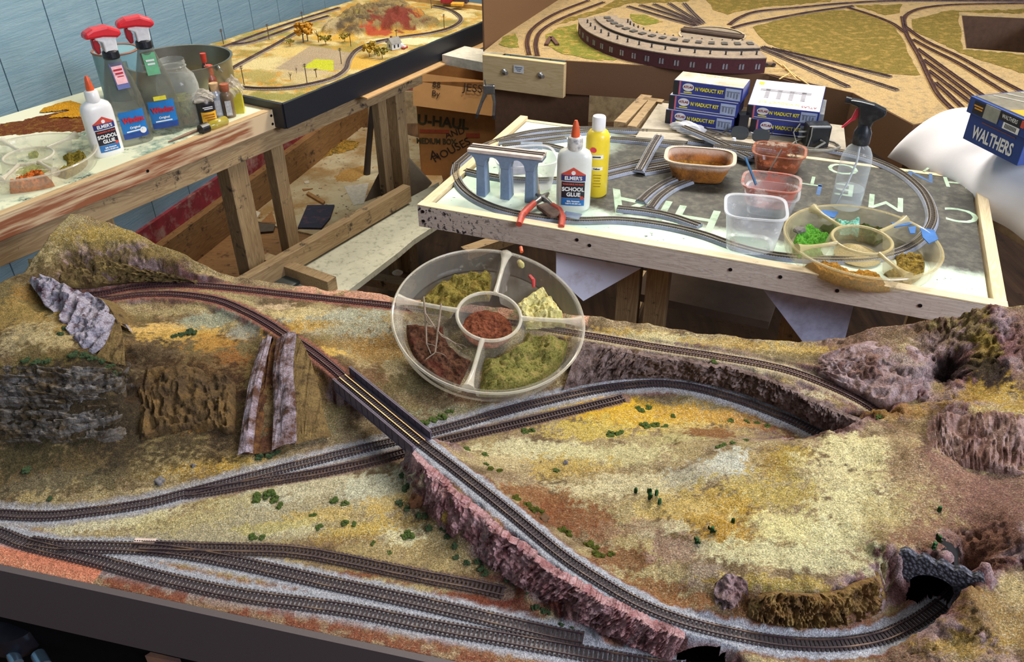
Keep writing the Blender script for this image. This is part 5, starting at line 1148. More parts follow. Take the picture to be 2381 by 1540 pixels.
turf([(1168,88),(1195,78),(1206,92),(1206,110),(1180,112),(1160,104)], gm2); turf([(1268,82),(1300,66),(1340,56),(1344,84),(1385,116),(1435,140),(1380,140),(1310,126),(1275,108)], gm2)
turf([(1465,32),(1500,34),(1540,52),(1500,60),(1470,52)], gm2); turf([(1748,64),(1830,42),(1930,22),(2000,26),(2078,58),(2112,120),(2138,176),(2050,172),(1900,138),(1785,104)], gm1)
turf([(2122,72),(2122,46),(2200,26),(2500,20),(2500,34),(2228,28),(2238,116),(2440,132),(2440,190),(2250,130),(2160,90)], gm1); turf([(1640,-6),(1660,22),(1690,34),(1760,18),(1930,4),(1960,-20),(1600,-20)], gm1); turf([(1290,60),(1330,40),(1400,18),(1430,2),(1560,-10),(1620,-10),(1600,4),(1460,8),(1400,30)], gm1)
turf([(1990,14),(2100,10),(2090,30),(2060,36)], gm1)
# tracks
yb = (198, 164, 108); tb = plain('umber_tie', (86, 54, 42), .85, var=.15, scale=300)
for i, (lab, pts) in enumerate((
 ('yard ladder lead, the thick diagonal all the yard branches leave', [(2098,40),(2108,81),(2136,131),(2158,178),(2183,224),(2227,268)]),
 ('yard branch nearest the dark square opening', [(2102,62),(2152,97),(2230,134),(2323,187),(2400,228)]), ('second yard branch counted from the dark square opening', [(2121,93),(2167,118),(2230,150),(2308,199),(2390,250)]),
 ('third yard branch counted from the dark square opening', [(2133,115),(2214,174),(2308,240)]), ('fourth yard branch counted from the dark square opening', [(2146,140),(2214,190),(2285,245)]),
 ('fifth yard branch counted from the dark square opening', [(2158,165),(2208,203),(2264,246)]), ('shortest yard branch, closest to the bare sandy corner', [(2174,193),(2205,221),(2238,252)]),
 ('curved track from the yard throat round behind the dark square opening', [(2104,64),(2102,44),(2116,30),(2152,19),(2230,12),(2400,9)]), ('thin track joining the yard throat from the upper left', [(1971,19),(2027,37),(2074,56),(2105,78)]),
 ('outer curving track from the turntable along the top edge', [(1696,58),(1720,42),(1762,28),(1856,19),(1965,9),(2105,3),(2400,4)]), ('inner curving track from the turntable toward the top edge', [(1704,66),(1740,56),(1793,46),(1887,29),(1985,15)]),
 ('left one of the two tracks curving past the brown panel', [(1230,128),(1226,96),(1241,66),(1292,33),(1370,2)]), ('right one of the two tracks curving past the brown panel', [(1249,130),(1246,100),(1260,72),(1312,42),(1405,6)]),
 ('grey spur nearest the boxes, right of the roundhouse', [(1765,112),(1860,152),(1974,204)]), ('middle grey spur right of the roundhouse', [(1774,110),(1930,160),(2090,212)]), ('upper grey spur right of the roundhouse', [(1793,114),(1930,146),(2074,181)]),
 ('leftmost stall track fanning out behind the roundhouse', [(1460,16),(1540,40),(1621,63)]), ('second stall track from the left behind the roundhouse', [(1489,13),(1560,36),(1624,60)]), ('third stall track from the left behind the roundhouse', [(1521,11),(1575,34),(1626,58)]),
 ('fourth stall track from the left behind the roundhouse', [(1556,9),(1595,34),(1632,56)]), ('fifth stall track from the left behind the roundhouse', [(1591,9),(1612,32),(1636,55)]))):
    simple_track(lab, pts, ZR + .001, .0085, bed=(168, 152, 132) if 'stall' in lab or 'spur' in lab or 'turntable' in lab else yb, tie=gt if 'spur' in lab or 'stall' in lab else tb, bw=1.95 if 'yard' in lab else 2.3)
# short rail off-cuts standing in the grass
for (a, b, lab) in (((1270, 104), (1279, 88), 'left rail off-cut of the pair lying in the grass by the curve'), ((1281, 86), (1296, 104), 'right rail off-cut of the pair lying in the grass by the curve')):
    mb = MB(); mb.bar(at(*a, ZR + .004), at(*b, ZR + .004), .012, .006); o = mb.build('rail_offcut', tb); tag(o, lab, 'rail off-cut')

# roundhouse
A_, B_, C_ = (at(1346, 84, ZR), at(1500, 151, ZR), at(1777, 170, ZR))
def circ(a, b, c):
    d = 2 * (a.x * (b.y - c.y) + b.x * (c.y - a.y) + c.x * (a.y - b.y)); s = lambda p: p.x * p.x + p.y * p.y
    x = (s(a) * (b.y - c.y) + s(b) * (c.y - a.y) + s(c) * (a.y - b.y)) / d; y = (s(a) * (c.x - b.x) + s(b) * (a.x - c.x) + s(c) * (b.x - a.x)) / d
    return Vector((x, y, ZR)), math.hypot(a.x - x, a.y - y)
RC, RR = circ(A_, B_, C_)
tA, tC = math.atan2(A_.y - RC.y, A_.x - RC.x), math.atan2(C_.y - RC.y, C_.x - RC.x)
if tA < 0: tA += 2 * math.pi
if tC < tA - 1e-6: tC += 2 * math.pi
RH = empty('roundhouse', RC); tag(RH, 'curved brick roundhouse with grey roofs, skylights and many black vents', 'model roundhouse')
brick, t, N, L, B = nt('dark_red_brick')
v = objvec(t); c = mix(t, noise(t, 220, 3, .7, v), srgb(92, 44, 46), srgb(66, 30, 34)); L.new(c, B.inputs['Base Color']); B.inputs['Roughness'].default_value = .85; bump(t, noise(t, 500, 2, .5, v), .4, .002)
roof_m = plain('grey_tar_roof', (138, 122, 104), .9, var=.1, scale=200, dirt=(100, 90, 80), dirt_amt=.3, dirt_scale=60)
def sweep(name, prof, mat, n=44, ta=tA - .12, tb_=tC):
    """extrude a closed (radius, z) profile around the turntable"""
    mb = MB(); k = len(prof); V = []
    for i in range(n + 1):
        th = ta + (tb_ - ta) * i / n
        V += [(r * math.cos(th), r * math.sin(th), z) for r, z in prof]
    F = [(i * k + j, i * k + (j + 1) % k, (i + 1) * k + (j + 1) % k, (i + 1) * k + j) for i in range(n) for j in range(k)] + [tuple(range(k)), tuple(range((n + 1) * k - 1, n * k - 1, -1))]
    mb.add(V, F); return mb.build(name, mat, RH)
wh = .040
w0, w1, w2, w3 = RR, RR - .052, RR - .115, RR - .165
sweep('wall', [(w3, 0), (w0, 0), (w0, wh), (w3, wh * .95)], brick)
sweep('lower_roof', [(w1 - .004, wh + .004), (w0 + .002, wh - .001), (w0 + .002, wh + .002), (w1 - .004, wh + .008)], roof_m)
sweep('clerestory', [(w2, wh - .002), (w1, wh), (w1, wh + .013), (w2, wh + .013)], plain('clerestory_dark', (58, 54, 56), .7), ta=tA - .05)
sweep('upper_roof', [(w2 - .004, wh + .012), (w1 + .004, wh + .013), (w1 + .004, wh + .0155), (w2 - .004, wh + .0175)], roof_m, ta=tA - .05)
sweep('rear_roof', [(w3 - .002, wh - .003), (w2 + .004, wh + .002), (w2 + .004, wh + .005), (w3 - .002, wh)], roof_m)
skym = plain('skylight_dark', (84, 78, 70), .4, var=.1); ventm = plain('vent_black', (44, 38, 38), .7); winm = plain('window_grey', (142, 140, 142), .4)
def polar(r, th, z): return Vector((r * math.cos(th), r * math.sin(th), z))
NS = 16
for i in range(NS):
    th = tA + (tC - tA) * (i + .5) / NS
    mb = MB(); mb.box((0, 0, 0), (.020, .017, .004)); o = mb.build('skylight', skym, RH, bevel=.001, loc=polar((w1 + w2) / 2, th, wh + .0185)); o.rotation_euler = (0, 0, th)
    for r, zz in ((w0 - .022, wh + .0035), (w3 + .016, wh + .001)):
        mb = MB(); mb.lathe([(.0032, 0), (.0022, .004), (.0022, .008), (.0036, .0085), (.0012, .012)], 10); mb.build('vent', ventm, RH, loc=polar(r, th, zz))
    mb = MB()
    for dx in (-.0042, .0042):
        q = polar(w0 + .0004, th + dx / w0, .018); mb.box(q, (.0012, .0048, .014), th)
        mb.lathe([(.0024, -.0006), (.0024, .0006)], 10, (q.x, q.y, q.z + .007))
    mb.build('window', winm, RH)
# turntable
tc = at(1655, 83, ZR); tr_ = (at(1728, 90, ZR) - at(1584, 76, ZR)).length / 2
TT = empty('turntable', tc); tag(TT, 'round turntable pit with a girder bridge behind the roundhouse', 'turntable')
mb = MB(); mb.lathe([(tr_, -.004), (tr_ * 1.06, -.004), (tr_ * 1.06, .004), (tr_, .004)], 48, cap0=False, cap1=False); mb.build('pit_wall', plain('tan_concrete', (176, 160, 132), .9), TT)
mb = MB(); mb.lathe([(tr_, .0), (tr_, .0012)], 48); mb.build('pit_floor', plain('grey_concrete', (136, 122, 104), .9), TT)
dirv = at(1726, 94, ZR) - at(1584, 75, ZR); mb = MB(); mb.bar(-dirv * .5 + Vector((0, 0, .007)), dirv * .5 + Vector((0, 0, .007)), .024, .009); mb.build('bridge_deck', plain('bridge_brown', (70, 52, 46), .7), TT)
for s in (-1, 1):
    sd = Vector((-dirv.y, dirv.x, 0)).normalized() * .0125 * s; mb = MB(); mb.bar(-dirv * .5 + sd + Vector((0, 0, .011)), dirv * .5 + sd + Vector((0, 0, .011)), .0015, .006); mb.build('girder', plain('bridge_tan', (116, 100, 84), .7), TT)
# balsa sticks and a scrap wagon frame beside the roundhouse
bal = plain('balsa', (214, 172, 110), .7)
for k, (a, b, lab) in enumerate((((1797,138),(1890,204),'longest pale balsa stick running toward the board edge'),((1790,172),(1860,178),'balsa stick nearest the roundhouse corner'),((1800,162),(1848,160),'short balsa stick crossing the others'),((1812,184),(1840,168),'short slanted balsa stick'),((1820,150),(1852,184),'middle balsa stick of the loose pile'))):
    mb = MB(); mb.bar(at(*a, ZR + .003 + .001 * k), at(*b, ZR + .003 + .001 * k), .003, .002); o = mb.build('balsa_stick', bal); tag(o, lab, 'stick')
mb = MB(); mb.bar(at(1785, 174, ZR + .002), at(1872, 200, ZR + .002), .003, .002); o = mb.build('brown_rod', plain('rod_brown', (96, 66, 50), .6)); tag(o, 'thin brown rod lying beside the balsa sticks', 'rod')
sc_ = empty('scrap_wagon', at(1788, 154, ZR)); tag(sc_, 'brown scrap of a model wagon at the roundhouse corner', 'model wagon')
mb = MB(); mb.box((0, 0, .007), (.034, .016, .007)); mb.build('underframe', plain('wagon_brown', (110, 86, 64), .7), sc_, bevel=.001)
for x in (-.010, .010):
    mb = MB(); mb.lathe([(.005, -.001), (.005, .001)], 14); o = mb.build('wheel', ventm, sc_); o.location = (x, -.008, .006); o.rotation_euler = (math.pi / 2, 0, 0)
# spring clamp on the end block
clm = plain('galvanised_clamp', (150, 150, 148), .35, .85); c0 = over(1137, 206, e0 + Vector((0, -.04, 0)))
CL = empty('spring_clamp', c0); tag(CL, 'metal spring clamp hanging from the corner of the pale pine end block', 'clamp')
K = lambda px, py: over(px, py, e0 + Vector((0, -.04, 0))) - c0
mb = MB(); mb.box(K(1137, 208), (.036, .014, .030)); mb.build('jaw', clm, CL, bevel=.004)
for pts in ([(1130,214),(1120,238),(1110,266)], [(1146,214),(1150,238),(1148,268)]):
    mb = MB(); mb.tube([K(*q) for q in pts], [.0065, .005, .0045], 8); mb.build('handle', clm, CL)
    mb = MB(); mb.tube([K(*pts[-1]), K(pts[-1][0] - (3 if pts[-1][0] < 1130 else -1), pts[-1][1] + 9)], [.0055, .004], 8); mb.build('grip', ventm, CL)
mb = MB(); mb.bar(K(1129, 200), K(1127, 184), .010, .003); mb.build('jaw_tip', clm, CL)
# cardboard moving box on the floor behind
bx = at(1002, 414, 0.0); bxr = bx + Vector((.40, -.02, 0))
CB = empty('moving_box', bx, -.06); tag(CB, 'large brown cardboard moving box with handwriting, standing on the floor behind the post', 'cardboard box')
card = plain('cardboard_brown', (170, 116, 62), .85, var=.07, scale=9, dirt=(120, 78, 42), dirt_amt=.35, dirt_scale=5)
mb = MB()
for c_, d_ in (((.18, 0, .22), (.44, .005, .44)), ((.18, .30, .22), (.44, .005, .44)), ((-.04, .15, .22), (.005, .30, .44)), ((.40, .15, .22), (.005, .30, .44)), ((.18, .15, .003), (.44, .30, .006))): mb.box(c_, d_)
mb.build('carton', card, CB)
mb = MB(); mb.add([(-.05, .01, .475), (.37, .01, .43), (.39, -.03, .29), (-.05, -.03, .345)], [(0, 1, 2, 3)]); mb.build('flap', plain('cardboard_flap', (196, 146, 92), .85, var=.06, scale=9), CB, solid=.005)
mb = MB(); mb.add([(.16, .18, .45), (.39, .16, .44), (.39, .30, .44), (.16, .30, .46)], [(0, 1, 2, 3)]); mb.build('flap', card, CB, solid=.005)
ink = plain('black_marker', (44, 30, 22), .8); inkg = plain('dark_green_print', (62, 58, 36), .8); inkr = plain('red_print', (156, 66, 36), .8)
FM = lambda x, z, rot=0.0: face_matrix((x, -.0035, z), (math.cos(rot), 0, math.sin(rot)), (-math.sin(rot), 0, math.cos(rot)))
text('print', 'U-HAUL', .062, inkg, CB, FM(.07, .262, -.10), bold=.002); text('print', 'MEDIUM BOX', .036, inkg, CB, FM(.035, .175, -.02), bold=.001, squeeze=.8)
mb = MB(); mb.box((.03, -.0034, .222), (.13, .001, .016)); mb.build('print_bar', inkr, CB); mb = MB(); mb.box((.20, -.0034, .205), (.06, .001, .02)); mb.build('print_bar', inkr, CB)
text('handwriting', 'AND', .042, ink, CB, FM(.12, .215, .3)); text('handwriting', 'HOUSES', .050, ink, CB, FM(.10, .135, .5), squeeze=1.05); text('handwriting', 'A', .06, ink, CB, FM(.02, .11, .2))
FF = lambda x, z: face_matrix((x, -.0115 - (.40 - z) * .285 * 0 - .012 * (1 - (z - .31) / .12), z), (1, 0, -.10), (.0, .285, .96))
text('handwriting', 'JESSE', .046, ink, CB, FF(.22, .415), squeeze=1.1); text('handwriting', 'SCENERY', .046, ink, CB, FF(.25, .345), squeeze=1.05); text('handwriting', '88\nBy', .036, ink, CB, FF(.05, .41))
mb = MB(); mb.box((.14, -.0034, .045), (.075, .001, .07)); mb.build('green_print', plain('green_patch', (92, 84, 42), .8, var=.2), CB)
# dark bag standing behind the box and white board edge above it
mb = MB(); mb.lathe([(.14, 0), (.17, .12), (.15, .3), (.09, .38)], 24, (0, 0, 0), 1.2, .8); o = mb.build('dark_bag', plain('black_plastic_bag', (30, 30, 32), .3, bmp=.6, scale=18), None, smooth=True, loc=at(1085, 330, .0) + Vector((0, .6, .22))); tag(o, 'black plastic bag in the shadow above the moving box', 'bag')
mb = MB(); a_, b_ = at(1055, 128, .76), at(1150, 146, .76); mb.bar((a_.x, a_.y, .76), (b_.x, b_.y, .76), .12, .03); o = mb.build('white_board', plain('white_paint', (222, 216, 200), .6)); tag(o, 'white board edge between the two far layouts', 'board')
# ---------------------------------------------------------------- middle table: foam sheet in a pine frame
TZ = .80; TT_ = .793
Ma, Mb, Mc, Md_ = at(970, 476, TZ), at(2345, 716, TZ), at(2281, 405, TZ), at(1190, 267, TZ)
te = (Mb - Ma).normalized(); tn = Vector((-te.y, te.x, 0)); tl = (Mb - Ma).length; tw = ((Mc - Mb).dot(tn) + (Md_ - Ma).dot(tn)) / 2; aT = math.atan2(te.y, te.x)
MT = empty('foam_train_table', (Ma.x, Ma.y, .70), aT); tag(MT, 'middle table with a lettered foam top in a pine frame, holding a train oval', 'work table')
fpine, t, N, L, B = nt('spattered_pine')
v = objvec(t); wv = noise(t, 2.0, 3, .5, objvec(t, 2.2, 14, 30), 1.6); f = ramp(t, math_n(t, 'FRACT', math_n(t, 'MULTIPLY', wv, 11)), (0, (0, 0, 0)), (.6, (.8, .8, .8)), (1, (.2, .2, .2)))
c = mix(t, f, srgb(208, 196, 182), srgb(172, 154, 138)); sx_ = N.new('ShaderNodeSeparateXYZ'); L.new(v, sx_.inputs[0])
sp_ = math_n(t, 'MULTIPLY', ramp(t, noise(t, 95, 3, .75, v), (.55, (0, 0, 0)), (.59, (1, 1, 1))), ramp(t, sx_.outputs[0], (.10, (1, 1, 1)), (.22, (.12, .12, .12))))
c = mix(t, sp_, c, srgb(34, 30, 34)); L.new(c, B.inputs['Base Color']); B.inputs['Roughness'].default_value = .65
top_pine = wood('cream_pine', (234, 218, 184), (206, 180, 138), 0, .6, dirt=(110, 96, 80), dirt_amt=.02)
rh = .048
mb = MB(); mb.box((tl / 2, .010, .1 - rh / 2 - .0015), (tl, .020, rh - .003)); mb.build('front_rail', fpine, MT, bevel=.001)
mb = MB(); mb.box((tl / 2, .010, .0992), (tl, .0205, .0025)); mb.build('rail_top', top_pine, MT)
for x in (.010, tl - .010):
    mb = MB(); mb.box((x, tw / 2 + .01, .1 - rh / 2), (.020, tw - .02, rh)); mb.build('end_rail', wood('cream_pine_y', (232, 214, 176), (204, 176, 132), 1, .6), MT, bevel=.001)
mb = MB(); mb.box((tl / 2, tw - .008, .092 - rh / 2), (tl - .04, .014, rh)); mb.build('back_rail', top_pine, MT)
ftop, t, N, L, B = nt('painted_foam')
v = objvec(t); sx_ = N.new('ShaderNodeSeparateXYZ'); L.new(v, sx_.inputs[0]); nn_ = noise(t, 9, 5, .7, v)
pal = mix(t, ramp(t, noise(t, 5, 5, .7, v), (.4, (0, 0, 0)), (.65, (1, 1, 1))), srgb(226, 238, 216), srgb(184, 212, 190))
dk_ = mix(t, ramp(t, noise(t, 50, 5, .7, v), (.45, (0, 0, 0)), (.7, (1, 1, 1))), srgb(56, 54, 48), srgb(96, 93, 80))
yy = math_n(t, 'ADD', sx_.outputs[1], math_n(t, 'MULTIPLY', math_n(t, 'SUBTRACT', nn_, .5), .10)); xx = math_n(t, 'ADD', sx_.outputs[0], math_n(t, 'MULTIPLY', math_n(t, 'SUBTRACT', nn_, .5), .16))
m1 = ramp(t, yy, (.105, (0, 0, 0)), (.135, (1, 1, 1))); m2 = ramp(t, xx, (.17, (0, 0, 0)), (.30, (1, 1, 1)))
c = mix(t, math_n(t, 'MULTIPLY', m1, m2), pal, dk_)
c = mix(t, ramp(t, noise(t, 60, 4, .75, v), (.64, (0, 0, 0)), (.69, (1, 1, 1))), c, srgb(70, 74, 62)); L.new(c, B.inputs['Base Color']); B.inputs['Roughness'].default_value = .6
mb = MB(); mb.box((tl / 2, tw / 2, .0775), (tl - .05, tw - .045, .031)); mb.build('foam_top', ftop, MT)
for x, z in ((.012, .087), (.012, .066), (.36, .078), (.62, .08), (.335, .085), (.80, .076), (.93, .076), (tl - .02, .088), (.705, .083)):
    mb = MB(); mb.lathe([(.0034, 0), (.0034, .001)], 12); s_o = mb.build('screw', scr, MT); s_o.location = (x, -.0003, z); s_o.rotation_euler = (math.pi / 2, 0, 0)
# lettering of the foam sheet, seen from its far side
lt = plain('pale_green_letter', (178, 206, 176), .6, var=.05, scale=12, dirt=(100, 106, 92), dirt_amt=.45, dirt_scale=26); ltb = plain('blue_letter', (62, 100, 150), .6, dirt=(40, 50, 60), dirt_amt=.2)
def table_local(px, py, z=TT_): q = at(px, py, z) - Ma; return q.dot(te), q.dot(tn)
for (ch, px, py, size, mt_, rot) in (('C', 2236, 500, .095, lt, math.pi), ('H', 2222, 424, .075, lt, math.pi + .1), ('N', 2140, 410, .075, ltb, math.pi), ('A', 1462, 470, .16, lt, math.pi * .97), ('H', 1618, 505, .14, lt, math.pi), ('I', 1545, 488, .14, lt, math.pi), ('E', 1965, 440, .09, lt, math.pi), ('O', 1960, 392, .085, lt, math.pi),
    ('M', 2060, 470, .10, lt, math.pi), ('V', 2165, 392, .06, lt, math.pi), ('I', 1905, 440, .08, ltb, math.pi), ('T', 1890, 420, .07, lt, math.pi)):
    x, y = table_local(px, py); M = Matrix.Translation((x, y, .0931)) @ Matrix.Rotation(rot, 4, 'Z'); text('foam_letter', ch, size, mt_, MT, M, depth=.0002)
mb = MB()
for k in range(5): mb.box((.13 + .06 * k, tw - .05, .0932), (.05, .02, .0003), .1)
mb.build('foam_print', plain('grey_print', (150, 160, 150), .7, dirt=(226, 232, 214), dirt_amt=.8, dirt_scale=120), MT)
# legs and white gussets
for (px, py, w) in ((1452, 650, .045), (1520, 660, .045), (1850, 735, .05), (2350, 800, .05), (2335, 560, .05)):
    q = at(px, py, .66); x, y = (q - Ma).dot(te), (q - Ma).dot(tn); mb = MB(); mb.box((0, 0, 0), (w, w * .8, .70)); mb.build('leg', pine_z, MT, bevel=.001, loc=(min(x, tl - .03), max(y, .03) + .05, -.35))
gw = plain('white_gusset', (208, 210, 226), .6, var=.04, scale=12, dirt=(150, 120, 100), dirt_amt=.03)
gpt = Ma + te * (tl * .45) + tn * .03
plate('gusset', [(1293, 585), (1490, 622), (1356, 698), (1293, 640)], Ma + te * .28 + tn * .03, gw, .008, parent=MT)
plate('gusset', [(1768, 664), (1985, 700), (1958, 806), (1880, 812)], Ma + te * .66 + tn * .03, plain('grey_white_gusset', (160, 162, 184), .6, dirt=(110, 110, 120), dirt_amt=.25, dirt_scale=10), .008, parent=MT)
q0, q1 = at(1492, 655, .40), at(1800, 720, .40)
mb = MB(); mb.bar(q0, q1, .16, .022); o = mb.build('under_shelf', plain('dusty_brown_shelf', (104, 84, 70), .85, var=.1, scale=14)); tag(o, 'brown shelf board in the shadow under the middle table', 'shelf')

for (a, b, z, w) in (((1080, 590), (1190, 552), .30, .04), ((1500, 640), (1452, 760), .28, .05)):
    mb = MB(); mb.bar(at(*a, z), at(*b, z), w, .03); o = mb.build('brace', pine_dirty); o.parent = MT; o.matrix_parent_inverse = (Matrix.Translation(MT.location) @ Matrix.Rotation(aT, 4, 'Z')).inverted()
# ---- grey-roadbed snap track
rbm = plain('grey_roadbed', (146, 152, 168), .7, var=.07, scale=200, dirt=(116, 116, 100), dirt_amt=.3, dirt_scale=14); tbm = plain('brown_snap_tie', (84, 72, 60), .8, var=.15, scale=300); srl = plain('snap_rail', (166, 156, 140), .35, .7)
def roadbed(mb, pl, w0, w1, z0, z1):
    base = len(mb.v); L0, L1, T0, T1 = offset_line(pl, -w0 / 2), offset_line(pl, w0 / 2), offset_line(pl, -w1 / 2), offset_line(pl, w1 / 2)
    for a, b, c_, d_ in zip(L0, L1, T1, T0): mb.v += [(a.x, a.y, a.z + z0), (b.x, b.y, b.z + z0), (c_.x, c_.y, c_.z + z1), (d_.x, d_.y, d_.z + z1)]
    for i in range(len(pl) - 1):
        o_ = base + 4 * i
        for k in range(4): mb.f.append((o_ + k, o_ + (k + 1) % 4, o_ + 4 + (k + 1) % 4, o_ + 4 + k)); mb.mi.append(0)
    mb.f += [(base + 3, base + 2, base + 1, base), tuple(base + 4 * (len(pl) - 1) + k for k in range(4))]; mb.mi += [0, 0]
def snap(lab, pts, z=TT_, grp=None, side=None, w=.024, closed=False, z_end=None):
    P = [at(a, b, z) for a, b in pts]
    if z_end is not None:
        P = [at(a, b, z + (z_end - z) * i / (len(pts) - 1)) for i, (a, b) in enumerate(pts)]
    if closed: P = P + [P[0]]
    pl = spline(P, .005); root = tag(empty('snap_track', (0, 0, 0)), lab, 'toy train track', grp)
    mb = MB(); roadbed(mb, pl, w, w * .78, .0006, .0062); mb.build('roadbed', rbm, root)
    mb = MB(); ties(mb, pl, w * .66, .0024, .0046, .0058, .0070); mb.build('tie_strip', tbm, root)
    for s in (-1, 1):
        mb = MB(); ribbon(mb, pl, s * .0047, .0013, .0066, .0092); mb.build('rail', srl, root)
    return root
snap('big oval of grey roadbed track running round the middle table', [(1063,388),(1060,412),(1074,440),(1105,466),(1150,487),(1205,502),(1270,511),(1350,517),(1440,516),(1540,528),(1630,549),(1710,577),(1780,595),(1850,604),(1920,608),(2010,607),(2090,590),(2140,560),(2166,520),(2160,478),(2135,440),(2085,402),(2010,371),(1920,351),(1820,336),(1700,324),(1580,314),(1460,308),(1380,304),(1290,306),(1220,315),(1150,335),(1100,358)], closed=True)
snap('loose curved grey track piece lying between the oval and the clear tub', [(1436,489),(1500,496),(1560,508),(1628,531)])
snap('left one of two short curved tracks standing before the crusty brown tub', [(1489,473),(1512,452),(1545,430),(1580,415)]); snap('right one of two short curved tracks standing before the crusty brown tub', [(1512,489),(1532,464),(1566,440),(1605,424)])
snap('long curved track sweeping from the yellow bottle toward the tubs', [(1400,402),(1450,390),(1520,374),(1600,366),(1680,364),(1760,374)]); snap('second curved track just in front of the long sweeping one', [(1402,416),(1460,402),(1530,388),(1590,380)])
snap('track lying along the back edge of the oval behind the yellow bottle', [(1420,327),(1480,332),(1530,337),(1590,344)]); snap('straight track lying across the far left of the oval', [(1155,334),(1220,326),(1300,317),(1375,310)]); snap('second straight track beside the far left one', [(1170,344),(1240,336),(1320,326)])
snap('dark track lying behind the piers of the grey viaduct', [(1082,402),(1130,412),(1190,421),(1250,424),(1300,422)]); snap('short curved track under the clear plastic container', [(1200,352),(1260,342),(1310,352)])
snap('straight track resting on edge against the crusty tub, standing at a slant', [(1485,402),(1500,375),(1516,345),(1533,318)], z=TT_ + .006, z_end=TT_ + .030); snap('short straight track end poking from under the crusty tub', [(1494,405),(1530,399),(1575,390)])
snap('long straight track slanting over the pile behind the crusty tub', [(1588,300),(1640,322),(1690,345),(1745,372)], z=TT_ + .02, z_end=TT_ + .012); snap('straight track at the back of the pile by the plastic bag', [(1700,338),(1770,348),(1830,357)])
for k, (a, b) in enumerate((((1600,332),(1740,350)),((1640,330),(1800,352)),((1660,345),(1760,360)))):
    snap(('lowest','middle','rearmost')[k] + ' of three straight tracks stacked at the back edge of the middle table', [a, ((a[0]+b[0])/2, (a[1]+b[1])/2), b], z=TT_ + .008 * k)

# ---- grey viaduct with three piers
v0, v1 = at(1120, 455, TT_), at(1232, 470, TT_); vd = (v1 - v0).normalized(); vn = Vector((-vd.y, vd.x, 0)); pitch_ = (v1 - v0).length / 2
VI = empty('viaduct_model', v0, math.atan2(vd.y, vd.x)); tag(VI, 'grey three-pier toy viaduct with a cream deck on the middle table', 'model viaduct')
vg = plain('viaduct_grey', (118, 136, 160), .65, var=.06, scale=150); vdk = plain('cream_deck', (204, 188, 178), .6)
ph = .094; half = pitch_ / 2; prof = []
for i in range(3):
    cx_ = i * pitch_
    mb = MB(); mb.box((cx_, .010, .034), (.020, .030, .068), taper=.86); mb.build('pier', vg, VI, bevel=.001)
mb = MB(); xs, ztop = [], ph
N_ = 16
low = []
for i in range(-1, 3):
    x0 = i * pitch_ + .009 if i >= 0 else -half; x1 = (i + 1) * pitch_ - .009 if i < 2 else 2 * pitch_ + half
    for k in range(N_ + 1):
        if i == -1: u = k / N_; x = x0 + (x1 - x0) * u; z = .068 + .021 * math.sqrt(max(0, 1 - u * u))
        elif i == 2: u = 1 - k / N_; x = x0 + (x1 - x0) * (1 - u); z = .068 + .021 * math.sqrt(max(0, 1 - u * u))
        else: u = -1 + 2 * k / N_; x = x0 + (x1 - x0) * k / N_; z = .066 + .021 * math.sqrt(max(0, 1 - u * u))
        low.append((x, z))
k = len(low); V = []
for y in (-.004, .024): V += [(x, y, z) for x, z in low] + [(x, y, ztop) for x, z in low]
F = [(i, i + 1, k + i + 1, k + i) for i in range(k - 1)] + [(2 * k + i, 3 * k + i, 3 * k + i + 1, 2 * k + i + 1) for i in range(k - 1)] + [(i, 2 * k + i, 2 * k + i + 1, i + 1) for i in range(k - 1)] + [(k + i, k + i + 1, 3 * k + i + 1, 3 * k + i) for i in range(k - 1)] + [(0, k, 3 * k, 2 * k), (k - 1, 3 * k - 1, 4 * k - 1, 2 * k - 1)]
mb.add(V, F); mb.build('arch_span', vg, VI)
mb = MB(); mb.box((pitch_, .010, ph + .003), (2 * pitch_ + 2 * half, .034, .007)); mb.build('deck', vdk, VI, bevel=.001)
for y in (.0055, .0145):
    mb = MB(); mb.box((pitch_, y, ph + .0075), (2 * pitch_ + 2 * half, .0014, .0022)); mb.build('rail', tbm, VI)

# ---- bottles
def face_rz(p, turn=0.0): return math.atan2(-p[0], p[1]) + turn
def label_patch(name, pts, rx, ry, power, mat, parent, lift=.0005, n=10):
    """flat outline (x, z) wrapped on the front of a squared-off body"""
    xs_ = [p[0] for p in pts]; x0, x1 = min(xs_), max(xs_); mb = MB()
    def span(x):
        zs = []
        for i in range(len(pts)):
            a, b = pts[i], pts[(i + 1) % len(pts)]
            if (a[0] - x) * (b[0] - x) <= 0 and a[0] != b[0]: zs.append(a[1] + (b[1] - a[1]) * (x - a[0]) / (b[0] - a[0]))
        return min(zs), max(zs)
    V = []
    for i in range(n + 1):
        x = x0 + (x1 - x0) * min(max(i / n, .001), .999); y = -ry * max(0, 1 - abs(x / rx) ** power) ** (1 / power) - lift; a, b = span(x); V += [(x, y, a), (x, y, b)]
    mb.add(V, [(2 * i, 2 * i + 2, 2 * i + 3, 2 * i + 1) for i in range(n)]); return mb.build(name, mat, parent)
def bars(parent, x, y, z, w, h, n, mat):
    mb = MB()
    for k in range(n): mb.box((x + w * .06 * ((k * 7) % 3 - 1), y, z + h * (.5 - (k + .5) / n)), (w * (1 - .12 * (k % 3)), .0004, h / n * .5))
    return mb.build('small_print', mat, parent)
def txt(name, body, size, mat, parent, x, y, z, squeeze=1.0, bold=.0002): return text(name, body, size, mat, parent, face_matrix((x, y, z), (1, 0, 0), (0, 0, 1)), depth=.0002, squeeze=squeeze, bold=bold)
white_pl = plain('white_plastic', (232, 230, 226), .35, var=.02); milky = plain('milky_plastic', (222, 222, 212), .35, var=.04, scale=25); orange_pl = plain('orange_plastic', (224, 92, 44), .4, var=.08, scale=80)
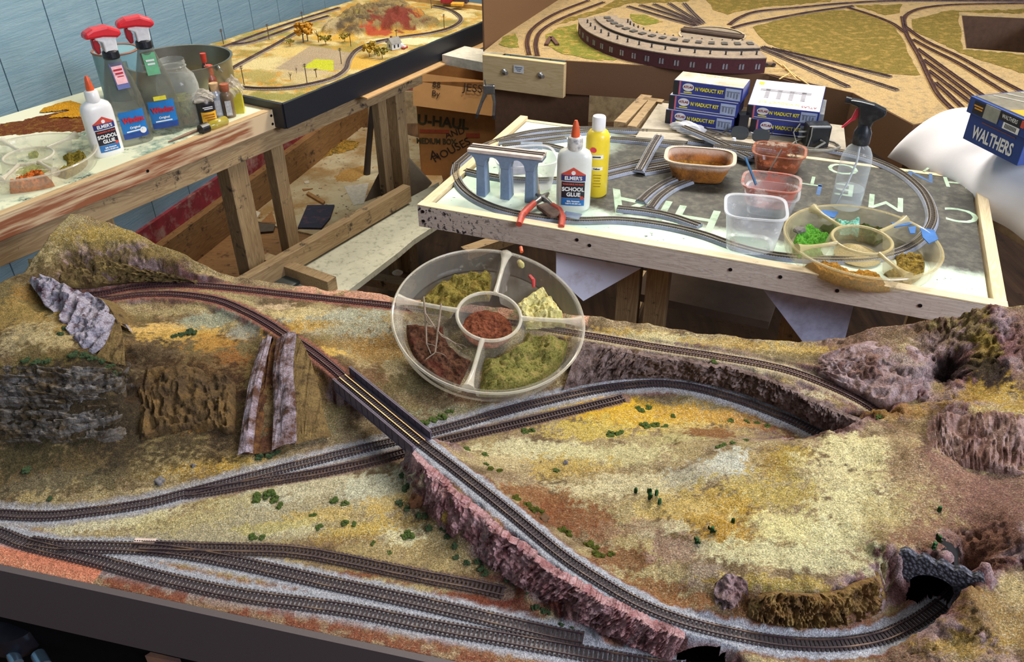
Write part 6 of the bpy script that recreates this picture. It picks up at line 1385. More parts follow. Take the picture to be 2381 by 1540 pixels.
blue_l, red_l, black_l, navy_l, wht = plain('label_blue', (44, 112, 176), .4, var=.02), plain('label_red', (206, 78, 62), .4, var=.03), plain('label_black', (32, 32, 44), .4), plain('label_navy', (48, 56, 116), .4, var=.02), plain('label_white', (236, 234, 232), .5, var=.02)
def glue(pos, turn, lab, body, collar, dirty=False, lean=0.0):
    r_ = empty('glue_bottle', pos, face_rz(pos, turn)); tag(r_, lab, 'glue bottle'); r_.rotation_euler[1] = lean
    rx, ry, pw = .0335, .0205, 2.9
    mb = MB(); mb.lathe([(.90, 0), (.98, .003), (1, .010), (1, .100), (.97, .109), (.86, .117), (.62, .122), (.42, .125)], 40, (0, 0, 0), rx, ry, power=pw); mb.build('body', body, r_, smooth=True)
    mb = MB(); mb.lathe([(.0145, .122), (.0150, .124), (.0145, .144), (.0115, .147)], 28); mb.build('collar', collar, r_, smooth=True)
    mb = MB(); mb.lathe([(.0080, .146), (.0086, .150), (.0070, .162), (.0052, .172), (.0030, .178)], 20); o = mb.build('twist_tip', orange_pl, r_, smooth=True)
    label_patch('label_roof', [(-.0235, .070), (.0235, .070), (.0235, .078), (0, .0925), (-.0235, .078)], rx, ry, pw, red_l, r_)
    label_patch('label_band', [(-.0235, .0645), (.0235, .0645), (.0235, .0765), (-.0235, .0765)], rx, ry, pw, navy_l, r_, .0008)
    label_patch('label_panel', [(-.0225, .029), (.0225, .029), (.0225, .0625), (-.0225, .0625)], rx, ry, pw, black_l, r_)
    label_patch('label_foot', [(-.0225, .013), (.0225, .013), (.0225, .0285), (-.0225, .0285)], rx, ry, pw, blue_l, r_)
    yf = -ry - .0002
    txt('lettering', "ELMER'S", .0102, wht, r_, 0, yf - .0008, .0705, .95, .0003); txt('lettering', 'SCHOOL', .0112, wht, r_, 0, yf - .0006, .0475, .95, .0004); txt('lettering', 'GLUE', .0112, wht, r_, .001, yf - .0006, .0365, 1, .0004)
    txt('lettering', 'WASHABLE, NO RUN', .0042, red_l, r_, 0, yf - .0006, .0582, 1); txt('lettering', 'Safe, Nontoxic', .0042, wht, r_, .001, yf - .0006, .0225, 1); txt('lettering', '7.625 FL OZ (225 mL)', .0034, wht, r_, .001, yf - .0006, .0175, 1)
    mb = MB(); mb.lathe([(.0038, 0), (.0038, .0003)], 14); o = mb.build('seal', red_l, r_); o.location = (.0175, yf + .0004, .030); o.rotation_euler = (math.pi / 2, 0, 0)
    mb = MB(); mb.lathe([(.0042, 0), (.0042, .0003)], 14); o = mb.build('emblem', wht, r_); o.location = (0, yf - .0003, .0815); o.rotation_euler = (math.pi / 2, 0, 0)
    return r_
glue(at(1332, 482, TT_), -.05, "translucent white glue bottle with a grimy collar beside the yellow bottle", milky, plain('grimy_white', (216, 210, 200), .4, dirt=(60, 60, 80), dirt_amt=.4, dirt_scale=90))
yb_ = empty('craft_paint_bottle', at(1384, 450, TT_), face_rz(at(1384, 450, TT_))); tag(yb_, 'tall yellow paint bottle with a white cap behind the glue bottle', 'paint bottle')
yel_pl = plain('yellow_paint', (238, 208, 52), .35, var=.03)
mb = MB(); mb.lathe([(.021, 0), (.0235, .003), (.0235, .118), (.0225, .127), (.0180, .134), (.0120, .137)], 36); mb.build('body', yel_pl, yb_, smooth=True)
mb = MB(); mb.lathe([(.0125, .136), (.0132, .138), (.0132, .161), (.0120, .1635)], 28); mb.build('cap', wht, yb_, smooth=True)
label_patch('label', [(-.012, .084), (.012, .084), (.012, .092), (-.012, .092)], .0235, .0235, 2, wht, yb_); bars(yb_, 0, -.0242, .088, .016, .005, 1, black_l)
label_patch('label', [(-.010, .060), (.012, .060), (.012, .067), (-.010, .067)], .0235, .0235, 2, wht, yb_); txt('lettering', 'Yellow', .0048, black_l, yb_, 0, -.0243, .0632)
mb = MB(); mb.lathe([(.0052, 0), (.0056, .0004)], 16, (0, 0, 0), 1.2, 1); o = mb.build('apple_emblem', plain('apple_red', (220, 60, 80), .4), yb_); o.location = (-.008, -.0222, .102); o.rotation_euler = (math.pi / 2, 0, -.35)
mb = MB()
for k in range(5): mb.box((.002, -.0236, .050 - .006 * k), (.016 - .002 * (k % 3), .0004, .0016))
mb.build('small_print', plain('ochre_print', (160, 128, 30), .6), yb_)
ot = empty('orange_cap', at(1355, 356, TT_ + .10) * 1); bpy.data.objects.remove(ot)

# ---- red-handled pliers and the metal spatula
PL = empty('pliers', at(1255, 500, TT_)); tag(PL, 'red-handled pliers lying open at the front of the middle table', 'pliers')
steel = plain('worn_steel', (126, 122, 118), .35, .8, dirt=(90, 64, 46), dirt_amt=.35, dirt_scale=80); red_h = plain('red_dipped_handle', (190, 74, 54), .5, var=.12, scale=60, dirt=(110, 50, 40), dirt_amt=.2, dirt_scale=50)
o_ = Vector(PL.location); T = lambda px, py, z: at(px, py, TT_ + z) - o_
mb = MB(); mb.tube([T(1243, 472, .016), T(1228, 485, .014), T(1214, 500, .011), T(1207, 522, .008)], [.0062, .0072, .0068, .0058], 12); mb.build('handle', red_h, PL, smooth=True)
mb = MB(); mb.tube([T(1284, 478, .016), T(1300, 489, .014), T(1308, 506, .011), T(1305, 528, .008)], [.0062, .0072, .0068, .0058], 12); mb.build('handle', red_h, PL, smooth=True)
mb = MB(); mb.tube([T(1238, 476, .016), T(1255, 464, .018), T(1268, 456, .018), T(1275, 450, .016)], [.0045, .0065, .006, .003], 8); mb.build('jaw', steel, PL, smooth=True)
mb = MB(); mb.tube([T(1288, 482, .016), T(1272, 468, .018), T(1258, 458, .017), T(1248, 452, .014)], [.004, .006, .0055, .003], 8); mb.build('jaw', steel, PL, smooth=True)
mb = MB(); mb.lathe([(.0042, 0), (.0042, .0025)], 14, T(1263, 459, .022)); mb.build('pivot', plain('bright_steel', (200, 200, 196), .25, .9), PL)
sh_ = bpy.data.objects.new('pl', None)
bpy.data.objects.remove(sh_)
kn = empty('scraper', at(1244, 440, TT_)); tag(kn, 'flat steel scraper blade standing behind the pliers', 'scraper'); o_ = Vector(kn.location)
mb = MB(); a_, b_ = at(1246, 452, TT_ + .003) - o_, at(1240, 400, TT_ + .035) - o_; mb.bar(a_, b_, .017, .0012); mb.build('blade', plain('bright_blade', (190, 172, 150), .35, .6, dirt=(110, 90, 70), dirt_amt=.3, dirt_scale=60), kn)
st_ = MB(); st_.box((0, 0, .006), (.026, .055, .010)); o = st_.build('brown_stone', plain('brown_lump', (112, 90, 76), .9, var=.2, scale=80, bmp=.5), None, bevel=.004, loc=at(1276, 496, TT_ + .008)); o.rotation_euler = (0, 0, .5); tag(o, 'small brown block lying between the plier handles', 'block')
pk = MB(); pk.box((0, 0, .001), (.034, .024, .0015)); o = pk.build('foil_packet', plain('silver_blue_foil', (176, 190, 206), .25, .5), None, loc=at(1330, 502, TT_ + .009)); o.rotation_euler = (0, 0, -.4); tag(o, 'flat silver packet at the foot of the glue bottle', 'packet')

# ---- plastic tubs
def tub(name, pos, rx, ry, h, mat, lab, cat='tub', rz=0, top=1.25, pw=4, flange=.004, tilt=None, invert=False):
    r_ = empty(name, pos, rz); tag(r_, lab, cat)
    prof_o = [(.86, 0), (.97, .004)] + [(1 + (top - 1) * k / 6, .004 + (h - .004) * k / 6) for k in range(7)] + [(top + flange / rx, h + .0005), (top + flange / rx, h + .003), (top - .0014 / rx, h + .0025)]
    prof_i = [(1 + (top - 1) * k / 6 - .0014 / rx, .006 + (h - .006) * k / 6) for k in range(6, -1, -1)] + [(.84, .0022)]
    mb = MB(); mb.lathe(prof_o, 48, (0, 0, 0), rx, ry, power=pw, cap1=False); mb.build('body', mat, r_, smooth=True)
    if tilt: r_.rotation_euler = tilt
    return r_
crust, t, N, L, B = nt('crusty_brown_plastic')
v = objvec(t); c = mix(t, ramp(t, noise(t, 26, 5, .75, v), (.35, (0, 0, 0)), (.6, (1, 1, 1))), srgb(96, 62, 34), srgb(176, 112, 44))
sx_ = N.new('ShaderNodeSeparateXYZ'); L.new(v, sx_.inputs[0]); c = mix(t, ramp(t, math_n(t, 'ADD', sx_.outputs[2], math_n(t, 'MULTIPLY', noise(t, 60, 3, .6, v), .01)), (.037, (0, 0, 0)), (.045, (1, 1, 1))), c, srgb(204, 178, 158)); L.new(c, B.inputs['Base Color'])
B.inputs['Roughness'].default_value = .6; bump(t, noise(t, 50, 5, .7, v), .8, .004)
p = at(1622, 413, TT_); tub('crusty_tub', p, .052, .036, .046, crust, 'crusty brown tub of dried paint, the leftmost tub', rz=face_rz(p), top=1.32, flange=.006)
m_ = MB(); m_.lathe([(.2, .0035), (.75, .004), (1.02, .012), (1.10, .020)], 40, (0, 0, 0), .050, .034, power=4, cap0=True, cap1=False); o = m_.build('dried_paint', flock('dried_ochre', (190, 140, 60), (96, 64, 30), (150, 100, 50), 60), None, smooth=True, loc=p + Vector((0, 0, .002))); o.rotation_euler = (0, 0, face_rz(p)); tag(o, 'dried ochre paint crust inside the leftmost tub', 'dried paint')
sal = clear('salmon_smeared_plastic', (190, 132, 110), .45, .2, (150, 84, 54), .42, .58, 30, .95)
p = at(1805, 392, TT_); tub('paint_tub', p, .044, .036, .040, sal, 'salmon-coloured tub with wet orange paint and a brush in it', rz=face_rz(p), top=1.2)
m_ = MB(); m_.lathe([(.2, .004), (.9, .005), (1.0, .014)], 36, (0, 0, 0), .042, .034, power=4, cap1=False); o = m_.build('orange_paint', plain('wet_orange', (138, 72, 40), .25, var=.3, scale=40), None, smooth=True, loc=p + Vector((0, 0, .001))); o.rotation_euler = (0, 0, face_rz(p)); tag(o, 'wet orange-brown paint in the salmon tub', 'paint')
br_ = empty('paint_brush', p); tag(br_, 'dark paintbrush standing in the salmon tub', 'paintbrush'); o_ = Vector(p)
a_, b_ = at(1790, 396, TT_ + .012) - o_, over(1817, 348, p + Vector((.01, .01, 0))) - o_
mb = MB(); mb.tube([a_, a_.lerp(b_, .3), b_], [.0022, .0028, .0018], 8); mb.build('brush_handle', plain('dark_handle', (58, 48, 44), .4), br_); mb = MB(); mb.tube([a_ - (b_ - a_) * .12, a_], [.004, .003], 8); mb.build('bristles', plain('bristle_brown', (90, 50, 30), .9), br_)
pnk = clear('pink_smeared_plastic', (214, 190, 182), .28, .15, (182, 108, 92), .40, .55, 22, .9)
clr = clear('clear_plastic', (226, 230, 234), .17, .07, (214, 212, 210), .52, .72, 30, .55)
p = at(1788, 490, TT_); tub('clear_tub', p, .042, .036, .040, clr, 'clear tub stacked beneath the pink-stained one', rz=face_rz(p), top=1.15)
p2 = p + Vector((-.004, .004, .016)); tub('stained_tub', p2, .043, .036, .042, pnk, 'pink-stained clear tub stacked in another, with a blue stick in it', rz=face_rz(p), top=1.22)
bs = MB(); bs.bar(over(1758, 430, p2), over(1733, 366, p2 + Vector((-.02, .02, 0))), .006, .002); o = bs.build('blue_stick', plain('blue_plastic', (58, 100, 136), .4)); tag(o, 'blue plastic stick standing in the pink-stained tub', 'stick')
p = at(1742, 572, TT_); tub('water_tub', p, .042, .040, .076, clear('scuffed_clear_plastic', (226, 230, 236), .30, .12, (226, 226, 228), .46, .66, 40, .7), 'tall empty clear tub at the front of the middle table', rz=face_rz(p, .1), top=1.22, pw=4.5)
p = at(1222, 430, TT_ + .002); r_ = tub('overturned_tub', p, .052, .046, .062, clear('crystal_plastic', (230, 230, 236), .20, .05, None, edge=.7), 'clear empty container standing behind the grey viaduct', rz=face_rz(p, .2), top=1.18)
mb = MB(); mb.box((0, .025, .04), (.062, .002, .054)); mb.build('white_label', plain('pale_lilac_paper', (224, 222, 238), .4), r_)  # label in an even pale lilac white
gb = plain('grey_pier_stub', (124, 136, 152), .6)
for (px, py, w, h, lab) in ((1226, 340, .030, .022, 'grey viaduct pier stub inside the clear container'), (1250, 332, .022, .014, 'grey plastic offcut behind the clear container'), (1196, 350, .024, .010, 'small grey wedge lying at the left of the clear container')):
    mb = MB(); mb.box((0, 0, h / 2), (w, w * .6, h)); o = mb.build('pier_stub', gb, None, bevel=.001, loc=at(px, py + 14, TT_ + .010)); tag(o, lab, 'model part')

# ---- pump spray bottle
p = at(1965, 480, TT_); SB = empty('spray_bottle', p, face_rz(p, 0)); SB.scale = (.86, .86, .86); tag(SB, 'clear spray bottle with a black head and red trigger', 'spray bottle')
cb = clear('clear_bottle_plastic', (214, 222, 224), .13, .05, (200, 205, 200), .6, .8, 20, .3, edge=.45)
mb = MB(); mb.lathe([(.030, 0), (.0335, .003), (.0335, .112), (.031, .128), (.024, .142), (.0145, .150), (.0140, .160)], 40, cap1=False); mb.build('bottle', cb, SB, smooth=True)
mb = MB(); mb.lathe([(.031, .002), (.032, .004), (.032, .047)], 40); mb.build('water', clear('water_clear', (206, 216, 216), .18, .02, edge=.2), SB, smooth=True)
bk = plain('black_plastic', (24, 26, 32), .35, var=.1, scale=30, dirt=(70, 74, 76), dirt_amt=.2, dirt_scale=40)
mb = MB(); mb.lathe([(.0185, .152), (.019, .154), (.0185, .178), (.0150, .186), (.0125, .196)], 28); mb.build('screw_cap', bk, SB, smooth=True)
def extrude_xz(prof, y0, y1):
    n = len(prof); m = MB(); m.add([(x, y0, z) for x, z in prof] + [(x, y1, z) for x, z in prof], [tuple(reversed(range(n))), tuple(range(n, 2 * n))] + [(i, (i + 1) % n, n + (i + 1) % n, n + i) for i in range(n)]); return m
mb = extrude_xz([(-.013, .186), (.012, .186), (.016, .205), (.034, .219), (.038, .226), (.034, .233), (.010, .242), (-.018, .246), (-.040, .247), (-.040, .238), (-.020, .233), (-.016, .212)], -.011, .011); mb.build('pump_head', bk, SB, bevel=.004)
mb = MB(); mb.tube([(-.038, 0, .2425), (-.050, 0, .2435)], [.0065, .0075], 14); mb.build('nozzle', bk, SB)
mb = extrude_xz([(-.018, .232), (-.025, .226), (-.030, .205), (-.044, .186), (-.047, .183), (-.042, .182), (-.028, .199), (-.021, .203), (-.015, .214)], -.005, .005); mb.build('trigger', plain('trigger_red', (196, 40, 62), .35), SB, bevel=.002)
mb = MB(); mb.tube([(0, 0, .155), (.002, 0, .11), (-.006, 0, .06), (-.020, 0, .004)], .0022, 8); mb.build('dip_tube', plain('tube_white', (214, 220, 224), .4), SB)

# ---- compartment trays
def tray(mat_frame, mat, rimm, lab, R=.146, h=.036, div=(0, math.pi / 2, math.pi, 1.5 * math.pi), rc=.050, nr_=64, na=220):
    """thin clear tray: outer wall, floor, centre ring and dividers as one moulded sheet; mat_frame places it"""
    rr = np.concatenate([np.linspace(0.0, R * .97, nr_), [R * .985, R]]); th = np.linspace(0, 2 * math.pi, na, endpoint=False)
    TH, RRg = np.meshgrid(th, rr, indexing='ij')
    def ridge(d, w): return np.clip(1.25 - np.abs(d) / w, 0, 1)
    z = np.zeros(RRg.shape)
    f = ridge(RRg - rc, .010)
    for a in div:
        dl = np.abs(RRg * np.sin(TH - a)); fr = np.cos(TH - a) > 0; wv_ = .0085 + .012 * np.clip((RRg - R * .80) / (R * .2), 0, 1) ** 2 + .010 * np.clip((rc * 1.3 - RRg) / (rc * .3), 0, 1) * 0
        f = np.maximum(f, ridge(dl, wv_) * fr * (RRg > rc))
    f = np.maximum(f, np.clip((RRg - R * .88) / (R * .075), 0, 1))
    f = f * f * (3 - 2 * f); z = .0015 + (h - .0015) * f
    z[:, -1] -= .002
    X_, Y_ = RRg * np.cos(TH), RRg * np.sin(TH); k = len(rr)
    mb = MB(); mb.add(np.stack([X_, Y_, z], -1).reshape(-1, 3).tolist(), [(i * k + j, i * k + j + 1, ((i + 1) % na) * k + j + 1, ((i + 1) % na) * k + j) for i in range(na) for j in range(k - 1)])
    r_ = empty('compartment_tray', (0, 0, 0)); r_.matrix_world = mat_frame; tag(r_, lab, 'tray')
    mb.build('tray_body', mat, r_, smooth=True)
    mb = MB(); mb.lathe([(R * 1.0, h - .003), (R * 1.012, h - .001), (R * 1.0, h + .001), (R * .985, h)], na // 2, cap0=False, cap1=False); mb.build('rim', rimm, r_, smooth=True)
    mb = MB(); mb.tube([(rc * math.cos(a * .1309), rc * math.sin(a * .1309), h - .0005) for a in range(48)], .0028, 8, closed=True); mb.build('centre_ring', rimm, r_, smooth=True)
    for a in div:
        mb = MB(); mb.tube([(q * math.cos(a), q * math.sin(a), h - .0008) for q in (rc, R * .5, R * .75, R * .88, R * .97)], [.0045, .0034, .0036, .006, .010], 8); mb.build('divider', rimm, r_, smooth=True)
    mb = MB(); mb.lathe([(R * .90, .0012), (R * .95, .006), (R * .985, h * .6), (R * 1.0, h - .002)], na // 2, cap0=False, cap1=False); mb.build('side_wall', mat, r_, smooth=True)
    return r_
def tray_fill(name, M, a0, a1, r0, r1, hfun, mat, lab, cat, n=46, kind='stuff'):
    th = np.linspace(a0, a1, n); rr = np.linspace(r0, r1, n); TH, RR_ = np.meshgrid(th, rr, indexing='ij'); X_, Y_ = RR_ * np.cos(TH), RR_ * np.sin(TH)
    s, q = (TH - a0) / (a1 - a0), (RR_ - r0) / (r1 - r0)
    z = np.maximum(hfun(X_, Y_, s, q), .0005)
    mb = MB(); mb.add(np.stack([X_, Y_, z], -1).reshape(-1, 3).tolist(), [(i * n + j, (i + 1) * n + j, (i + 1) * n + j + 1, i * n + j + 1) for i in range(n - 1) for j in range(n - 1)])
    o = mb.build(name, mat, None, smooth=True); o.matrix_world = M; tag(o, lab, cat, kind=kind); return o
def frame_at(c, n, xdir=Vector((1, 0, 0))):
    n = n.normalized(); x = (xdir - n * xdir.dot(n)).normalized(); y = n.cross(x); return Matrix(((x.x, y.x, n.x, c.x), (x.y, y.y, n.y, c.y), (x.z, y.z, n.z, c.z), (0, 0, 0, 1)))
def ang(M, px, py, h=.036):
    n = M.to_3x3() @ Vector((0, 0, 1)); o_ = M @ Vector((0, 0, h)); d = ray(px, py); t = (o_ - EYE).dot(n) / d.dot(n); q = M.inverted() @ (EYE + d * t); return math.atan2(q.y, q.x), math.hypot(q.x, q.y)
bumpy = lambda h, fr=60, seed=0.0, lo=.3: (lambda X_, Y_, s, q: h * np.sqrt(np.clip(np.minimum(np.minimum(s, 1 - s), np.minimum(q, 1 - q)) * 11, 0, 1)) * (lo + .45 + .55 * fbm(X_ * fr + seed, Y_ * fr + seed, 3)) + h * .16 * fbm(X_ * 260, Y_ * 260, 2))
olive_f = flock('olive_flock', (154, 138, 66), (96, 84, 36), (134, 108, 50), 320); cream_f = flock('cream_moss', (222, 212, 148), (170, 152, 84), (196, 190, 110), 120); sage_f = flock('sage_flock', (146, 140, 74), (90, 86, 40), (160, 140, 84), 320); mulch = flock('dark_mulch', (104, 70, 50), (38, 24, 20), (84, 40, 30), 150); redmulch = flock('red_mulch', (136, 78, 52), (66, 32, 24), None, 140)
grn_f = flock('bright_green_flock', (98, 162, 56), (52, 106, 30), None, 200); ochre_f = flock('ochre_flock', (186, 132, 52), (126, 82, 26), (110, 92, 36), 260); sandy = flock('pale_sand', (206, 188, 140), (176, 154, 104), None, 400); moss_f = flock('brown_moss', (150, 126, 56), (66, 48, 22), None, 110); turq = flock('turquoise_foam', (150, 206, 186), (104, 170, 150), None, 160); dgreen = flock('dark_green_moss', (60, 84, 40), (16, 30, 20), (110, 70, 24), 100)
# tray lying on the layout's rear ridge
cR = at(1137, 737, .806); rd = (EYE - cR).normalized(); nF = rd * .745 + (_rt * .13 + _up * .99).normalized() * .665
ctr = cR - nF.normalized() * .034
Mt = frame_at(ctr, nF)
dusty = clear('dusty_tray_plastic', (222, 214, 196), .05, .07, (206, 194, 164), .56, .76, 46, .5, edge=.30)
angs = [ang(Mt, *q)[0] for q in ((1172, 610), (1300, 745), (1098, 870), (955, 702))]
Rt = (ang(Mt, 1360, 738)[1] + ang(Mt, 915, 735)[1]) / 2
rim_d = clear('dusty_rim', (226, 218, 198), .34, .1, (206, 190, 156), .5, .7, 46, .75, edge=.4); rim_y = clear('yellowed_rim', (206, 190, 140), .45, .12, (180, 156, 100), .5, .7, 26, .75, edge=.35)
tray(Mt, dusty, rim_d, 'round clear compartment tray with five heaps of scenery material, lying on the layout', R=Rt, div=angs)
a_t, a_r, a_b, a_l = angs
if a_l < a_t: a_l += 2 * math.pi
def between(a, b):
    while b < a: b += 2 * math.pi
    return a, b
A0, A1 = between(a_t, a_l); tray_fill('olive_turf', Mt, A0 + .14, A1 - .18, .064, Rt * .80, bumpy(.020, 70, 1), olive_f, 'olive turf heap in the upper left compartment of the tray on the layout', 'turf')
A0, A1 = between(a_r, a_t); tray_fill('cream_moss', Mt, A0 + .12, A1 - .55, .062, Rt * .86, bumpy(.022, 55, 5), cream_f, 'pale yellow moss clumps in the upper right compartment of the tray on the layout', 'moss')
A0, A1 = between(a_b, a_r); tray_fill('sage_turf', Mt, A0 + .12, A1 - .12, .062, Rt * .87, bumpy(.022, 42, 9, .5), sage_f, 'sage green turf heap in the lower right compartment of the tray on the layout', 'turf')
A0, A1 = between(a_l, a_b); tray_fill('dark_mulch', Mt, A0 + .14, A1 - .14, .070, Rt * .85, bumpy(.012, 60, 3), mulch, 'dark brown mulch in the lower left compartment of the tray on the layout', 'mulch')
tray_fill('red_mulch', Mt, 0, 2 * math.pi, .0, .040, lambda X_, Y_, s, q: .012 * (1 - .6 * q ** 3) + .003 * fbm(X_ * 160, Y_ * 160, 3), redmulch, 'red-brown chips in the centre cup of the tray on the layout', 'mulch')
twm = plain('pale_twig', (150, 130, 110), .85, var=.15)
def mount(px, py, z): 
    n = Mt.to_3x3() @ Vector((0, 0, 1)); o_ = Mt @ Vector((0, 0, z)); d = ray(px, py); t = (o_ - EYE).dot(n) / d.dot(n); return EYE + d * t
for k, (pts, lab) in enumerate((([(985, 690, .05), (990, 745, .03), (992, 800, .016), (1005, 830, .012)], 'left pale twig leaning on the tray divider'), ([(1026, 706, .05), (1018, 770, .03), (1012, 820, .016), (990, 836, .012)], 'middle pale twig standing in the dark mulch'), ([(990, 730, .04), (1020, 775, .025), (1060, 800, .016), (1075, 812, .012)], 'forked grey twig lying over the dark mulch'))):
    r_ = MB(); P = [mount(*q) for q in pts]; r_.tube(P, [.0014, .0016, .0012, .0006], 6); b0 = P[2]; r_.tube([b0, b0 + Vector((.010, -.006, .002)), b0 + Vector((.018, -.016, .004))], [.001, .0008, .0004], 5); r_.tube([P[1], P[1] + Vector((.006, -.010, .0)), P[1] + Vector((.016, -.018, .0))], [.001, .0008, .0004], 5)
    o = r_.build('twig', twm, None, smooth=True); tag(o, lab, 'twig')
rp = MB(); rp.tube([mount(1232, 642, .03), mount(1240, 652, .034), mount(1241, 668, .03)], [.003, .0036, .0024], 8); o = rp.build('red_scrap', plain('red_plastic', (186, 54, 52), .5)); tag(o, 'curled red scrap on the pale yellow moss', 'scrap')
rp = MB(); rp.tube([mount(1211, 575, .036), mount(1213, 586, .036)], [.003, .003], 8); o = rp.build('orange_scrap', orange_pl); tag(o, 'orange dab on the upper rim of the tray on the layout', 'scrap')
rp = MB(); rp.tube([mount(1207, 608, .02), mount(1212, 616, .022), mount(1216, 622, .018)], [.004, .006, .003], 8); o = rp.build('moss_lump', cream_f, None, smooth=True); tag(o, 'small green moss lump stuck near the upper rim of the tray', 'moss')
# tray at the right end of the middle table
pR = at(2003, 556, TT_ + .037); Mr_ = frame_at(pR - Vector((0, 0, .036)), Vector((.02, -.03, 1)))
yel_tray = clear('yellowed_tray_plastic', (206, 194, 150), .17, .12, (180, 156, 100), .5, .76, 26, .5, edge=.30)
R2 = (ang(Mr_, 1820, 540)[1] + ang(Mr_, 2186, 575)[1]) / 2
an2 = [ang(Mr_, *q)[0] for q in ((1915, 500), (2120, 505), (2092, 628), (1850, 578))]
tray(Mr_, yel_tray, rim_y, 'yellowed clear compartment tray on the right end of the middle table', R=R2, div=an2)
b_t, b_r, b_b, b_l = an2
A0, A1 = between(b_t, b_l); tray_fill('green_turf', Mr_, A0 + .14, A1 - .14, .062, R2 * .84, bumpy(.018, 60, 2, .6), grn_f, 'bright green turf in the left compartment of the yellowed tray', 'turf')
A0, A1 = between(b_l, b_b); tray_fill('ochre_turf', Mr_, A0 + .10, A1 - .12, .074, R2 * .88, bumpy(.018, 50, 7, .5), ochre_f, 'ochre turf in the front compartment of the yellowed tray', 'turf')
A0, A1 = between(b_b, b_r); tray_fill('brown_moss', Mr_, A0 + .12, A1 - .60, .066, R2 * .84, bumpy(.016, 70, 4), moss_f, 'brown moss in the right compartment of the yellowed tray', 'moss')
A0, A1 = between(b_r, b_t); tray_fill('dark_green_moss', Mr_, A0 + .10, A1 - .10, .062, R2 * .84, bumpy(.016, 60, 6), dgreen, 'dark green moss in the rear compartment of the yellowed tray', 'moss')
tray_fill('turquoise_foam', Mr_, A0 + (A1 - A0) * .45, A0 + (A1 - A0) * .85, .064, .092, bumpy(.022, 80, 8, .8), turq, 'turquoise foam crumbs in the rear compartment of the yellowed tray', 'foam')
tray_fill('sand', Mr_, 0, 2 * math.pi, 0, .040, lambda X_, Y_, s, q: .006 - .002 * q + .012 * np.exp(-((X_) ** 2 + (Y_ - .012) ** 2) / .0003) + .001 * fbm(X_ * 90, Y_ * 90, 3), sandy, 'pale sand in the centre cup of the yellowed tray', 'sand')
bl_p = plain('blue_film', (52, 106, 170), .4, var=.15, scale=30)
for (pts, lab) in (([(1905, 488), (1950, 492), (1940, 506), (1908, 500)], 'blue film strip at the rear left rim of the yellowed tray'), ([(2072, 518), (2110, 512), (2122, 520), (2080, 528)], 'blue film strip beside the rear right divider'), ([(2140, 530), (2172, 534), (2182, 556), (2160, 566), (2146, 552)], 'large blue film patch on the right rim of the yellowed tray'), ([(2112, 528), (2130, 526), (2128, 542), (2116, 542)], 'small blue film patch left of the large one')):
    P = [at(a, b, TT_ + .036) for a, b in pts]; k = len(P); mb = MB(); mb.add([tuple(q) for q in P] + [tuple(q - Vector((0, 0, .0015))) for q in P], [tuple(range(k)), tuple(range(2 * k - 1, k - 1, -1))] + [(i, (i + 1) % k, k + (i + 1) % k, k + i) for i in range(k)]); o = mb.build('blue_film', bl_p); tag(o, lab, 'film')
q_ = Mr_ @ Vector((math.cos(between(b_t, b_l)[1] - .8) * .105, math.sin(between(b_t, b_l)[1] - .8) * .105, .024)); bm = bmesh.new(); bmesh.ops.create_icosphere(bm, subdivisions=2, radius=.010)
for w in bm.verts: w.co *= 1 + .25 * math.sin(w.co.x * 400) * math.cos(w.co.y * 370)
me_ = bpy.data.meshes.new('grey_stone'); bm.to_mesh(me_); bm.free(); me_.materials.append(plain('stone_grey', (110, 104, 98), .9, var=.2, scale=200)); o = bpy.data.objects.new('grey_stone', me_); COL.objects.link(o); o.location = q_; o.scale = (1.2, .9, .6); tag(o, 'grey stone resting on the bright green turf', 'stone')
# ---------------------------------------------------------------- work board behind the middle table, kit boxes
BZ = .80
wbm = plain('dusty_grey_board', (178, 168, 150), .85, var=.08, scale=14, dirt=(120, 110, 96), dirt_amt=.3, dirt_scale=9)
mb = MB(); mb.prism(poly_px([(1478, 318), (1532, 238), (1962, 292), (1968, 352), (1820, 340), (1600, 328)], BZ), BZ - .02, BZ)
wb = mb.build('work_board', wbm); tag(wb, 'dusty grey board carrying the kit boxes behind the middle table', 'board')
wf = empty('pine_lattice', at(1470, 270, .78)); tag(wf, 'rough pine frame sticking out left of the dusty grey board', 'wood frame')
for (a, b, w) in (((1440, 302), (1502, 238), .030), ((1468, 312), (1520, 246), .022), ((1495, 246), (1540, 252), .024)):
    mb = MB(); mb.bar(at(*a, .785) - Vector(wf.location), at(*b, .785) - Vector(wf.location), w, .04); mb.build('lattice_bar', pine_dirty, wf)
kb, kw, kt = plain('kit_navy', (44, 56, 128), .4, var=.02), plain('kit_white', (216, 214, 216), .45, var=.04, scale=20), plain('kit_black', (28, 28, 36), .4)
ky, kp, kg = plain('kit_yellow', (228, 214, 60), .4), plain('kit_photo', (160, 172, 200), .45), plain('kit_arch_grey', (110, 118, 134), .5); kred = plain('kit_red', (140, 36, 60), .4)
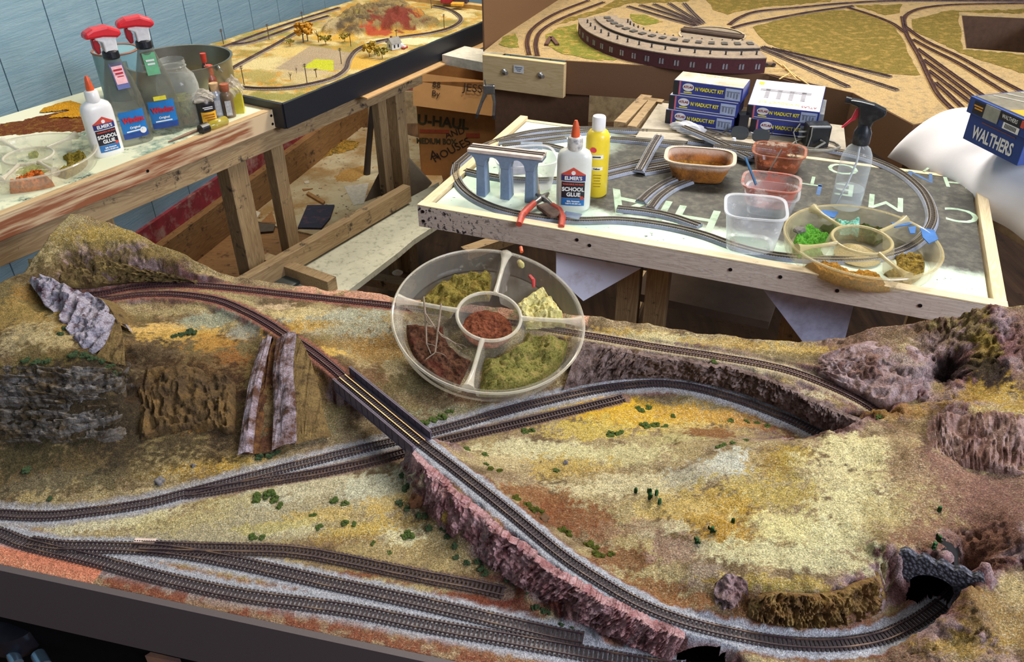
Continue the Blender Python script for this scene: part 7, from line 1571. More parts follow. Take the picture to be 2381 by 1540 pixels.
def kit_box(pos, rz, w, d, h, lab, tilt=0.0, top='plain', grime=None):
    r_ = empty('kit_box', pos, rz); r_.rotation_euler[0] = tilt; tag(r_, lab, 'kit box', 'viaduct kit boxes')
    mb = MB(); mb.box((w / 2, d / 2, h / 2), (w, d, h)); mb.build('carton', [kb], r_, bevel=.0008)
    mb = MB(); mb.box((w / 2, d / 2, h + .0003), (w - .002, d - .002, .0008)); mb.build('lid_face', grime or kw, r_)
    mb = MB(); mb.box((.006, -.0003, h / 2), (.012, .0008, h - .002)); mb.box((-.0003, d / 2, h / 2), (.0008, d - .002, h - .002)); mb.build('black_end', kt, r_)
    mb = MB(); mb.box((.0155, -.0004, h / 2), (.004, .0008, h - .002)); mb.build('red_stripe', kp if False else plain('kit_pink', (190, 96, 110), .4), r_)
    mb = MB(); mb.lathe([(.0118, 0), (.0118, .0008)], 24, (0, 0, 0), 1.15, .78); o = mb.build('logo', kw, r_); o.location = (.036, -.0002, h * .62); o.rotation_euler = (math.pi / 2, 0, 0)
    txt('lettering', 'ATLAS', .0078, kred, r_, .036, -.0014, h * .63); txt('lettering', 'N VIADUCT KIT', .0118, ky, r_, w * .525, -.0008, h * .56, .80, .0004); bars(r_, .037, -.0006, h * .26, .020, .005, 1, ky)
    mb = MB(); mb.box((w * .46, -.0003, h * .13), (w * .7, .0006, .0014)); mb.build('small_print', kw, r_)
    mb = MB(); mb.box((w - .022, -.0004, h * .5), (.036, .0008, h * .78)); mb.build('picture', kp, r_)
    mb = MB()
    for k in range(4): mb.box((w - .033 + .007 * k, -.001, h * .5 - .001 * k), (.0034, .0006, h * .36), 0); 
    mb.box((w - .022, -.001, h * .68), (.030, .0006, .002)); mb.build('picture_arches', kg, r_)
    if top == 'photo':
        mb = MB(); mb.box((w * .47, d * .62, h + .001), (w * .72, .010, .0008))
        for k in range(4): mb.box((w * .22 + w * .17 * k, d * .48, h + .001), (.010, .040, .0008))
        mb.build('picture_viaduct', plain('kit_pale_grey', (140, 138, 146), .5), r_)
        text('lettering', 'N VIADUCT KIT', .013, ky, r_, face_matrix((w * .42, d * .16, h + .0011), (-1, 0, 0), (0, -1, 0)), depth=.0002); text('lettering', 'ATLAS', .012, kred, r_, face_matrix((w * .84, d * .12, h + .0011), (-1, 0, 0), (0, -1, 0)), depth=.0002)
        mb = MB(); mb.box((.016, d * .86, h + .001), (.012, .014, .0006)); mb.build('corner_tag', ky, r_)
    else:
        text('lettering', 'N VIADUCT KIT', .012, plain('faded_yellow', (226, 200, 110), .5), r_, face_matrix((w * .55, d * .82, h + .0011), (1, 0, 0), (0, 1, 0)), depth=.0002)
    return r_
kA, kB = at(1546, 286, BZ), at(1702, 309, BZ); ka = math.atan2(kB.y - kA.y, kB.x - kA.x); kwid = (kB - kA).length
dusty_lid = plain('dusty_lid', (200, 192, 178), .7, var=.05, scale=20, dirt=(160, 140, 112), dirt_amt=.5, dirt_scale=16)
nfar = Vector((-math.sin(ka), math.cos(ka), 0)); dk_ = Vector((math.cos(ka), math.sin(ka), 0)); kh = .034
for i, (dx, lab, g) in enumerate(((0, 'blue viaduct kit box at the bottom of the left stack of three', None), (.004, 'blue viaduct kit box in the middle of the left stack of three', None), (.010, 'viaduct kit box with a dusty white lid, topmost of the left stack of three', dusty_lid))):
    kit_box(kA + dk_ * dx + nfar * (.004 * i) + Vector((0, 0, (kh + .0012) * i)), ka, kwid, .075, kh, lab, grime=g)
kC, kD = at(1742, 308, BZ), at(1897, 326, BZ); kc = math.atan2(kD.y - kC.y, kD.x - kC.x)
kit_box(kC, kc, (kD - kC).length, .11, kh, 'blue viaduct kit box at the bottom of the right pair, behind the power adapter'); 
kit_box(kC + Vector((-.012, .004, kh + .0015)), kc - .02, (kD - kC).length * 1.06, .12, kh, 'viaduct kit box with a clean white lid on top of the right pair', tilt=math.radians(12), top='photo')
gbx = MB(); gbx.box((0, 0, .03), (.03, .11, .06)); o = gbx.build('grey_box', plain('grey_card', (120, 122, 124), .6), None, bevel=.001, loc=kD + Vector((.014, .06, 0))); o.rotation_euler = (0, 0, kc); tag(o, 'grey box standing at the right end of the white-lidded kit box', 'box')
dbx = MB(); dbx.box((0, 0, .022), (.022, .03, .044)); o = dbx.build('black_block', kt, None, loc=at(1722, 305, BZ)); tag(o, 'black block standing between the two stacks of kit boxes', 'block')
# plastic bag, adapter, sunglasses
bm = bmesh.new(); bmesh.ops.create_icosphere(bm, subdivisions=4, radius=1)
for w in bm.verts:
    a = w.co.copy(); k = 1 + .12 * math.sin(a.x * 7 + a.y * 5) + .08 * math.sin(a.y * 15 + a.z * 9 + a.x * 4); w.co = Vector((a.x * .040 * k, a.y * .020 * k, max(a.z, -.3) * .016 * k))
me_ = bpy.data.meshes.new('plastic_bag'); bm.to_mesh(me_); bm.free(); me_.materials.append(clear('shiny_bag', (226, 226, 230), .55, .12, edge=.4)); o = bpy.data.objects.new('plastic_bag', me_); COL.objects.link(o); o.location = at(1598, 300, BZ + .006); o.rotation_euler = (0, .05, -.35); me_.polygons.foreach_set('use_smooth', [True] * len(me_.polygons)); tag(o, 'shiny clear plastic bag lying before the left kit boxes', 'plastic bag')
for k, (a, b, lab) in enumerate((((1625, 292), (1690, 316), 'thin silver rod lying behind the plastic bag'), ((1655, 318), (1700, 300), 'short silver rod crossing the longer one'))):
    mb = MB(); mb.bar(at(*a, BZ + .006), at(*b, BZ + .010), .004, .003); o = mb.build('metal_rod', steel); tag(o, lab, 'rod')
PA = empty('power_adapter', at(1893, 338, BZ), face_rz(at(1893, 338, BZ), .35)); tag(PA, 'black plug-in power adapter with grey cord at the back of the middle table', 'power adapter')
mb = MB(); mb.box((0, 0, .026), (.052, .040, .052)); mb.build('case', bk, PA, bevel=.004)
for z in (.034, .022):
    mb = MB(); mb.box((-.034, -.004, z), (.018, .006, .0016)); mb.build('prong', zinc, PA)
cord = plain('grey_cord', (140, 138, 128), .6)
mb = MB(); mb.tube([(.004, -.021, .020), (.012, -.030, .018), (-.01, -.036, .006), (-.03, -.02, .003)], .0026, 8); mb.build('cord', cord, PA)
mb = MB(); mb.tube([(.05 * math.cos(a * .42) * (1 + .05 * (a % 3)), .035 * math.sin(a * .42) - .01, .003 + .0012 * (a // 15)) for a in range(46)], .0016, 6); mb.build('cord', cord, PA)
mb = MB(); mb.tube([(-.020, -.021, .052), (-.019, -.022, .03), (-.022, -.021, .004), (-.04, .0, .003), (-.052, .002, .03), (-.04, .004, .05)], .0014, 6); mb.build('cord', cord, PA)
SGp = at(1742, 330, BZ); SG = empty('sunglasses', SGp, face_rz(SGp) - .12); tag(SG, 'dark sunglasses standing on the back edge of the middle table', 'sunglasses')
lens = plain('smoke_lens', (88, 92, 92), .12, .3, var=.02)
for x in (-.024, .024):
    mb = MB(); mb.lathe([(.020, -.0008), (.020, .0008)], 28, (0, 0, 0), 1.0, .78, power=2.6); o = mb.build('lens', lens, SG); o.location = (x, 0, .018); o.rotation_euler = (math.pi / 2 - .25, 0, 0)
mb = MB(); mb.tube([(-.006, 0, .022), (0, -.002, .024), (.006, 0, .022)], .0012, 6); mb.build('bridge_piece', steel, SG)
for x in (-.045, .045):
    mb = MB(); mb.tube([(x, 0, .024), (x, .05, .016), (x * .95, .09, .004)], .0014, 6); mb.build('temple', bk, SG)
wd2 = MB(); wd2.lathe([(.006, 0), (.004, .008)], 10, (0, 0, 0)); o = wd2.build('paper_wad', wht, None, loc=at(1706, 328, BZ)); tag(o, 'small white wad beside the sunglasses', 'wad')

# ---------------------------------------------------------------- white cloth on the side table, train boxes
clm_ = plain('white_cloth', (228, 226, 230), .8, var=.03, scale=6, bmp=.25)
q0, q1 = at(2090, 374, .765), at(2420, 574, .765); qd = (q1 - q0); qd.z = 0; ql = qd.length + .25; qd.normalize(); qn = Vector((-qd.y, qd.x, 0))
if qn.y < 0: qn = -qn
CT = empty('side_table', (q0.x, q0.y, .03), math.atan2(qd.y, qd.x)); tag(CT, 'folding side table under the white cloth at the right edge', 'table')
mb = MB(); mb.box((ql / 2 + .02, .30, .722), (ql, .58, .026)); mb.build('table_top', plain('tan_table', (176, 156, 128), .6), CT, bevel=.003)
for x in (.22, ql - .1):
    mb = MB(); mb.tube([(x, .06, -.03), (x, .06, .71)], .012, 10); mb.build('leg', plain('grey_tube', (96, 92, 88), .4, .5), CT)
nU, nV = 110, 70; V = []
for i in range(nU):
    for j in range(nV):
        u, v_ = i / (nU - 1), j / (nV - 1); x = -.02 + u * (ql + .02); y = -.012 + v_ * .52
        e = min(x + .02, .035) / .035; f_ = min(y + .012, .15) / .15
        z = .737 + .118 * (1 - (1 - e) ** 2.4) ** .42 * (1 - (1 - f_) ** 2.0) ** .5
        V.append((x, y + .005 * math.sin(x * 40) * (1 - f_), z + (.005 * math.sin(x * 23 + y * 31) + .004 * math.sin(x * 60 - y * 18) + .004 * abs(math.sin(x * 17 - y * 26 + 1))) * min(1, f_ * 3) * e))
mb = MB(); mb.add(V, [(i * nV + j, (i + 1) * nV + j, (i + 1) * nV + j + 1, i * nV + j + 1) for i in range(nU - 1) for j in range(nV - 1)]); o = mb.build('white_cloth', clm_, None, smooth=True, solid=.003); o.location = (q0.x, q0.y, .03); o.rotation_euler = (0, 0, math.atan2(qd.y, qd.x)); tag(o, 'white cloth draped over the side table under the blue train boxes', 'cloth')
WZ = .892
wA, wB = at(2238, 322, WZ), at(2364, 386, WZ); wa = math.atan2(wB.y - wA.y, wB.x - wA.x); wl = (wB - wA).length
wblue = plain('box_blue', (34, 64, 134), .4, var=.03, scale=30); wgrey = plain('box_grey_photo', (118, 112, 96), .5, var=.15, scale=40)
WB = empty('train_box', wA, wa); tag(WB, 'blue train box with big white lettering, the lower of the two on the cloth', 'train box')
mb = MB(); mb.box((wl / 2, .15, .026), (wl, .30, .052)); mb.build('carton', wblue, WB, bevel=.001)
text('lettering', 'WALTHERS', .034, wht, WB, face_matrix((wl * .50, -.0006, .021), (1, 0, 0), (0, 0, 1)), depth=.0003, squeeze=.86 * wl / .155 * .75, bold=.0009)
bars(WB, wl * .58, -.0006, .0455, wl * .6, .004, 1, plain('box_rust', (120, 70, 70), .5))
text('lettering', 'U', .05, wht, WB, face_matrix((wl + .0006, .05, .024), (0, 1, 0), (0, 0, 1)), depth=.0003)
WL_ = empty('train_box', wA + Vector((-.006 * math.cos(wa), -.006 * math.sin(wa), .0535)), wa); tag(WL_, 'upper train box with a grey photo lid and small white lettering', 'train box')
mb = MB(); mb.box((wl / 2 + .006, .15, .016), (wl + .014, .31, .032)); mb.build('carton', wblue, WL_, bevel=.001)
mb = MB(); mb.box((wl / 2 + .006, .15, .0325), (wl + .002, .296, .001)); mb.build('lid_photo', wgrey, WL_)
mb = MB(); mb.add([(wl * .62, .004, .0332), (wl * .98, .004, .0332), (wl * .98, .045, .0332), (wl * .70, .045, .0332)], [(0, 1, 2, 3)]); mb.build('orange_panel', plain('box_orange', (232, 160, 44), .4), WL_)
for k in range(7):
    mb = MB(); mb.box((wl * .5, .07 + .032 * k, .0334), (wl * .96, .006, .0006), .5); mb.build('photo_rails', plain('photo_rail', (160, 156, 146), .5), WL_)
yf = -.0058
for (x0, x1, z0, z1, mt_, nm) in ((.10, .30, .004, .028, kt, 'black_panel'), (.30, .56, .003, .030, plain('photo_grey', (152, 152, 140), .5), 'photo'), (.56, .93, .014, .030, kt, 'black_panel'), (.66, .93, .001, .013, wht, 'price_label'), (.93, .985, .016, .029, red_l, 'red_tag')):
    mb = MB(); mb.box((wl * (x0 + x1) / 2, yf, (z0 + z1) / 2), (wl * (x1 - x0), .0008, z1 - z0)); mb.build(nm, mt_, WL_)
text('lettering', 'WALTHERS', .0105, wht, WL_, face_matrix((wl * .74, yf - .0006, .022), (1, 0, 0), (0, 0, 1)), depth=.0002, squeeze=.72)
bars(WL_, wl * .20, yf - .0006, .017, wl * .16, .010, 2, plain('box_orange', (232, 160, 44), .4))
mb = MB()
for k in range(9): mb.box((wl * (.70 + .022 * k), yf - .0006, .0075), (wl * .010, .0004, .008))
mb.build('bar_code', kt, WL_)

# ---------------------------------------------------------------- things on the left table
LZ = .797
glue(at(254, 358, LZ), .32, 'white glue bottle with a clean orange tip at the front of the left table', white_pl, white_pl)
wl_blue, wl_dk = plain('cleaner_label_blue', (36, 120, 190), .35, var=.04, scale=30), plain('cleaner_label_navy', (36, 70, 140), .35); wl_red = plain('cleaner_red', (190, 40, 56), .4); wgrn = plain('label_green', (44, 140, 76), .4)
cleanerb = clear('smoky_clear_plastic', (120, 120, 108), .42, .08, (96, 92, 80), .45, .7, 24, .8, edge=.4); trig_r = plain('trigger_head_red', (214, 44, 54), .3, var=.03); trig_w = plain('trigger_white', (224, 222, 220), .35)
def cleaner(pos, turn, lab, s, green):
    r_ = empty('window_cleaner_bottle', pos, face_rz(pos, turn)); r_.scale = (s, s, s); tag(r_, lab, 'spray bottle')
    mb = MB(); mb.lathe([(.94, 0), (1, .006), (1, .085), (.92, .120), (.74, .155), (.50, .190), (.36, .212), (.34, .222)], 40, (0, 0, 0), .046, .030, power=2.6, cap1=False); mb.build('bottle', cleanerb, r_, smooth=True)
    mb = MB(); mb.lathe([(.0185, .210), (.0195, .213), (.0185, .226), (.014, .230)], 24); mb.build('screw_cap', bk, r_)
    mb = extrude_xz([(-.014, .226), (.016, .226), (.018, .252), (.022, .262), (-.026, .268), (-.030, .258), (-.014, .250)], -.012, .012); mb.build('pump_body', trig_w, r_, bevel=.003)
    mb = extrude_xz([(-.052, .262), (-.050, .276), (-.030, .284), (.004, .286), (.030, .274), (.034, .262), (.022, .256), (-.010, .262)], -.017, .017); mb.build('pump_hood', trig_r, r_, bevel=.006)
    mb = extrude_xz([(-.026, .262), (-.036, .258), (-.036, .238), (-.030, .224), (-.022, .226), (-.020, .246)], -.008, .008); mb.build('trigger', plain('trigger_dark_red', (150, 26, 36), .35), r_, bevel=.003)
    label_patch('label', [(-.031, .024), (.031, .024), (.031, .088), (-.031, .088)], .046, .030, 2.6, wl_blue, r_, .0006)
    label_patch('label_foot', [(-.031, .020), (.031, .020), (.031, .034), (-.031, .034)], .046, .030, 2.6, wl_dk, r_, .0009)
    txt('lettering', 'Windex', .0185, wl_red, r_, 0, -.0322, .066, .85, .0011); txt('lettering', 'Original', .008, wht, r_, 0, -.0322, .047, 1); bars(r_, 0, -.0316, .0385, .040, .006, 1, wht)
    if green:
        mb = MB(); mb.box((.002, -.0205, .176), (.030, .001, .052), 0, tilt=Matrix.Rotation(math.radians(-20), 3, 'X')); mb.build('neck_label', wgrn, r_)
        mb = MB(); mb.box((.0, -.0315, .095), (.030, .001, .010)); mb.build('yellow_band', ky, r_); bars(r_, .002, -.0225, .176, .020, .026, 3, wht)
    else:
        mb = MB(); mb.box((0, -.0205, .172), (.030, .001, .062), 0, tilt=Matrix.Rotation(math.radians(-20), 3, 'X')); mb.build('neck_label', plain('neck_navy', (48, 60, 132), .4), r_)
        mb = MB(); mb.box((0, -.0215, .174), (.026, .001, .042), 0, tilt=Matrix.Rotation(math.radians(-20), 3, 'X')); mb.build('neck_panel', plain('neck_pink', (220, 160, 160), .4), r_); bars(r_, 0, -.0235, .174, .020, .034, 4, wl_red)
        mb = MB(); mb.lathe([(.008, 0), (.008, .0006)], 16); o = mb.build('white_burst', wht, r_); o.location = (.018, -.0312, .036); o.rotation_euler = (math.pi / 2, 0, 0)
cleaner(at(314, 330, LZ), .30, 'left spray cleaner bottle with red trigger, just behind the white glue bottle', .93, False)
cleaner(at(386, 306, LZ), .15, 'right spray cleaner bottle with green neck label, before the metal pan', .95, True)
# metal pan, blue can, jar
pan = plain('brushed_aluminium', (150, 148, 136), .32, .85, var=.08, scale=12)
p = at(436, 226, LZ); MP = empty('metal_pan', p); tag(MP, 'large round aluminium pan behind the bottles on the left table', 'pan')
mb = MB(); mb.lathe([(.124, 0), (.129, .004), (.132, .100), (.137, .102), (.137, .104), (.1305, .103), (.1275, .006), (.04, .004)], 56, cap1=True); mb.build('body', pan, MP, smooth=True)
mb = MB(); mb.tube([(.118, -.06, .100), (.124, -.066, .094), (.128, -.06, .086)], .004, 8); mb.build('handle_lug', zinc, MP)
p = at(296, 222, LZ); BC = empty('paint_can', p, face_rz(p)); tag(BC, 'light blue paint can with a rusty brown lid behind the spray cleaners', 'paint can')
mb = MB(); mb.lathe([(.056, 0), (.057, .003), (.057, .118), (.058, .121)], 40); mb.build('body', plain('can_blue', (128, 168, 178), .45, var=.05, scale=14, dirt=(90, 120, 130), dirt_amt=.3), BC, smooth=True)
mb = MB(); mb.lathe([(.058, .119), (.0595, .1215), (.058, .124), (.053, .123), (.052, .118)], 40, cap0=False); mb.build('lid', plain('rusty_lid', (150, 102, 82), .6, var=.15, scale=20), BC, smooth=True)
p = at(432, 284, LZ); GJ = empty('glass_jar', p); GJ.scale = (.88, .88, .95); tag(GJ, 'big clear jar with a screw neck and moss inside, right of the spray cleaners', 'jar')
jarm = clear('jar_plastic', (212, 214, 206), .18, .05, (120, 110, 88), .48, .72, 18, .55, edge=.55)
mb = MB(); mb.lathe([(.050, 0), (.056, .005), (.056, .098), (.050, .122), (.035, .138), (.033, .144), (.036, .146), (.033, .150), (.035, .154), (.033, .160), (.034, .163)], 44, cap1=False); mb.build('body', jarm, GJ, smooth=True)
mb = MB(); mb.lathe([(.048, .004), (.052, .012), (.052, .046), (.042, .066), (.016, .060)], 36); o = mb.build('moss', flock('jar_moss', (116, 120, 60), (64, 56, 38), (132, 110, 84), 90), None, smooth=True, loc=p); o.scale = (.86, .86, .95); tag(o, 'dry moss filling the lower half of the big clear jar', 'moss', kind='stuff')
p = at(333, 232, LZ + .0); CG = empty('drinking_glass', p); tag(CG, 'small clear cup between the two spray cleaner bottles', 'cup')
mb = MB(); mb.lathe([(.026, 0), (.029, .003), (.036, .080), (.037, .082), (.035, .081), (.028, .006)], 32); mb.build('body', jarm, CG, smooth=True)
# small bottles at the right end
cork = plain('cork_tan', (196, 160, 116), .8, var=.12, scale=90); corkr = plain('stained_cork', (168, 90, 58), .7, var=.2, scale=60); silver_l = plain('silver_label', (168, 172, 178), .35, .3, var=.1, scale=80)
def crumple(parent, c, r, h, seed=0.0, nm='plastic_wrap'):
    bm = bmesh.new(); bmesh.ops.create_icosphere(bm, subdivisions=4, radius=1)
    for w in bm.verts:
        a = w.co.copy(); k = 1 + .22 * math.sin(a.x * 6 + a.y * 4 + seed) * math.cos(a.z * 5 + seed) + .12 * math.sin(a.y * 13 + a.z * 11 + a.x * 9); w.co = Vector((a.x * r * k * (1.1 - .35 * a.z), a.y * r * k * (1.1 - .35 * a.z), a.z * h * k))
    me_ = bpy.data.meshes.new(nm); bm.to_mesh(me_); bm.free(); me_.materials.append(clear('wrap', (226, 216, 200), .40, .2, edge=.35)); o = bpy.data.objects.new(nm, me_); COL.objects.link(o); o.parent = parent; o.location = c
def vial(px, py, h, r, lab, cork_m, lab_m, red=None):
    p = at(px, py, LZ); r_ = empty('corked_bottle', p, face_rz(p)); tag(r_, lab, 'bottle')
    mb = MB(); mb.lathe([(r * .95, 0), (r, .003), (r, h * .66), (r * .9, h * .72), (r * .62, h * .77), (r * .62, h * .80)], 24); mb.build('body', lab_m, r_, smooth=True)
    mb = MB(); mb.lathe([(r * .60, h * .78), (r * .66, h * .80), (r * .78, h)], 20); mb.build('cork', cork_m, r_, smooth=True)
    if red: mb = MB(); mb.lathe([(r * .6, h + .0002), (r * .55, h + .002)], 16); mb.build('red_paint', red_l, r_)
    mb = MB(); mb.box((0, -r - .0004, h * .32), (r * 1.0, .0008, h * .44)); mb.build('paper_label', plain('vial_paper', (190, 190, 192), .5, var=.15, scale=120), r_)
vial(512, 272, .086, .014, 'corked silver bottle just right of the yellow-labelled jar', cork, silver_l)
vial(536, 272, .084, .0145, 'bottle with an orange-stained hollow cork beside the corked silver one', corkr, plain('brown_glass', (112, 92, 70), .3, var=.15, scale=60))
vial(504, 246, .104, .014, 'tall bottle with a red-painted cork behind the corked ones', corkr, plain('rust_glass', (140, 74, 52), .35, var=.15, scale=60), red=True)
vial(488, 242, .090, .013, 'second tan-corked bottle half hidden behind the first', cork, plain('amber_dark', (96, 76, 56), .3))
vial(492, 222, .112, .010, 'thin bottle with a bright red cap at the very back', plain('cap_red', (206, 66, 48), .4), plain('dark_vial', (70, 56, 50), .3))
p = at(486, 286, LZ); YJ = empty('labelled_jar', p, face_rz(p) + .25); tag(YJ, 'jar with a black and yellow label at the front right of the left table', 'jar')
mb = MB(); mb.lathe([(.021, 0), (.0225, .003), (.0225, .052), (.020, .060), (.017, .064)], 32); mb.build('body', plain('dark_jar', (52, 48, 46), .3), YJ, smooth=True)
label_patch('label', [(-.018, .006), (.018, .006), (.018, .034), (-.018, .034)], .0225, .0225, 2.2, plain('label_yellow', (232, 172, 44), .4), YJ, .0008); label_patch('label_head', [(-.018, .035), (.018, .035), (.018, .052), (-.018, .052)], .0225, .0225, 2.2, kt, YJ, .0008)
bars(YJ, 0, -.0236, .044, .024, .008, 2, wht); bars(YJ, 0, -.0236, .021, .026, .018, 3, plain('ochre_ink', (150, 90, 20), .5))
crumple(YJ, (0, 0, .068), .021, .016, 2)
p = at(558, 262, LZ); YT_b = empty('yellow_carton', p, face_rz(p) - .15); tag(YT_b, 'small yellow carton wrapped in clear plastic at the right end of the left table', 'carton')
mb = MB(); mb.box((0, 0, .031), (.026, .022, .062)); mb.build('carton', plain('olive_yellow', (196, 182, 50), .45, var=.08, scale=40), YT_b, bevel=.001)
crumple(YT_b, (-.004, 0, .068), .018, .024, 1)
# bottle lying on its side, brush
a_, b_ = at(466, 302, LZ + .012), at(524, 280, LZ + .012); LBm = empty('lying_bottle', a_); tag(LBm, 'small glass bottle of yellow liquid lying on its side at the front edge', 'bottle')
dl = (b_ - a_).normalized(); V0 = Vector((0, 0, 0))
mb = MB(); mb.tube([V0, dl * .022], [.012, .012], 20); mb.build('cap', bk, LBm); mb = MB(); mb.tube([dl * .0225, dl * .030, dl * .034, (b_ - a_) * 1.0, (b_ - a_) * 1.04], [.008, .0085, .0115, .0115, .009], 20); mb.build('glass', clear('olive_glass', (178, 160, 50), .60, .08, edge=.3), LBm, smooth=True)
a_, b_ = at(392, 330, LZ + .004), at(466, 300, LZ + .005); PB = empty('paint_brush', a_); tag(PB, 'brown-handled paintbrush lying before the right spray cleaner', 'paintbrush')
mb = MB(); mb.tube([V0, (b_ - a_) * .6, b_ - a_], [.0016, .004, .003], 10); mb.build('brush_handle', plain('walnut_handle', (118, 84, 64), .5), PB, smooth=True); mb = MB(); mb.tube([(b_ - a_), (b_ - a_) * 1.14], [.0036, .005], 10); mb.build('bristles', kt, PB)
# left tray with its scraps of turf
pL = at(66, 362, LZ + .034); ML = frame_at(pL - Vector((0, 0, .036)), Vector((0, 0, 1)))
grimy = clear('grimy_tray_plastic', (216, 210, 186), .15, .10, (190, 166, 126), .5, .74, 26, .6, edge=.32)
an3 = [ang(ML, *q)[0] for q in ((150, 325), (140, 405), (0, 420), (0, 325))]; R3 = ang(ML, 216, 358)[1]
tray(ML, grimy, rim_d, 'grimy clear compartment tray at the left edge of the left table', R=R3, div=an3)
d_t, d_r, d_b, d_l = an3
orange_t = flock('orange_turf', (206, 110, 44), (130, 54, 18), None, 130); lime_t = flock('lime_turf', (168, 176, 70), (104, 112, 40), None, 200); olive_t = flock('olive_scrap', (150, 132, 52), (92, 76, 30), None, 160)
A0, A1 = between(d_b, d_r); tray_fill('orange_turf', ML, A0 + .04, A1 - .06, .058, R3 * .92, bumpy(.022, 60, 3, .6), orange_t, 'orange turf in the front compartment of the left tray', 'turf')
A0, A1 = between(d_r, d_t); tray_fill('olive_turf', ML, A0 + .2, A1 - .2, .070, R3 * .80, bumpy(.018, 70, 4), olive_t, 'olive scraps in the right compartment of the left tray', 'turf')
A0, A1 = between(d_t, d_l); tray_fill('lime_turf', ML, A0 + .7, A1 - .3, .074, R3 * .72, bumpy(.012, 70, 5), lime_t, 'lime scraps in the rear compartment of the left tray', 'turf')
tray_fill('lime_turf', ML, 0, 2 * math.pi, 0, .038, lambda X_, Y_, s, q: .004 + .005 * fbm(X_ * 80, Y_ * 80, 3), lime_t, 'sparse lime turf in the centre cup of the left tray', 'turf')

# ---------------------------------------------------------------- on the floor and low boards
def flat(name, pts, z, th, mat, lab, cat, crumple=0.0):
    P = poly_px(pts, z); mb = MB(); mb.prism(P, z, z + th); o = mb.build(name, mat); tag(o, lab, cat); return o
FZ = .0142
paper = plain('white_paper', (226, 216, 198), .8); darkblue = plain('dark_blue_pad', (48, 50, 74), .7, var=.12, scale=14, dirt=(150, 96, 60), dirt_amt=.08, dirt_scale=30); crd = plain('cardboard_scrap', (166, 118, 72), .8)
flat('paper_scrap', [(443, 585), (462, 545), (486, 538), (503, 545), (494, 575), (480, 587)], .0062, .002, paper, 'white paper scrap on the wooden floor below the blue wall', 'paper')
flat('blue_pad', [(693, 533), (715, 481), (778, 480), (768, 510), (748, 534)], FZ, .008, darkblue, 'dark blue worn pad lying on the dusty plywood', 'pad')
flat('printed_sheet', [(800, 434), (858, 426), (846, 474), (822, 478)], FZ, .0015, plain('printed_paper', (206, 198, 184), .8, var=.1, scale=60), 'printed paper sheet lying by the plywood gusset', 'paper')
for i in range(4):
    for j in range(3): pass
flat('cardboard_scrap', [(606, 519), (632, 493), (642, 520)], FZ, .003, crd, 'triangular cardboard scrap between the two bench legs', 'cardboard'); flat('grey_scrap', [(578, 530), (590, 518), (640, 522), (636, 538), (600, 541)], FZ, .002, plain('grey_felt', (92, 82, 72), .9), 'grey felt scrap at the foot of the near bench leg', 'scrap')
flat('wood_scrap', [(713, 455), (718, 450), (756, 472), (752, 478)], FZ, .010, plain('scrap_wood', (164, 122, 74), .8), 'short wood stick on the dusty plywood above the blue pad', 'stick'); flat('wood_scrap', [(703, 441), (728, 440), (706, 445)], FZ, .004, plain('scrap_wood', (164, 122, 74), .8), 'thin wood sliver near the middle of the plywood', 'stick')
flat('paper_scrap', [(575, 508), (590, 490), (606, 496), (600, 506), (586, 514)], FZ, .004, paper, 'crumpled white paper right of the near bench leg', 'paper'); flat('paper_scrap', [(706, 424), (718, 421), (720, 426), (710, 428)], FZ, .003, paper, 'tiny white paper scrap in the middle of the plywood', 'paper')
flat('brick_piece', [(568, 480), (580, 447), (586, 450), (582, 480)], FZ, .02, plain('red_brown_piece', (124, 70, 50), .8), 'red-brown piece leaning by the near bench leg', 'scrap'); flat('bark_piece', [(580, 470), (600, 463), (606, 470), (590, 478)], FZ, .012, plain('bark', (150, 106, 62), .9), 'bark-like chip beside the red-brown piece', 'scrap')
pile('yellow_flock_pile', poly_px([(705, 372), (740, 345), (790, 322), (840, 330), (826, 350), (780, 360), (735, 376)], FZ), FZ, .012, flock('floor_flock', (196, 150, 66), (84, 78, 40), (110, 90, 50), 90), 'yellow and green flock crumbs spilled on the plywood by the wall', 'flock', 3, edge=.05)
pile('tan_sawdust', poly_px([(770, 412), (800, 390), (850, 382), (862, 404), (830, 425), (780, 424)], FZ), FZ, .004, flock('sawdust', (196, 156, 92), (164, 120, 64), None, 120), 'patch of tan sawdust near the foot of the black cane', 'sawdust', 5, edge=.06)
dkd = at(654, 651, .347); DKR = (at(706, 651, .347) - at(604, 651, .347)).length / 2
DL = empty('round_lid', dkd); tag(DL, 'round dark grey lid with a centre hole on the low white board', 'lid'); mb = MB(); mb.lathe([(DKR, 0), (DKR, .008), (DKR * .96, .010), (DKR * .2, .010)], 40); mb.build('disc', plain('charcoal_lid', (58, 62, 58), .5, var=.05), DL, smooth=True); mb = MB(); mb.lathe([(.006, .0101), (.006, .0108)], 14); mb.build('hole', kt, DL)
ca0 = at(853, 405, FZ); CN = empty('walking_cane', ca0); tag(CN, 'dark cane with a side branch standing on the plywood, leaning to the bench', 'cane')
T2 = lambda px, py: over(px, py, ca0) - ca0
mb = MB(); mb.tube([T2(853, 405), T2(856, 360), T2(868, 230), T2(870, 205)], [.016, .014, .013, .013], 10); mb.build('shaft', plain('cane_black', (54, 46, 42), .5, var=.15, scale=20), CN, smooth=True); mb = MB(); mb.tube([T2(866, 286), T2(880, 272), T2(898, 256)], .010, 8); mb.build('side_branch', plain('cane_black', (54, 46, 42), .5), CN, smooth=True)
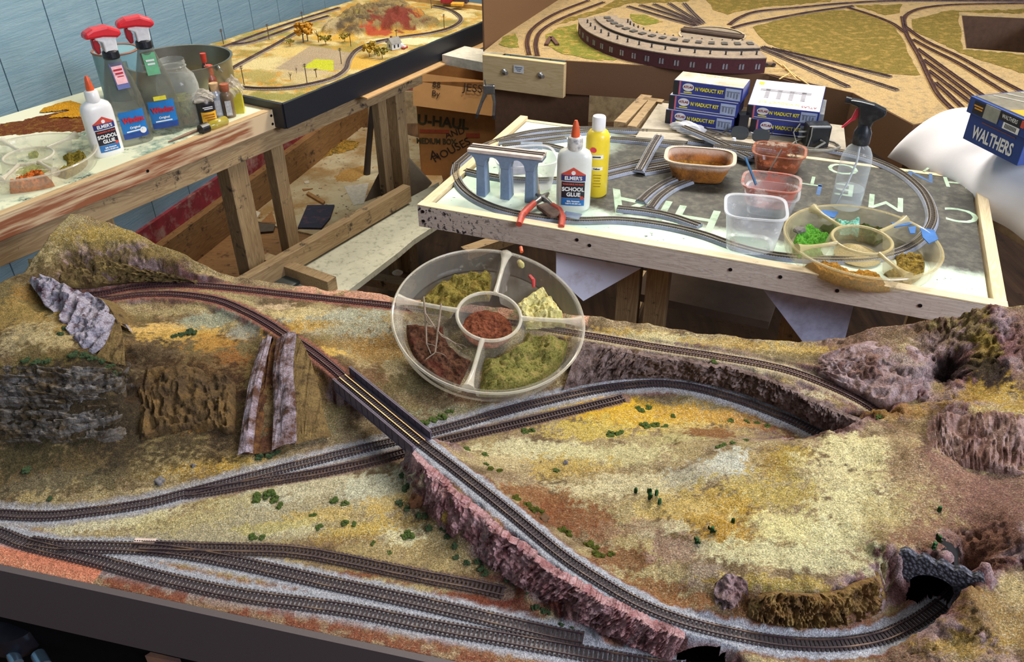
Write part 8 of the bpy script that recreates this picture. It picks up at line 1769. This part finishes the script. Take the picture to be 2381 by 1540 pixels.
# low lumber under the middle table
for (a, b, z, w, lab) in (((845, 646), (960, 668), .10, .045, 'short pale pipe-like bar on the floor beside the post foot'),):
    mb = MB(); mb.bar(at(*a, z), at(*b, z), w, .03); o = mb.build('lumber', pine_dirty); tag(o, lab, 'lumber')
mb = MB(); mb.lathe([(.012, 0), (.02, .01), (.006, .02)], 10); o = mb.build('paper_wad', paper, None, loc=at(925, 640, .06)); tag(o, 'white crumpled wad in the shadow left of the post foot', 'paper')
bgw = at(1020, 440, .0); mb = MB(); mb.box((0, 0, .01), (.5, .14, .02)); o = mb.build('pale_plank', pine, None, loc=(bgw.x + .15, bgw.y - .25, 0)); tag(o, 'pale plank end in front of the moving box', 'plank')
# black chair behind the right mountain, chrome chair frame at the lower left
chb = plain('black_vinyl', (52, 56, 70), .5, var=.05); cp_ = over(2381, 850, Vector((.95, 1.15, 0)))
CH = empty('office_chair', (1.045, 1.07, 0)); tag(CH, 'black padded chair standing beyond the right rear hill', 'chair')
mb = MB(); mb.lathe([(.28, 0), (.31, .04), (.31, .20), (.28, .24)], 40, (0, 0, .47), 1, .28, power=3); mb.build('backrest', chb, CH, smooth=True); mb = MB(); mb.lathe([(.25, 0), (.27, .03), (.25, .07)], 36, (0, .1, .42), 1, .9, power=3); mb.build('seat', chb, CH, smooth=True)
for sx in (-1, 1):
    for sy in (-1, 1): mb = MB(); mb.tube([(sx * .20, .1 + sy * .2, 0), (sx * .19, .1 + sy * .18, .42)], .012, 8); mb.build('leg', steel, CH)
WC = empty('wheeled_frame', at(60, 1500, .42)); tag(WC, 'chrome and black frame in the shadow below the front board', 'chair frame'); o_ = Vector(WC.location); chrome = plain('blue_chrome', (150, 180, 200), .25, .8)
for pts, r in (([(-20, 1450), (8, 1470), (24, 1510), (40, 1545)], .009), ([(14, 1432), (0, 1448), (-14, 1460)], .004), ([(88, 1522), (104, 1550)], .010), ([(0, 1516), (16, 1506)], .004)):
    mb = MB(); mb.tube([at(a, b, .42) - o_ for a, b in pts], r, 10); mb.build('chrome_tube', chrome, WC, smooth=True)
bm = MB(); bm.lathe([(.03, 0), (.045, .02), (.04, .05), (.01, .06)], 20, at(50, 1500, .40) - o_, 1, .8); bm.build('black_cushion', kt, WC, smooth=True)
flat('packaging_box', [(345, 1545), (384, 1520), (430, 1532), (425, 1560)], .45, .02, plain('packaging_tan', (176, 130, 100), .6, dirt=(70, 70, 110), dirt_amt=.4, dirt_scale=30), 'printed box corner in the shadow below the front board', 'box')
